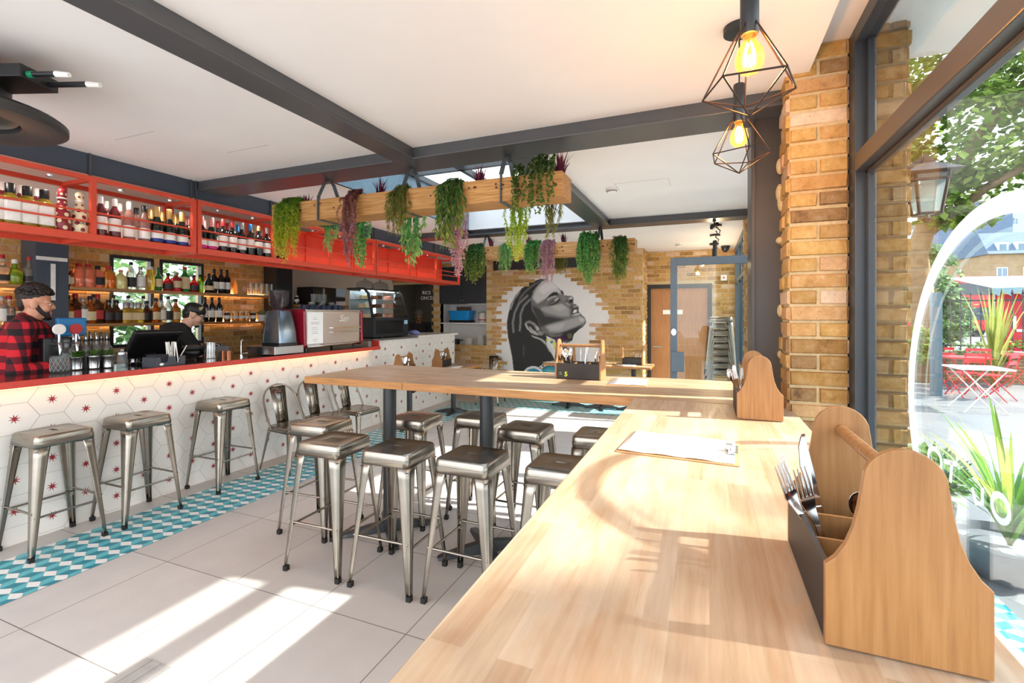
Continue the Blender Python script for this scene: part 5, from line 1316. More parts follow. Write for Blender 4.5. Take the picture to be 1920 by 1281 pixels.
# man in black with a patterned cap, bending forward
t, Mh = person('man in black T-shirt with patterned cap and glasses bending over behind the bar', (-5.42, 3.254, 0), math.radians(72), .42, 1.84, math.radians(-8), .42, 'tee', M('skin_pale', (222, 176, 150), .5, 0, .05, 30), [((.34, -.26, 1.10), (.52, -.16, .98)), ((.30, .27, 1.12), (.50, .18, .98))], neck=.135)
cpm = M('cap_pattern', (40, 44, 40), .8)
mcp, Nn, Ll, bb = nt('cap_camo'); nn = noise_n(Nn, Ll, mapping(Nn, Ll), 16, 2); Ll.new(ramp(Nn, Ll, nn.outputs[0], [(0, lin(24, 28, 28)), (.55, lin(40, 48, 40)), (.62, lin(196, 190, 150)), (.7, lin(60, 66, 54))], 'CONSTANT'), bb.inputs['Base Color'])
c_ = MB(); c_.ball(P_(Mh, (-.008, 0, .055)), (.108, .088, .078), 16, 10, M=Mh.to_3x3().to_4x4()); c_.ball(P_(Mh, (-.06, 0, .0)), (.05, .07, .05), 12, 8, M=Mh.to_3x3().to_4x4()); remesh(c_.build('cap', mcp, t), .006, 4)
gl = MB()
for s_ in (-1, 1):
    gl.tube([P_(Mh, (.098, s_ * .033 + .024 * math.cos(a), .005 + .017 * math.sin(a))) for a in [2 * PI * k / 14 for k in range(14)]], .003, 5, closed=True); gl.tube([P_(Mh, (.096, s_ * .058, .01)), P_(Mh, (.0, s_ * .08, .008))], .003, 5)
gl.build('glasses', black_plastic, t)
hb = MB(); hb.ball(P_(Mh, (-.055, 0, -.03)), (.04, .062, .05), 12, 8); hb.build('hair', hairm, t, smooth=60)
bd = MB(); bd.ball(P_(Mh, (.076, 0, -.10)), (.026, .03, .02), 10, 8); bd.build('beard', hairm, t, smooth=60)
kl = thing('added_strip_lamp', 'added strip lamp that brightens the kitchen beyond the hatch', 'lamp', (-5.9, 9.3, 2.739)); mb = MB(); mb.box(-.5, .5, -.06, .06, -.05, 0); mb.build('housing', white_paint, kl); mb = MB(); mb.box(-.48, .48, -.045, .045, -.06, -.051); mb.build('added_lamp_diffuser', M('cold_led', (240, 248, 255), .3, emit=6), kl)  # lamp made up to lighten the dark kitchen
# cook in the kitchen
t, Mh = person('cook in black with a cap seen through the kitchen hatch', (-5.741, 8.72, 0), math.radians(-60), .25, 1.74, math.radians(20), .25, 'tee', skin_d, [((.26, -.26, 1.10), (.46, -.14, 1.05)), ((.26, .27, 1.10), (.46, .16, 1.05))])
c_ = MB(); c_.ball(P_(Mh, (-.01, 0, .05)), (.105, .086, .078), 16, 10, M=Mh.to_3x3().to_4x4()); c_.build('cap', M('cook_cap', (92, 84, 78), .8, 0, .4, 40), t, smooth=60)


# ================================================= stools, chairs, tables
def rsq(h, r, z, n=5):
    P = []
    for cx, cy_, a0 in ((h - r, h - r, 0), (-h + r, h - r, 90), (-h + r, -h + r, 180), (h - r, -h + r, 270)):
        for k in range(n):
            a = math.radians(a0 + 90 * k / (n - 1)); P.append((cx + r * math.cos(a), cy_ + r * math.sin(a), z))
    return P
def slot(z, n, lx=.042, ry=.013):
    P = []
    for k in range(n):
        a = 2 * PI * (k + .5) / n; c, s_ = math.cos(a), math.sin(a)
        P.append(((lx - ry) * (1 if c > 0 else -1) + ry * c, ry * s_, z))
    return P
def metal_leg(mb, sx, sy, zt, top, bot, wt=.058, wb=.022):
    """a tapering pressed sheet leg wrapped round the corner"""
    loops = []
    n = 9
    for k in range(9):
        u = k / 8; z = zt * (1 - u) + .012 * u
        c = top + (bot - top) * (u ** 1.05); w = wt + (wb - wt) * (u ** .75); r = w * .55
        P = []
        # from one edge along x, round the corner, to the other edge along y
        P.append((sx * (c - w), sy * c)); P.append((sx * (c - w * .8), sy * c))
        for q in range(n):
            a = PI / 2 - PI / 2 * q / (n - 1); P.append((sx * (c - r + r * math.cos(a)), sy * (c - r + r * math.sin(a))))
        P.append((sx * c, sy * (c - w * .8))); P.append((sx * c, sy * (c - w)))
        P = [(p[0], p[1], z) for p in P]
        if sx * sy < 0: P = P[::-1]
        loops.append(P)
    mb.loft(loops, closed=False)
    return mb
def make_stool():
    t = thing('bar_stool', 'x', 'bar stool')
    H = .785
    mb = MB(); n = 20
    mb.loft([slot(H - .012, n), slot(H, n), [(p[0] * .45, p[1] * .45, H - .004) for p in rsq(.155, .035, 0)], [(p[0] * .92, p[1] * .92, H - .003) for p in rsq(.155, .035, 0)], rsq(.150, .034, H), rsq(.157, .036, H - .003), rsq(.161, .037, H - .011), rsq(.163, .038, H - .036), rsq(.1648, .038, H - .0375), rsq(.168, .039, H - .075)])
    solid(mb.build('seat', zinc, t, smooth=35), .0025)
    for sx in (-1, 1):
        for sy in (-1, 1):
            mb = MB(); metal_leg(mb, sx, sy, H - .045, .1645, .212, .082, .025)
            lg = solid(mb.build('leg', zinc, t, smooth=50), .0025)
            mb = MB(); a_, b_ = .1875, .2045; mb.tube([(sx * a_, sy * a_, .24), (sx * b_, sy * b_, .035)], .0065, 6); mb.build('rib', zinc, lg, smooth=60)
            mb = MB(); mb.loft([[(sx * (.2 + .014 * x), sy * (.2 + .014 * y), z) for x, y in ((-1, -1), (1, -1), (1, 1), (-1, 1))] for z in (0, .03)], cap0=True, cap1=True); mb.build('rubber_foot', rubber, lg)
    for s_ in (-1, 1):
        mb = MB(); mb.tube([(-.185, s_ * .186, .30), (.185, s_ * .186, .30)], .0075, 8); mb.build('stretcher', zinc, t, smooth=60)
        mb = MB(); mb.tube([(s_ * .188, -.183, .27), (s_ * .188, .183, .27)], .0075, 8); mb.build('stretcher', zinc, t, smooth=60)
    for s_ in (-1, 1):
        mb = MB(); mb.bar((-.16, -.16 * s_, .69 + .004 * s_), (.16, .16 * s_, .69 + .004 * s_), .02, .003); mb.build('cross_brace', black_steel, t)
    return t
ST = make_stool()
g1 = 'bare steel bar stools at the high table'; g2 = 'bare steel bar stools along the bar'
for lab, x, y, rz, g in (
    ('leftmost steel bar stool in the near row at the high table', -2.21, 2.39, .02, g1),
    ('second steel bar stool from the left in the near row at the high table', -1.72, 2.40, .02, g1),
    ('third steel bar stool from the left in the near row, beside the high table corner', -1.23, 2.42, -.02, g1),
    ('steel bar stool half hidden by the window table edge in the near row', -.72, 2.46, .02, g1),
    ('steel bar stool at the left end of the high table near the chairs', -2.66, 2.74, .05, g1),
    ('leftmost steel bar stool on the far side of the high table', -2.12, 3.16, .0, g1),
    ('second steel bar stool on the far side of the high table, behind the post', -1.66, 3.40, .0, g1),
    ('third steel bar stool on the far side of the high table', -1.19, 3.17, -.03, g1),
    ('steel bar stool on the far side next to the window table edge', -.66, 3.18, .02, g1),
    ('steel bar stool nearest the camera against the star tiled bar', -4.17, 1.83, .0, g2),
    ('middle of the three steel bar stools against the star tiled bar', -4.155, 2.345, .0, g2),
    ('steel bar stool farthest along the star tiled bar, before the chairs', -4.165, 3.07, .02, g2)):
    place(ST, lab, (x, y, 0), rz, g)
def make_chair():
    t = thing('metal_chair', 'x', 'chair')
    H = .45
    mb = MB()
    mb.loft([[(p[0] * .5, p[1] * .5, H - .006) for p in rsq(.18, .05, 0)], [(p[0] * .92, p[1] * .92, H - .005) for p in rsq(.18, .05, 0)], rsq(.178, .05, H), rsq(.184, .05, H - .006), rsq(.186, .05, H - .05)], cap0=True)
    solid(mb.build('seat', zinc, t, smooth=35), .0025)
    for sx in (-1, 1):
        for sy in (-1, 1):
            mb = MB(); metal_leg(mb, sx, sy, H - .02, .182, .215 if sx > 0 else .235, .05, .022)
            lg = solid(mb.build('leg', zinc, t, smooth=50), .0025)
    # back: bent tube hoop and centre splat (back is at -x)
    mb = MB(); hoop = []
    for k in range(17):
        a = PI * k / 16; hoop.append((-.20 - .09 * math.sin(a) ** .6, .19 * math.cos(a), .62 + .22 * math.sin(a) ** .75))
    pts = [(-.10, .19, H - .03), (-.17, .195, .55)] + hoop + [(-.17, -.195, .55), (-.10, -.19, H - .03)]
    mb.tube(pts, .0095, 8); mb.build('back_hoop', zinc, t, smooth=60)
    mb = MB(); mb.loft([[(-.185, -.065, H - .02), (-.185, .065, H - .02)], [(-.235, -.075, .62), (-.235, .075, .62)], [(-.288, -.09, .822), (-.288, .09, .822)]], closed=False); solid(mb.build('back_splat', zinc, t, smooth=60), .003)
    mb = MB(); mb.tube([(-.214, -.028, .56), (-.265, -.032, .755), (-.265, .032, .755), (-.214, .028, .56)], .004, 6, closed=True); mb.build('splat_emboss', zinc, t, smooth=60)
    return t
CH = make_chair()
g3 = 'bare steel chairs with hoop backs'

for lab, x, y, rz in (
    ('steel chair with hoop back nearest along the bar, next to the stools', -3.93, 3.674, math.radians(-8)),
    ('steel chair with hoop back in the middle of the three along the bar', -3.93, 4.119, math.radians(-8)),
    ('steel chair with hoop back farthest of the three along the bar', -3.9, 4.61, math.radians(-5)),
    ('steel chair with hoop back at the far end of the bar by the niche', -3.55, 7.62, math.radians(-80)),
    ):
    place(CH, lab, (x, y, 0), rz, g3)

def ped_base(t, H, r=.045, arm=.28, n=4, rot=.6):
    mb = MB(); mb.lathe([(r, .05), (r, H)], 18); mb.build('column', black_steel, t, smooth=40)
    mb = MB(); mb.lathe([(r * 1.7, H - .012), (r * 1.7, H)], 18); mb.build('top_plate', black_steel, t)
    for k in range(n):
        a = rot + 2 * PI * k / n; d = (math.cos(a), math.sin(a))
        mb = MB(); mb.loft([[(d[0] * q - d[1] * w, d[1] * q + d[0] * w, z) for w, z in ((-hw, 0.004), (hw, .004), (hw * .7, hz), (-hw * .7, hz))] for q, hw, hz in ((.02, .036, .075), (arm * .5, .034, .06), (arm, .032, .03), (arm + .03, .026, .02))], cap0=True, cap1=True)
        bevel(mb.build('foot', black_steel, t), .004)
TZ = 1.12
ct = thing('high_table', 'long oak high table standing across the room on black pedestal columns', 'table', (-1.3, 3.12, 0))
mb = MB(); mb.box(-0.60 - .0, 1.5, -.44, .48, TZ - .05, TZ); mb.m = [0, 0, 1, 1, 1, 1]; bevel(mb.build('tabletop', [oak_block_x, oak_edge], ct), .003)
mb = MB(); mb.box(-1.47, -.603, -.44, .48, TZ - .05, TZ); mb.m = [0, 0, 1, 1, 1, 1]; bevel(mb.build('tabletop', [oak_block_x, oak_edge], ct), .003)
for x, y in ((-.85, -.24), (-.06, -.25), (1.2, .3)):
    e_ = bpy.data.objects.new('pedestal', None); COL.objects.link(e_); e_.parent = ct; e_.location = (x, y, 0)
    ped_base(e_, TZ - .051, .047, .30, 4, .75)
mb = MB(); mb.tube([(-.74, -.20, TZ - .06), (-.66, -.22, TZ - .10), (-.60, -.20, TZ - .06)], .01, 6); mb.tube([(-.62, .05, TZ - .06), (-.55, .03, TZ - .11), (-.47, .05, TZ - .06)], .01, 6); mb.build('bag_hook', black_steel, ct, smooth=60)
wt_ = thing('window_table', 'long pale oak bar table running along the front window', 'table', (0, 1.0, 0))
mb = MB(); mb.prism([(-.37, .94), (-.37, -1.9), (.385, -1.9), (.385, .94)], 'z', TZ - .05, TZ); bevel(mb.build('tabletop', oak_block, wt_), .003)
mb = MB(); mb.prism([(-.37, 1.672), (-.37, .943), (.385, .943), (.385, 1.60), (.362, 1.60), (.362, 1.875), (.204, 1.875), (.204, 1.672)], 'z', TZ - .05, TZ); bevel(mb.build('tabletop', oak_block, wt_), .003)
for y in (-1.2, .3, 1.3):
    e_ = bpy.data.objects.new('pedestal', None); COL.objects.link(e_); e_.parent = wt_; e_.location = (0.05, y, 0)
    ped_base(e_, TZ - .051, .047, .28, 4, .75)
# low tables
def low_table(lab, x, y, w, d, rz=0, n=4):
    t = thing('cafe_table', lab, 'table', (x, y, 0), rz, group='low oak cafe tables')
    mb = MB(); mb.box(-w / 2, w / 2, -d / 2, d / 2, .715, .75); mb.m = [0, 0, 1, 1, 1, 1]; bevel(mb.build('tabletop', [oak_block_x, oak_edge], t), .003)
    ped_base(t, .714, .038, .26, 4, .2)
    return t
low_table('low oak table under the mural, leftmost of the three along the back wall', -2.22, 7.98, .72, .62)
low_table('low oak table under the mural, middle of the three along the back wall', -1.72 + .08, 7.98, .40, .62)
low_table('low oak table at the right end under the mural beside the wood door', -1.11, 7.98, .60, .62)
low_table('low oak table beside the bar, nearer of two with cutlery caddies', -3.86, 5.62, .60, .80)
low_table('low oak table beside the bar, farther of two, near the niche', -3.78, 6.72, .62, .86)
# stack of stools behind the glass door
base = None
for k in range(9):
    o = place(ST, 'bare steel stool in the stack behind the glass door, %s from the floor' % ORD[k], (0.181, 7.6, .095 * k), .04 * (k % 2), 'stacked steel stools behind the glass door')
# ------------------------------------------------ cutlery caddies
def make_caddy():
    t = thing('cutlery_caddy', 'x', 'caddy')
    Wd, L = .09, .16
    prof_ = []
    ctrl = [(.09, .002), (.09, .113), (.078, .125), (.066, .145), (.057, .17), (.051, .20), (.046, .235)]
    rt = [(x, z) for x, z in ctrl]
    arc = [(.046 * math.cos(a), .235 + .046 * math.sin(a)) for a in [PI / 2 * k / 6 for k in range(1, 7)]]
    P = rt + arc + [(-x, z) for x, z in (arc[:-1])[::-1]] + [(-x, z) for x, z in rt[::-1]]
    for s_ in (-1, 1):
        mb = MB(); mb.prism(P, 'y', s_ * L - .006, s_ * L + .006); bevel(mb.build('end_panel', caddy_wood, t), .0015)
    cs_ = M('caddy_stain', (44, 36, 34), .55, 0, .15, 8)
    for s_ in (-1, 1):
        mb = MB(); a, b_ = sorted((s_ * .083, s_ * .0895)); mb.box(a, b_, -L + .007, L - .007, .004, .112); mb.build('side_panel', cs_, t)
    mb = MB(); mb.box(-.082, .082, -L + .007, L - .007, .004, .010); mb.build('base', caddy_wood, t)
    for y in (-.055, .05):
        mb = MB(); mb.box(-.082, .082, y - .003, y + .003, .011, .105); mb.build('divider', caddy_wood, t)
    mb = MB(); mb.box(-.003, .003, -.052, .047, .011, .10); mb.build('divider', caddy_wood, t)
    mb = MB(); mb.tube([(0, -L + .006, .235), (0, L - .006, .235)], .011, 12); mb.build('handle', caddy_wood, t, smooth=50)
    return t
CD = make_caddy()
def make_knife():
    t = thing('table_knife', 'x', 'knife')
    mb = MB(); mb.loft([[(x * w, y * .0035, z) for x, y in ((-1, -1), (1, -1), (1, 1), (-1, 1))] for z, w in ((0, .006), (.01, .009), (.09, .007))], cap0=True, cap1=True); mb.build('handle', chrome, t, smooth=50)
    mb = MB(); mb.loft([[(a, -.001, z), (b_, -.001, z), (b_, .001, z), (a, .001, z)] for z, a, b_ in ((.09, -.006, .006), (.10, -.010, .008), (.16, -.011, .009), (.20, -.008, .009), (.222, .002, .008))], cap0=True, cap1=True); mb.build('blade', chrome, t)
    return t
def make_fork():
    t = thing('table_fork', 'x', 'fork')
    mb = MB(); mb.loft([[(x * w, y * .0018 + c, z) for x, y in ((-1, -1), (1, -1), (1, 1), (-1, 1))] for z, w, c in ((0, .009, 0), (.05, .006, 0), (.10, .004, .003), (.125, .008, .008), (.14, .012, .009), (.15, .0125, .007))], cap0=True, cap1=True); mb.build('handle', chrome, t, smooth=50)
    for k in range(4):
        x = -.0105 + .007 * k; mb = MB(); mb.tube([(x, .007, .149), (x, .003, .175), (x * .95, .001, .20)], [.0022, .002, .0012], 6); mb.build('tine', chrome, t, smooth=60)
    return t
def make_spoon():
    t = thing('table_spoon', 'x', 'spoon')
    mb = MB(); mb.loft([[(x * w, y * .0018 + c, z) for x, y in ((-1, -1), (1, -1), (1, 1), (-1, 1))] for z, w, c in ((0, .009, 0), (.05, .006, 0), (.12, .004, .004), (.14, .007, .005))], cap0=True, cap1=True); mb.build('handle', chrome, t, smooth=50)
    mb = MB(); loops = []
    for k in range(9):
        u = k / 8; w = .021 * math.sqrt(max(.02, 1 - (2 * u - 1) ** 2)) * (1.05 - .1 * u); z = .135 + .065 * u; dz = .010 * (1 - (2 * u - 1) ** 2)
        loops.append([(x * w, .005 - dz * (1 - x * x), z) for x in (-1, -.6, -.2, .2, .6, 1)])
    mb.loft(loops, closed=False); solid(mb.build('bowl', chrome, t, smooth=60), .0014)
    return t
KN, FK, SP = make_knife(), make_fork(), make_spoon()
def caddy(lab, loc, rz, items, where, tg=None):
    place(CD, lab, loc, rz, 'cutlery caddies')
    seen = {}
    tot = {}
    for it in items: tot[it[0]] = tot.get(it[0], 0) + 1
    for kind, x, y, tx, ty, r in items:
        src = {'knife': KN, 'fork': FK, 'spoon': SP}[kind]; seen[kind] = seen.get(kind, 0) + 1
        p = Matrix.Rotation(rz, 4, 'Z') @ Vector((x, y, .012))
        lb = ('%s table %s %s' % (ORD[seen[kind] - 1], kind, where)) if tot[kind] > 1 else 'table %s %s' % (kind, where)
        o = place(src, lb, (loc[0] + p.x, loc[1] + p.y, loc[2] + p.z), 0, 'cutlery ' + where)
        R_ = Matrix.Rotation(rz, 3, 'Z') @ Matrix.Rotation(ty, 3, 'Y') @ Matrix.Rotation(tx, 3, 'X') @ Matrix.Rotation(r, 3, 'Z')
        o.rotation_euler = R_.to_euler()
T1 = TZ + .0005
caddy('large wooden cutlery caddy nearest the camera on the window table', (.242, .94, T1), 0,
      [('fork', -.045, .02, .05, -.40, .6), ('fork', -.05, .035, -.02, -.34, 1.0), ('fork', -.04, -.01, .08, -.30, .4), ('knife', -.05, .09, -.06, -.12, .5), ('knife', -.03, .10, -.02, -.22, .2), ('spoon', -.01, .065, .55, .02, 2.6), ('spoon', .02, .09, .45, .08, 2.9)], 'in the nearest cutlery caddy')
caddy('wooden cutlery caddy at the far end of the window table by the brick pillar', (.215, 2.46 + .12, T1) if False else (.213, 2.475, T1), 0,
      [('knife', -.05, .02, 0, -.22, .4), ('knife', -.04, .05, -.05, -.12, .9), ('fork', -.05, -.02, .05, -.25, .2), ('fork', -.03, .0, .02, -.15, 1.1), ('spoon', -.055, .03, .02, -.3, .5)], 'in the caddy by the brick pillar')
caddy('wooden cutlery caddy with black side standing on the high table', (-.845, 3.37, T1), PI / 2,
      [('fork', .02, .10, -.10, .05, .2), ('fork', -.02, .12, -.16, -.03, .6), ('fork', .04, .08, -.03, .05, 1.2), ('spoon', .0, .13, -.22, .02, .4), ('fork', .03, .12, -.18, .06, .9), ('spoon', -.03, .09, -.06, -.04, 1.5), ('knife', .0, -.0, .02, .0, .1), ('knife', .03, -.02, .10, .05, 1.3), ('spoon', .02, -.11, .22, .02, .5), ('fork', -.02, -.10, .16, .0, .8), ('fork', .03, -.09, .28, .02, .3), ('knife', .0, -.12, .12, -.04, 1.1)], 'in the caddy on the high table')
L1 = .7505
caddy('wooden cutlery caddy on the nearer low table beside the bar', (-3.95, 5.62, L1), .08, [('fork', 0, -.1, .15, .1, .2), ('fork', .02, -.08, .1, .05, .6), ('spoon', .0, .1, -.15, 0, .4), ('knife', -.02, .08, -.1, 0, .2), ('knife', .0, 0, .05, .1, .9)], 'in the caddy on the nearer low table')
caddy('wooden cutlery caddy on the farther low table beside the bar', (-3.93, 6.62, L1), .05, [('fork', 0, -.1, .15, .1, .2), ('fork', .02, -.08, .1, .05, .6), ('spoon', .0, .1, -.15, 0, .4), ('knife', -.02, .08, -.1, 0, .2), ('spoon', .0, 0, .05, .1, .9), ('fork', .03, .05, -.05, .08, 1.4)], 'in the caddy on the farther low table')
caddy('wooden cutlery caddy on the leftmost low table under the mural', (-2.30, 8.08, L1), PI / 2, [('fork', 0, -.1, .15, .1, .2), ('spoon', .0, .1, -.15, 0, .4), ('knife', -.02, .0, -.1, 0, .2)], 'in the caddy under the mural')
caddy('wooden cutlery caddy on the low table at the right end under the mural', (-1.14, 8.06, L1), PI / 2, [('fork', 0, .02, .15, .1, .2), ('fork', .02, .0, .1, .05, .6), ('spoon', .0, -.1, .15, 0, .4), ('knife', -.02, -.08, .1, 0, .2)], 'in the caddy beside the wood door')
# yellow green number on the black caddy side
def num(txt, loc, rz, size, mat):
    return text_mesh(txt, size, mat, None, (0, 0, 0), (0, 0, 0), .0006, 0, .0015, 'table_number', 'LEFT')
for c_ in [o for o in COL.objects if o.name.startswith('cutlery_caddy') and o.get('label', '').endswith('standing on the high table')]:
    o = num('5', 0, 0, .045, M('lime_print', (206, 226, 60), .5)); o.parent = c_; o.location = (-.0905, .095, .02); o.rotation_euler = (PI / 2, 0, -PI / 2)
    mb = MB()
    for k in range(5): mb.bar((-.0902, .135 - .0, .03 + .004 * k), (-.0902, .112, .03 + .004 * k), .0012)
    mb.tube([(-.0902, .123, .03), (-.0902, .123, .052)], .0016, 6); mb.build('printed_logo', M('logo_green', (110, 140, 110), .5), c_)
# ------------------------------------------------ clipboards with menus
def clipboard(lab, loc, rz, w=.225, l=.33, clip=True, scale=1):
    t = thing('clipboard', lab, 'clipboard', loc, rz, group='menu clipboards')
    mb = MB(); mb.box(-w / 2, w / 2, -l / 2, l / 2, 0, .004); bevel(mb.build('board', M('hardboard', (196, 150, 104), .6), t), .001)
    if clip:
        mb = MB(); mb.box(-.05, .05, l / 2 - .03, l / 2 - .005, .0125, .015); mb.tube([(-.05, l / 2 - .03, .014), (.05, l / 2 - .03, .014)], .004, 8); mb.box(-.012, .012, l / 2 - .04, l / 2 - .02, .015, .03); bevel(mb.build('clip', chrome, t), .001)
    o = MB(); n = 12
    o.loft([[(-w / 2 + .006, -l / 2 + .006 + (l - .02) * k / n, .0055 + .003 * abs(math.sin(k * 1.1)) * (1 if k < n - 2 else .3)) for k in range(n + 1)], [(w / 2 - .006, -l / 2 + .006 + (l - .02) * k / n, .0055 + .004 * abs(math.sin(k * .8 + 1)) * (1 if k < n - 2 else .3)) for k in range(n + 1)]], closed=False)
    q = solid(o.build('menu_sheet', paper, None, smooth=60), .0006); q.location = loc; q.rotation_euler = (0, 0, rz)
    tag(q, lab.replace('clipboard', 'menu sheet held on the clipboard', 1) if False else 'white menu sheets on the ' + lab.split(' clipboard ')[0].replace('brown ', '') + ' clipboard ' + lab.split(' clipboard ')[1], 'menu', 'menu sheets')
    return t
clipboard('brown clipboard lying on the window table in the sun', (-.087, 1.738, T1), math.radians(-93), .295, .375)
clipboard('brown clipboard lying at the right of the high table', (-.49, 3.28, T1), math.radians(4), .25, .34, False)
clipboard('brown clipboard on the farther low table beside the bar', (-3.66, 6.55, L1), .3, .22, .31, False)

clipboard('brown clipboard under the mural at the left', (-2.46, 7.86, L1), 1.4, .22, .31, False)
clipboard('brown clipboard under the mural at the right', (-1.22, 7.82, L1), 1.5, .22, .31, False)
# floor box lid
fl = MB(); q = (-2.278, 1.294); fl.box(q[0] - .11, q[0] + .11, q[1] - .09, q[1] + .09, .0004, .003); 
for dx in (-.06, .0, .06): fl.box(q[0] + dx - .002, q[0] + dx + .002, q[1] - .09, q[1] + .09, .003, .004, 1)
o = fl.build('floor_box', [M('floor_box_grey', (176, 170, 164), .5), M('hatch_line', (150, 146, 144), .7)]); tag(o, 'square flush socket lid set in the floor tiles at the bottom left', 'floor socket')

# ------------------------------------------------ ceiling things
def pendant(lab, loc, rz, tilt):
    t = thing('pendant_lamp', lab, 'lamp', loc, rz, group='wire cage pendants by the window')
    zt = CZ - loc[2]
    mb = MB(); mb.lathe([(.058, zt - .025), (.058, zt - .0005)], 24); mb.build('ceiling_rose', black_steel, t, smooth=40)
    mb = MB(); pts = [(0.0, 0, zt - .03), (.004, 0, .5 * zt + .10), (0, 0, .20)]; mb.tube(pts, .003, 6); mb.build('cord', black_plastic, t)
    mb = MB(); mb.lathe([(.02, .20), (.022, .195), (.022, .055), (.020, .05)], 18); mb.build('lamp_holder', black_steel, t, smooth=40)
    mb = MB(); mb.lathe([(.014, .05), (.016, .034), (.028, .014), (.035, -.010), (.032, -.030), (.020, -.045), (.003, -.05)], 18); b_ = mb.build('bulb', glassmat('bulb_glass', (255, 214, 150), .95, body=.02), t, smooth=60)
    mb = MB()
    for k in range(4):
        a = 2 * PI * k / 4; mb.tube([(.006 * math.cos(a), .006 * math.sin(a), .03), (.014 * math.cos(a + .4), .014 * math.sin(a + .4), .005), (.010 * math.cos(a + .8), .010 * math.sin(a + .8), -.025)], .0022, 5)
    mb.build('filament', M('filament', (255, 190, 110), .3, emit=200, ecol=(255, 186, 100)), b_)
    # wire cage
    mb = MB(); n = 5; rt, rm = .021, .115; c0 = [(rt * math.cos(2 * PI * k / n), rt * math.sin(2 * PI * k / n), .075) for k in range(n)]; c1 = [(rm * math.cos(2 * PI * k / n), rm * math.sin(2 * PI * k / n), -.085) for k in range(n)]; bt_ = (0, 0, -.155)
    for k in range(n):
        for a, b2 in ((c0[k], c1[k]), (c1[k], c1[(k + 1) % n]), (c1[k], bt_)): mb.tube([a, b2], .0023, 6)
    mb.build('wire_cage', M('cage_bronze', (58, 44, 40), .35, .6), t)
    li = bpy.data.lights.new('bulb_light', 'POINT'); li.energy = 3.0; li.color = (1, .72, .42); li.shadow_soft_size = .03
    lo = bpy.data.objects.new('bulb_light', li); COL.objects.link(lo); lo.parent = t; lo.location = (0, 0, -.02)
    t.rotation_euler = (tilt[0], tilt[1], rz)
    return t
pendant('wire cage pendant lamp nearest the camera, glowing bulb', (.10, 1.335, 2.235), .35, (0, 0))
pendant('second wire cage pendant lamp, behind the nearest one and in front of the dark beam', (.12, 2.10, 2.30), 1.2, (0, 0))
for k, (y, z) in enumerate(((6.6, 2.62), (7.4, 2.34), (8.3, 2.42))):
    t = thing('spot_lamp', '%s of the three dark tube lamps beyond the glass door' % ('nearest', 'middle', 'farthest')[k], 'lamp', (.11, y, CZ), group='tube lamps in the entrance')
    mb = MB(); mb.lathe([(.07, -.03), (.07, -.0005)], 20); mb.build('ceiling_rose', black_steel, t)
    mb = MB(); mb.tube([(0, 0, -.03), (.05, 0, -.08), (.03, 0, -.14), (0, 0, -.08)], .008, 6); mb.build('cord', black_plastic, t)
    if k:
        mb = MB(); mb.lathe([(.03, z - CZ + .03), (.03, -.09)], 14); mb.build('lamp_holder', black_steel, t, smooth=40)
        mb = MB(); mb.ball((0, 0, z - CZ), .032, 12, 8); mb.build('bulb', bulb_glow, t, smooth=60)
        li = bpy.data.lights.new('bulb_light', 'POINT'); li.energy = 5; li.color = (1, .75, .45); li.shadow_soft_size = .04
        lo = bpy.data.objects.new('bulb_light', li); COL.objects.link(lo); lo.parent = t; lo.location = (0, 0, z - CZ - .05)
for k, (x, y, tx) in enumerate(((-0.8, 4.34, 'white round smoke detector on the ceiling right of the long planter'), (-0.42, 8.14, 'white round smoke detector on the ceiling in front of the wood door'))):
    t = thing('smoke_detector', tx, 'smoke detector', (x, y, CZ), group='smoke detectors')
    mb = MB(); mb.lathe([(.05, -.001), (.05, -.02), (.042, -.045), (.01, -.05)], 20); mb.build('housing', white_paint, t, smooth=40)
    mb = MB(); mb.lathe([(.051, -.025), (.0475, -.033)], 20, cap0=False, cap1=False); mb.build('vent', M('vent_grey', (120, 120, 120), .6), t)
dc = thing('dome_camera', 'small black dome camera on the ceiling near the entrance', 'camera', (0.29, 8.7, CZ)); mb = MB(); mb.lathe([(.07, -.001), (.07, -.03)], 20); mb.build('mount', black_steel, dc); mb = MB(); mb.lathe([(.062, -.031), (.055, -.07), (.03, -.10), (.005, -.11)], 20); mb.build('dome', black_plastic, dc, smooth=60)
ca = thing('spot_camera', 'small black bracket lamp under the far beam near the entrance', 'lamp', (.08, 5.84, 2.65)); mb = MB(); mb.lathe([(.02, -.02), (.02, -.0005)], 10); mb.build('mount', black_steel, ca); mb = MB(); mb.tube([(0, 0, -.02), (0, 0, -.05)], .008, 6); mb.tube([(.03, -.05, -.05), (-.03, .05, -.08)], .02, 10); mb.build('head', black_plastic, ca)
fa_ = thing('alarm_point', 'white square alarm point with a small red dot on the far brick wall', 'alarm', (0.275, 9.04, 2.22)); mb = MB(); mb.box(-.05, .05, -.03, 0.0, -.05, .05); bevel(mb.build('plate', white_paint, fa_), .004); mb = MB(); mb.lathe([(.015, 0), (.015, .006)], 12, M=Matrix.Translation((0, -.03, 0)) @ Matrix.Rotation(PI / 2, 4, 'X')); mb.build('button', PL['red'], fa_)
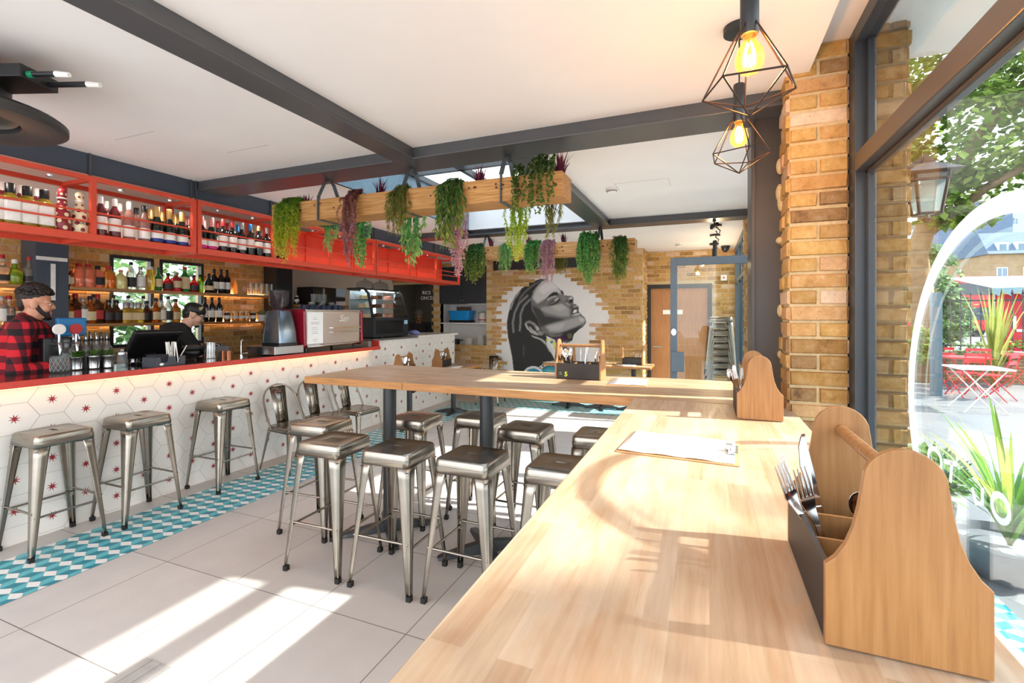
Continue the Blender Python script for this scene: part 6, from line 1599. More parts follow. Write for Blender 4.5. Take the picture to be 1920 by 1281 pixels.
# round black ceiling unit at top left
cu_ = thing('ceiling_speaker', 'large round black fixture hanging from the ceiling at the top left', 'ceiling fixture', (-2.99, .98, 2.42))
mb = MB(); mb.lathe([(.34, .0), (.36, .012), (.36, .035), (.34, .05), (.20, .06), (.20, .012), (.22, .0), (.34, .0)], 48, cap0=False, cap1=False); mb.build('rim', M('speaker_dark', (50, 48, 48), .45), cu_, smooth=40)
mb = MB(); mb.lathe([(.199, .058), (.19, .03), (.17, .05), (.135, .055), (.13, .012), (.12, .004), (.02, .0)], 40, cap0=False); mb.build('cone', M('speaker_cone', (96, 92, 88), .3, .3), cu_, smooth=50)
mb = MB(); mb.lathe([(.17, .061), (.17, .22), (.12, .25), (.12, .3095)], 32); mb.build('body', M('speaker_dark', (50, 48, 48), .45), cu_, smooth=40)
mb = MB(); mb.box(.0, .36, -.06, .10, .15, .205, M=Matrix.Rotation(.35, 4, 'Z')); bevel(mb.build('bracket', black_plastic, cu_), .004)
Rz = Matrix.Rotation(.35, 4, 'Z')
for k, (yy, l) in enumerate(((.06, .17), (-.03, .12))):
    mb = MB(); mb.tube([tuple(Rz @ Vector((.361, yy, .17))), tuple(Rz @ Vector((.361 + l, yy, .17)))], .012, 10); cb_ = mb.build('cable', black_plastic, cu_, smooth=50)
    mb = MB(); mb.tube([tuple(Rz @ Vector((.362 + l, yy, .17))), tuple(Rz @ Vector((.42 + l, yy, .165)))], [.013, .010], 10); mb.build('connector', white_paint, cb_, smooth=50)
mb = MB(); mb.tube([tuple(Rz @ Vector((.361, -.03, .17))), tuple(Rz @ Vector((.385, -.03, .17)))], .0135, 10); mb.build('green_ring', M('ring_green', (20, 130, 90), .4), cu_)


# ================================================= hanging planters
def planter(lab, x0, x1, y0, y1, z0, z1, straps, beam_y):
    t = thing('hanging_planter', lab, 'planter', ((x0 + x1) / 2, (y0 + y1) / 2, z0))
    w, d, h = (x1 - x0) / 2, (y1 - y0) / 2, z1 - z0
    for nm, q in (('front_board', (-w, w, -d, -d + .018, .02, h)), ('back_board', (-w, w, d - .018, d, .02, h)), ('base_board', (-w, w, -d, d, 0, .0195)), ('end_board', (-w, -w + .018, -d + .019, d - .019, .02, h)), ('end_board', (w - .018, w, -d + .019, d - .019, .02, h))):
        mb = MB(); mb.box(*q); bevel(mb.build(nm, planter_wood, t), .002)
    mb = MB(); mb.box(-w + .02, w - .02, -d + .02, d - .02, .0205, h - .03); mb.build('soil', M('soil', (60, 46, 36), .95, 0, .3, 50, bmp=.8), t)
    r = random.Random(int(x0 * -100)); mb = MB()
    for k in range(26):
        a = r.uniform(-w, w); z = r.uniform(.035, h - .02); s_ = r.uniform(.006, .012)
        mb.add([(a + s_ * 1.4 * math.cos(2 * PI * q / 8), -d - .0006, z + s_ * math.sin(2 * PI * q / 8)) for q in range(8)], [tuple(range(8))])
    mb.build('wood_knots', M('knot', (84, 48, 24), .7), t)
    zb = 2.65 - z0
    for sx in straps:
        x = sx - (x0 + x1) / 2; mb = MB()
        P = [(x, -d - .004, -.004), (x, -d - .004, h + .02), (x, -d * .45, zb - .03), (x, -d * .2, zb - .004), (x, d * .2, zb - .004), (x, d * .45, zb - .03), (x, d + .004, h + .02), (x, d + .004, -.004)]
        for a, b_ in zip(P[:-1], P[1:]): mb.bar(a, b_, .032, .006, up=(0, .3, 1) if abs(a[1] - b_[1]) < .02 else (0, 0, 1))
        mb.bar(P[0], P[-1], .032, .006)
        mb.build('strap', M('strap_grey', (92, 98, 102), .4, .3), t)
    return t
PA = (-3.28, -.83, 2.84, 3.06, 2.32, 2.475); PBx = (-3.13, -.785, 5.72, 5.95, 2.315, 2.485)
planter('long pine planter hanging from the front cross beam, full of trailing plants', *PA, [-2.784, -2.0, -1.24], 2.95)
planter('long pine planter hanging from the far cross beam in front of the mural', *PBx, [-2.754, -1.214], 5.84)
LF = {
 'fern': leafmat('leaf_fern', [(0, (58, 110, 34)), (.45, (120, 160, 40)), (.75, (206, 206, 50)), (1, (224, 160, 60))]),
 'limefern': leafmat('leaf_lime', [(0, (96, 146, 40)), (.5, (164, 200, 60)), (1, (214, 222, 80))]),
 'mauve': leafmat('leaf_mauve', [(0, (112, 52, 60)), (.5, (150, 88, 92)), (1, (196, 140, 140))]),
 'pink': leafmat('leaf_pink', [(0, (176, 116, 126)), (.5, (206, 150, 160)), (1, (226, 180, 186))]),
 'willow': leafmat('leaf_willow', [(0, (40, 78, 34)), (.5, (74, 116, 50)), (.85, (150, 160, 70)), (1, (180, 150, 80))]),
 'olive': leafmat('leaf_olive', [(0, (66, 84, 30)), (.5, (104, 116, 44)), (1, (160, 150, 70))]),
 'bamboo': leafmat('leaf_bamboo', [(0, (46, 130, 60)), (.5, (96, 176, 92)), (1, (196, 206, 120))]),
 'ivy': leafmat('leaf_ivy', [(0, (34, 64, 24)), (.5, (66, 100, 40)), (1, (130, 150, 60))]),
 'bright': leafmat('leaf_bright', [(0, (52, 110, 48)), (.5, (96, 160, 72)), (1, (170, 200, 112))]),
 'purple': leafmat('leaf_purple', [(0, (70, 24, 44)), (.6, (124, 44, 70)), (1, (170, 90, 116))]),
}
stemm = M('stem', (92, 88, 50), .8)
def leaf(mb, p, d, n, L_, w, v):
    s_ = d.cross(n)
    if s_.length < 1e-5: s_ = d.orthogonal()
    s_ = s_.normalized() * w
    mb.add([tuple(p), tuple(p + d * L_ * .45 + s_), tuple(p + d * L_), tuple(p + d * L_ * .45 - s_)], [(0, 1, 2, 3)], a=min(1, max(0, v)))
HANG = {  # strands, step, leaves per node, leaf length, width, droop, spread
 'fern': (34, .011, 5, .034, .0028, .4, 1.0), 'limefern': (22, .010, 5, .026, .0034, .3, 1.0), 'mauve': (26, .009, 5, .020, .0030, .3, 1.0), 'pink': (20, .010, 5, .024, .0036, .3, 1.0),
 'willow': (22, .020, 3, .062, .0058, .8, .8), 'olive': (26, .016, 3, .050, .0026, .9, .7), 'bamboo': (18, .022, 3, .055, .0075, .8, .9), 'ivy': (11, .016, 4, .019, .0085, .2, 1.0), 'bright': (24, .015, 4, .028, .0095, .3, 1.0)}
def hang(lab, kind, x, yl, side, zt, width, length, mat=None, seed=0, mound=.07, name='trailing_plant', depth=.10):
    """side -1 hangs over the front lip, +1 over the back lip"""
    r = random.Random(seed)
    t = thing(name, lab, 'plant', (x, yl - side * .07, zt - .03))
    n, step, per, L_, w, droop, spread = HANG[kind]
    st = MB(); lf = MB()
    n = max(6, int(n * max(.6, width / .16)))
    for k in range(n):
        a = r.uniform(-.5, .5) * width; ln = length * (1 - 1.2 * (abs(a) / width) ** 2) * r.uniform(.55, 1.0)
        y_out = side * (.075 + r.uniform(.012, depth)); hx = a * .5
        P = [Vector((hx, r.uniform(-.05, .05), 0)), Vector((hx + (a - hx) * .3, side * .02, mound * r.uniform(.6, 1.3))), Vector((hx + (a - hx) * .7, side * .075, mound * r.uniform(.3, 1.0))), Vector((a, y_out, -.01))]
        sw = r.uniform(-.03, .03); q = 5
        for i in range(1, q + 1): P.append(Vector((a + sw * math.sin(i * .7) + r.uniform(-.01, .01), y_out + side * r.uniform(-.012, .012), -.01 - ln * i / q)))
        st.tube(P, .0012, 4, cap=False)
        # leaves
        tot = 0; seglen = [(P[i + 1] - P[i]).length for i in range(len(P) - 1)]; full = sum(seglen)
        for i in range(len(P) - 1):
            m = max(1, int(seglen[i] / step))
            for j in range(m):
                u = (j + r.random()) / m; p = P[i].lerp(P[i + 1], u); along = (tot + seglen[i] * u) / full; ax = (P[i + 1] - P[i]).normalized()
                if i < 1 and r.random() < .5: continue
                for z in range(per):
                    d = Vector((r.uniform(-1, 1), r.uniform(-1, 1), r.uniform(-.6, .6))) * spread + ax * .5 + Vector((0, 0, -droop)); d.normalize()
                    nn = Vector((r.uniform(-1, 1), r.uniform(-1, 1), r.uniform(-1, 1)))
                    leaf(lf, p, d, nn, L_ * r.uniform(.6, 1.15), w * r.uniform(.7, 1.2), along * .72 + r.uniform(-.12, .3))
            tot += seglen[i]
    st.build('stem', stemm, t); lf.build('foliage', mat or LF[kind], t, attr=True)
    return t
def spiky(lab, x, y, z, h, n=46, mat=None, spread=.55, seed=1, name='spiky_plant', wd=.006, cat='plant'):
    r = random.Random(seed + int(abs(x) * 100)); t = thing(name, lab, cat, (x, y, z)); mb = MB()
    for k in range(n):
        a = r.uniform(0, 2 * PI); lean = r.uniform(.05, spread); L_ = h * r.uniform(.55, 1.1); b_ = Vector((r.uniform(-.02, .02), r.uniform(-.02, .02), 0)); dd = Vector((math.cos(a), math.sin(a), 0)); s_ = Vector((-math.sin(a), math.cos(a), 0))
        pts = [b_ + dd * (lean * L_ * u ** 1.6) + Vector((0, 0, L_ * u * (1 - .25 * lean * u))) for u in (0, .35, .7, 1)]
        ws = (wd, wd * 1.1, wd * .7, .0005)
        mb.loft([[tuple(p - s_ * q), tuple(p + s_ * q)] for p, q in zip(pts, ws)], closed=False, a=r.random())
    mb.build('foliage', mat or LF['purple'], t, attr=True)
    return t
yF, yB, zP = PA[2], PA[3], PA[5]
X1 = lambda: 0
hang('yellow green feathery fern spilling over the left end of the front planter', 'fern', -3.062, yF, -1, zP, .20, .44, seed=5)
hang('mauve pink feathery plant trailing from the left part of the front planter', 'mauve', -2.443, yF, -1, zP, .12, .50, seed=6)
hang('olive fine leaved plant trailing left of the middle strap of the front planter', 'olive', -2.025, yF, -1, zP, .17, .30, seed=7)
hang('large dark green willow leaved plant trailing at the middle of the front planter', 'willow', -1.603, yF, -1, zP, .18, .42, seed=8)
hang('small leaved dark vine hanging right of the right strap of the front planter', 'ivy', -1.119, yF, -1, zP, .09, .24, seed=9, mound=.10)
hang('lime yellow fluffy plant hanging behind the right strap of the front planter', 'limefern', -1.247, yB, 1, zP, .14, .50, seed=10, mound=.02)
hang('bushy dark ivy mounded over the right end of the front planter', 'ivy', -0.969, yF, -1, zP, .22, .25, seed=11, mound=.13)
hang('olive grassy plant hanging behind the right end of the front planter', 'olive', -0.979, yB, 1, zP, .12, .33, seed=12, mound=.02)
hang('thin pale green plant hanging behind the left strap of the front planter', 'olive', -2.946, yB, 1, zP, .13, .32, mat=LF['bamboo'], seed=13, mound=.02)
hang('variegated green vine hanging just behind the mauve plant', 'bright', -2.612, yB, 1, zP, .09, .48, mat=LF['bamboo'], seed=14, mound=.02)
hang('bright green bamboo leaved plant hanging behind the middle strap of the front planter', 'bamboo', -2.114, yB, 1, zP, .15, .52, seed=15, mound=.02)
hang('dusty pink plant hanging behind the large willow leaved plant', 'pink', -1.707, yB, 1, zP, .11, .60, seed=16, mound=.02)
for px_, k, tx in ((-3.028, 1, 'dark purple spiky plant beside the yellow green fern'), (-2.294, 2, 'purple spiky plant between the mauve plant and the olive plant'), (-1.453, 3, 'tall dark purple spiky plant left of the right strap in the front planter'), (-0.875, 4, 'dark purple spiky plant at the right end of the front planter')):
    spiky(tx, px_, 2.95, zP - .03, (.12, .17, .17, .19)[k - 1], 50, seed=k, wd=.005)
yF, yB, zP = PBx[2], PBx[3], PBx[5]
hang('dark green bushy plant trailing from the left end of the far planter', 'bright', -2.882, yF, -1, zP, .30, .46, mat=LF['willow'], seed=21)
hang('pale green grass hanging beside the left strap of the far planter', 'olive', -2.433, yF, -1, zP, .16, .34, mat=LF['bamboo'], seed=22)
hang('bright green curly plant near the middle of the far planter', 'bright', -2.037, yF, -1, zP, .20, .36, seed=23)
hang('pink feathery plant trailing at the middle of the far planter', 'pink', -1.831, yF, -1, zP, .17, .50, seed=24)
hang('thin olive grass hanging behind the far planter', 'olive', -1.773, yB, 1, zP, .18, .34, seed=25, mound=.02)
hang('bright green leafy plant trailing beside the right strap of the far planter', 'bright', -1.325, yF, -1, zP, .26, .50, seed=26, mound=.12)
hang('narrow green willow leaved plant at the right end of the far planter', 'willow', -0.948, yF, -1, zP, .16, .52, seed=27)
for px_, k, tx in ((-2.695, 1, 'dark pink spiky plant left in the far planter'), (-2.15, 2, 'dark pink spiky plant above the bright curly plant in the far planter'), (-1.68, 3, 'dark pink spiky plant right of the pink feathery plant in the far planter')):
    spiky(tx, px_, 5.83, zP - .03, .17, 44, seed=k + 10, spread=.45, mat=LF['purple'])

# ================================================= outside
def paving():
    m, N, L, b = nt('paving')
    tc = N.new('ShaderNodeTexCoord'); br = N.new('ShaderNodeTexBrick'); L.new(tc.outputs['Object'], br.inputs['Vector'])
    br.inputs['Scale'].default_value = 1.0; br.inputs['Brick Width'].default_value = .9; br.inputs['Row Height'].default_value = .6; br.inputs['Mortar Size'].default_value = .006
    br.inputs['Color1'].default_value = lin(106, 107, 110); br.inputs['Color2'].default_value = lin(122, 121, 120); br.inputs['Mortar'].default_value = lin(110, 108, 106)
    L.new(br.outputs['Color'], b.inputs['Base Color']); b.inputs['Roughness'].default_value = .85
    return m
g = MB(); g.box(.695, 90, -20, 130, -.12, -.015); struct('ground', g, paving())
g = MB(); g.box(-60, -7.2, -40, 130, -.12, -.015); g.box(-7.2, .695, -40, -2.2, -.12, -.015); struct('ground_back', g, M('asphalt', (150, 148, 146), .9))
tile_strip('trim_7', .72, 1.50, .2, 5.6, 3)
sf = MB(); sf.box(.70, 1.16, -1.4, 3.0, 2.88, 2.96); struct('canopy', sf, white_paint)
ln = thing('wall_lantern', 'old black framed lantern mounted on the outside of the brick pillar', 'lantern', (.935, 2.74, 2.03))
mb = MB(); mb.bar((-.11, 0, .20), (0, 0, .28), .02); mb.box(-.115, -.10, -.03, .03, .12, .27); mb.build('bracket', black_steel, ln)
lt = M('lantern_copper', (70, 58, 54), .5, .3)
mb = MB(); L0 = [(-.04, -.04), (.04, -.04), (.04, .04), (-.04, .04)]; L1_ = [(-.062, -.062), (.062, -.062), (.062, .062), (-.062, .062)]
for (a, b_) in zip(L0, L1_): mb.bar((a[0], a[1], .01), (b_[0], b_[1], .19), .010)
for L_, z in ((L0, .01), (L1_, .19), (L1_, .16)):
    for k in range(4): mb.bar((L_[k][0], L_[k][1], z), (L_[(k + 1) % 4][0], L_[(k + 1) % 4][1], z), .010)
mb.build('frame', lt, ln)
mb = MB(); mb.loft([[(x * .93, y * .93, .012) for x, y in L0], [(x * .95, y * .95, .188) for x, y in L1_]], cap0=True); mb.build('pane', glassmat('lantern_glass', (232, 240, 238), .95, body=.35), ln)
mb = MB(); mb.loft([[(x * 1.65, y * 1.65, .192) for x, y in L1_], [(x * .35, y * .35, .245) for x, y in L1_], [(x * .25, y * .25, .27) for x, y in L1_]], cap0=True, cap1=True); mb.build('roof', lt, ln)
mb = MB(); mb.lathe([(.008, -.03), (.02, -.01), (.01, .008)], 10); mb.build('finial', lt, ln)
# trees
treem = leafmat('leaf_plane_tree', [(0, (70, 104, 36)), (.5, (126, 160, 62)), (1, (186, 206, 110))], .5)
treem2 = leafmat('leaf_bush', [(0, (70, 110, 70)), (.5, (116, 152, 96)), (1, (176, 200, 130))], .5)
bark = M('bark', (132, 108, 82), .9, 0, .25, 6, bmp=.6)
def tree(lab, loc, trunk, blobs, n, L_, mat, seed, name='tree', cat='tree'):
    r = random.Random(seed); t = thing(name, lab, cat, loc)
    if trunk:
        mb = MB()
        for pts, rs in trunk: mb.tube(pts, rs, 10)
        mb.build('trunk', bark, t, smooth=60)
    mb = MB()
    for (c, R_, wt) in blobs:
        for k in range(int(n * wt)):
            d = Vector((r.gauss(0, 1), r.gauss(0, 1), r.gauss(0, 1))).normalized() * r.uniform(.35, 1) ** .6
            p = Vector((c[0] + d.x * R_[0], c[1] + d.y * R_[1], c[2] + d.z * R_[2]))
            if noise.noise(p * 1.3) < -.18: continue
            ax = Vector((r.uniform(-1, 1), r.uniform(-1, 1), r.uniform(-1, .4))).normalized(); nn = Vector((r.uniform(-.4, .4), r.uniform(-.4, .4), 1))
            l = L_ * r.uniform(.6, 1.2); leaf(mb, p, ax, nn, l, l * .42, r.random())
    mb.build('foliage', mat, t, attr=True)
    return t
tree('plane tree with wide leafy crown outside the front window', (4.75, 14.2, 0),
     [([(0, 0, 0), (.05, 0, 1.6), (-.1, 0, 3.0), (.2, 0, 4.2), (1.2, -.3, 6.0), (2.4, -.5, 7.5)], [.30, .24, .22, .18, .12, .05]), ([(.0, 0, 3.4), (1.0, -.4, 4.4), (2.4, -1.2, 5.3), (4.0, -1.8, 5.9)], [.12, .09, .06, .02]), ([(.1, 0, 3.9), (-.8, -.2, 5.2), (-1.8, -.6, 6.4)], [.12, .08, .03]), ([(1.2, -.3, 6.0), (2.6, -1.2, 6.6), (4.0, -1.6, 7.6)], [.08, .05, .02])],
     [((1.0, -.3, 5.6), (2.2, 1.6, 1.5), 1.0), ((3.2, -1.4, 6.0), (1.9, 1.5, 1.5), .9), ((2.2, -.8, 7.8), (2.6, 1.9, 1.4), 1.0), ((-1.2, 0, 6.4), (1.8, 1.6, 1.6), .8), ((.6, -.4, 4.2), (.9, .7, .7), .35), ((3.6, -1.8, 4.3), (.9, .7, .6), .3)], 5200, .20, treem, 4)
tree('pale green rounded tree behind the railings beside the trunk', (6.49, 19.0, 0), [([(0, 0, 0), (0, 0, 2.2)], [.12, .08])], [((0, 0, 2.6), (.85, .8, 1.3), 1.0), ((.5, 0, 1.5), (.7, .7, .8), .5)], 3600, .16, treem2, 6)
tree('dark blue green bush behind the slate post', (8.132, 22, 0), None, [((0, 0, 1.5), (.55, .7, 1.1), 1.0)], 1800, .17, leafmat('leaf_dark_bush', [(0, (30, 70, 56)), (1, (90, 136, 96))], .4), 8, 'bush', 'bush')
tree('leafy bush by the low wall left of the window sticker', (4.618 - .1, 13.5, .0), None, [((0, 0, .9), (.35, .3, .45), 1.0)], 700, .12, treem, 9, 'bush', 'bush')
tree('street tree standing to the right of the front window, out of the picture', (7.9, 2.2, -.015), [([(0, 0, 0), (0, 0, 3.5), (-.3, -.1, 5.2), (-.9, -.4, 6.4)], [.16, .13, .08, .03])], [((-.9, -.52, 6.38), (.75, .56, .52), 1.0), ((.5, .3, 6.6), (.9, .7, .6), .5)], 650, .13, treem, 23)
# low wall and railings
rl = thing('garden_wall', 'low brown brick wall with pale coping carrying iron railings outside', 'wall', (3.5, 14.6, -.015))
mb = MB(); brickwall(mb, 'x', 0, -1, 0, 6.5, 0, .66, None, 71); mb.box(0, 6.5, 0, .22, 0, .66, 1); mb.build('brickwork', [M('wall_brown_brick', (136, 110, 84), .9, 0, .25, 9), mortar], rl)
mb = MB(); mb.box(-.02, 6.52, -.04, .26, .661, .73); bevel(mb.build('coping', M('stone_pale', (214, 206, 194), .8), rl), .01)
rg = thing('iron_railings', 'black iron railings with spear heads on the low garden wall', 'railings', (3.5, 14.7, .715))
mb = MB(); mb.box(0, 6.5, -.012, .012, .10, .14); mb.box(0, 6.5, -.012, .012, 1.18, 1.22); mb.build('rail', black_steel, rg)
for k in range(34):
    x = .1 + .188 * k; mb = MB(); mb.tube([(x, 0, 0), (x, 0, 1.33)], .012, 6); mb.lathe([(.012, 1.33), (.028, 1.36), (.02, 1.40), (.002, 1.47)], 6, (x, 0, 0)); mb.build('bar', black_steel, rg)
sp = thing('slate_post', 'square slate blue metal post standing on the paving outside', 'post', (4.137, 11.7, -.015))
mb = MB(); mb.box(-.075, .075, -.075, .075, .01, 2.02); bevel(mb.build('post', M('post_slate', (88, 112, 124), .5, 0, .06, 3), sp), .006)
mb = MB(); mb.box(-.22, .22, -.22, .22, 0, .01); mb.build('base_plate', M('post_plate', (130, 132, 132), .5), sp)
# bistro chairs and tables
def bistro_chair(mt):
    t = thing('folding_chair', 'x', 'chair'); m = mt
    for s_ in (-1, 1):
        mb = MB(); mb.tube([(-.22, s_ * .20, 0), (.18, s_ * .20, .46)], .011, 6); mb.build('leg', m, t)
        mb = MB(); mb.tube([(.22, s_ * .185, 0), (-.17, s_ * .185, .46), (-.26, s_ * .185, .86)], .011, 6); mb.build('leg', m, t)
    for k in range(5):
        mb = MB(); mb.box(-.17 + .078 * k, -.11 + .078 * k, -.20, .20, .455, .468); mb.build('seat_slat', m, t)
    for z, x in ((.80, -.25), (.68, -.222)):
        mb = MB(); mb.box(x - .006, x + .006, -.205, .205, z, z + .06); mb.build('back_slat', m, t)
    mb = MB(); mb.tube([(.2, -.19, .03), (.2, .19, .03)], .008, 6); mb.build('stretcher', m, t)
    return t
redp = M('bistro_red', (214, 40, 52), .45); grp = M('bistro_white', (226, 226, 224), .45)
RC = bistro_chair(redp)
for lab, px_, y, rz in (('red folding chair seen from behind, left of the red tables outside', 4.962, 13.3, -1.4), ('red folding chair in the middle of the terrace group outside', 4.644, 11.9, 1.9), ('red folding chair at the right of the terrace group outside', 5.411, 13.1, -1.7), ('red folding chair beside the white table outside', 4.99, 11.6, 2.4)):
    place(RC, lab, (px_, y, -.014), rz, 'red folding chairs')
def bistro_table(lab, x, y, mt, s_=.36):
    t = thing('bistro_table', lab, 'table', (x, y, -.014)); mb = MB(); mb.box(-s_, s_, -s_, s_, .70, .725); mb.build('tabletop', mt, t)
    for a in (-1, 1):
        for b_ in (-1, 1):
            mb = MB(); mb.tube([(a * .28, b_ * .28, 0), (-a * .28, b_ * .24, .70)], .011, 6); mb.build('leg', mt, t)
bistro_table('red folding table among the red chairs outside', 4.891, 12.65, redp)
bistro_table('red folding table by the low wall farther right outside', 6.329, 13.95, redp, .4)
bistro_table('white folding table in front of the red furniture outside', 4.145, 10.2, grp, .34)
# market stall
ms = thing('market_stall', 'red market stall with pale blue scalloped canopy beyond the railings', 'stall', (8.524, 20, -.015))
mb = MB(); mb.box(0, 5, 0, .03, .2, 2.25); mb.build('side_sheet', M('stall_red', (206, 30, 46), .6), ms)
mb = MB(); mb.loft([[(-.15, -.3, 2.45), (-.15, 3, 3.0)], [(5.2, -.3, 2.45), (5.2, 3, 3.0)]], closed=False); mb.build('canopy', M('stall_white', (226, 226, 222), .7), ms)
mb = MB()
for k in range(18):
    x = -.15 + .3 * k; mb.add([(x, -.3, 2.45), (x + .3, -.3, 2.45), (x + .3, -.3, 2.30), (x + .15, -.3, 2.18), (x, -.3, 2.30)], [(0, 1, 2, 3, 4)])
mb.build('valance', M('stall_blue', (150, 178, 190), .7), ms)
for x in (.02, 4.9):
    mb = MB(); mb.tube([(x, -.02, 0), (x, -.02, 2.45)], .025, 8); mb.build('pole', grp, ms)
mb = MB(); mb.box(.48, .56, -.012, -.002, 1.05, 1.55); mb.box(.48, .80, -.012, -.002, 1.05, 1.13); mb.build('letter', M('stall_letter', (240, 238, 236), .6), ms)
# bus
bs = thing('double_decker_bus', 'red double decker bus passing behind the railings', 'bus', (19.304, 46, -.015), math.radians(200))
mb = MB(); mb.box(0, 10.5, -1.25, 1.25, .35, 4.35); bevel(mb.build('body', M('bus_red', (206, 34, 46), .35), bs), .12, 3)
for z0, z1 in ((1.2, 2.1), (3.0, 3.85)):
    mb = MB(); mb.box(.5, 10.0, -1.262, -1.251, z0, z1); mb.box(.5, 10.0, 1.251, 1.262, z0, z1); mb.box(-.012, -.001, -1.0, 1.0, z0, z1); mb.build('window_band', M('bus_glass', (56, 66, 74), .15), bs)
for x in (1.8, 8.2):
    for s_ in (-1, 1):
        mb = MB(); mb.lathe([(.48, 0), (.48, .26)], 20, M=Matrix.Translation((x, s_ * 1.12 - .13, .48)) @ Matrix.Rotation(-PI / 2, 4, 'X')); mb.build('wheel', rubber, bs)
# buildings
def building(lab, x, y, w, d, h, rz, wall, rows, cols, wz, ww, wh, roof=None, frame=None, floor0=3.0, dz=3.2):
    t = thing('building', lab, 'building', (x, y, -.015), rz)
    mb = MB(); mb.box(0, w, 0, d, 0, h); mb.build('wall', wall, t)
    wg = M('office_glass', (120, 140, 156), .15); fr = frame or white_paint
    for i in range(rows):
        for j in range(cols):
            cx = w * (j + .5) / cols; z = floor0 + dz * i
            mb = MB(); mb.box(cx - ww / 2, cx + ww / 2, -.06, -.001, z, z + wh); f_ = mb.build('window', fr, t)
            mb = MB(); mb.box(cx - ww / 2 + .08, cx - .04, -.075, -.061, z + .08, z + wh - .08); mb.box(cx + .04, cx + ww / 2 - .08, -.075, -.061, z + .08, z + wh - .08); mb.build('pane', wg, f_)
    return t
b1 = building('pale grey blue modern office block far behind the trees', 38.265, 108, 11.5, 16, 18.2, .2, M('office_cladding', (176, 190, 200), .6), 4, 7, 0, 1.2, 1.7, floor0=2.6)
mb = MB(); mb.box(-.3, 11.8, -.2, 16, 18.2, 18.5); mb.box(.5, 11, 1, 12, 18.5, 19.6); mb.build('roof', M('office_roof', (130, 122, 118), .7), b1)
b2 = thing('building', 'tall plain dark blue slab tower beside the pale office block', 'building', (35.878, 88, -.015), .2)
mb = MB(); mb.box(0, 4.2, 0, 10, 0, 17.5); mb.build('wall', M('tower_blue', (92, 112, 138), .5), b2)
mb = MB(); mb.box(-.1, 4.3, -.1, 10.1, 17.5, 17.8); mb.build('roof', M('office_roof', (130, 122, 118), .7), b2)
b5 = building('grey slab tower rising behind the brown brick building', 60.037, 140, 14, 8, 26, .1, M('tower_grey', (176, 182, 194), .6), 5, 6, 0, 1.2, 1.5, floor0=12)
b3 = building('brown brick building with dormer roof and white shop front sign', 29.467, 70, 12, 9, 8.4, .12, M('far_brick', (168, 138, 104), .85, 0, .12, 2), 2, 5, 0, 1.0, 1.7, floor0=2.2, dz=3.0)
mb = MB(); mb.prism([(-.3, 8.4), (9.3, 8.4), (7.5, 11), (1.5, 11)], 'x', -.2, 12.2); mb.build('roof', M('slate_roof', (98, 112, 132), .7), b3)
for x in (1.3, 3.0):
    mb = MB(); mb.box(x - .5, x + .5, .0, 1.3, 8.5, 9.7); dm = mb.build('dormer', M('dormer_white', (228, 230, 232), .6), b3)
    mb = MB(); mb.box(x - .32, x + .32, -.02, -.001, 8.75, 9.5); mb.build('pane', M('office_glass', (120, 140, 156), .15), dm)
mb = MB(); mb.box(4.3, 8.8, -.4, -.08, 0, 6.2); mb.build('shop_front', M('shop_white', (232, 230, 226), .6), b3)
text_mesh('CIT', 1.3, PL['dark'], b3, (4.6, -.42, 5.0), (PI / 2, 0, 0), .01, 0, .03, 'shop_lettering', 'LEFT')
tree('green tree behind the back windows of the bar', (-8.6, 5.6, 0), None, [((0, 0, 2.2), (.7, 3.2, 1.6), 1.0)], 6000, .16, treem2, 15)
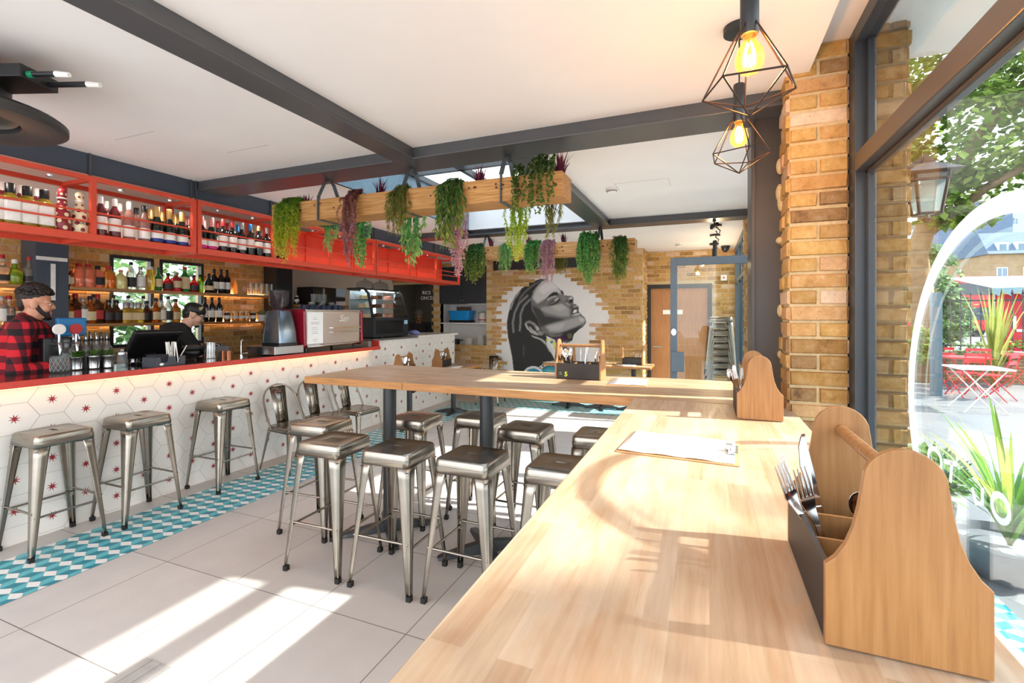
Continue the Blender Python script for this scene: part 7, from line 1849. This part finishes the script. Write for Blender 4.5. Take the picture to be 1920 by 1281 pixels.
# pots by the window
pg = thing('potted_palm', 'wide grey pot with long green blade leaves outside the window', 'plant', (1.72, 3.85, -.015))
mb = MB(); mb.lathe([(.20, 0), (.27, .19), (.29, .205), (.29, .225), (.26, .225), (.25, .17)], 28); mb.build('pot', M('pot_grey', (120, 122, 128), .7), pg, smooth=40)
r = random.Random(4); mb = MB()
for k in range(70):
    a = r.uniform(0, 2 * PI); L_ = r.uniform(.5, 1.0); ln_ = r.uniform(.15, .9); dd = Vector((math.cos(a), math.sin(a), 0)); s_ = Vector((-math.sin(a), math.cos(a), 0))
    pts = [dd * (ln_ * L_ * u ** 1.5) + Vector((0, 0, .18 + L_ * (u - .45 * ln_ * u * u))) for u in (0, .3, .6, .85, 1)]
    mb.loft([[tuple(p - s_ * q), tuple(p + s_ * q)] for p, q in zip(pts, (.012, .016, .014, .008, .001))], closed=False, a=r.random())
mb.build('foliage', leafmat('leaf_blade', [(0, (70, 130, 40)), (.5, (130, 180, 60)), (1, (196, 214, 100))], .4), pg, attr=True)
def bushpot(lab, loc, R_, h, n, pr, ph, seed):
    t = thing('potted_shrub', lab, 'plant', loc); mb = MB(); mb.lathe([(pr * .8, 0), (pr, ph), (pr * .9, ph), (pr * .85, ph * .9)], 22); mb.build('pot', M('pot_dark', (44, 46, 50), .6), t, smooth=40)
    r = random.Random(seed); mb = MB()
    for k in range(n):
        d = Vector((r.gauss(0, 1), r.gauss(0, 1), r.gauss(0, 1))).normalized() * r.uniform(.2, 1); p = Vector((d.x * R_, d.y * R_, ph + h * .45 + d.z * h * .5)); ax = (d + Vector((0, 0, .3))).normalized(); leaf(mb, p, ax, Vector((r.uniform(-1, 1), r.uniform(-1, 1), 1)), r.uniform(.04, .08), .018, r.random())
    mb.build('foliage', leafmat('leaf_shrub', [(0, (50, 96, 44)), (.5, (96, 146, 66)), (1, (170, 190, 120))], .4), t, attr=True)
bushpot('dark pot of bushy green leaves close outside the window', (1.46, 4.25, -.015), .20, .40, 1300, .15, .26, 3)
bushpot('low bushy plant in a dark pot between the window and the big grey pot', (1.55, 3.2, -.015), .20, .38, 800, .14, .26, 5) if False else None
ph = spiky('tall yellow green phormium growing by the railings outside', 5.814, 13.6, -.01, 2.2, 40, mat=leafmat('leaf_phormium', [(0, (120, 150, 60)), (1, (214, 210, 120))], .4), spread=.35, seed=3, wd=.035)
ph2 = tree('mixed green planting along the foot of the railings outside', (6.3, 14.22, .0), None, [((0, 0, .75), (1.3, .2, .25), 1.0)], 700, .10, treem, 12, 'hedge', 'hedge')
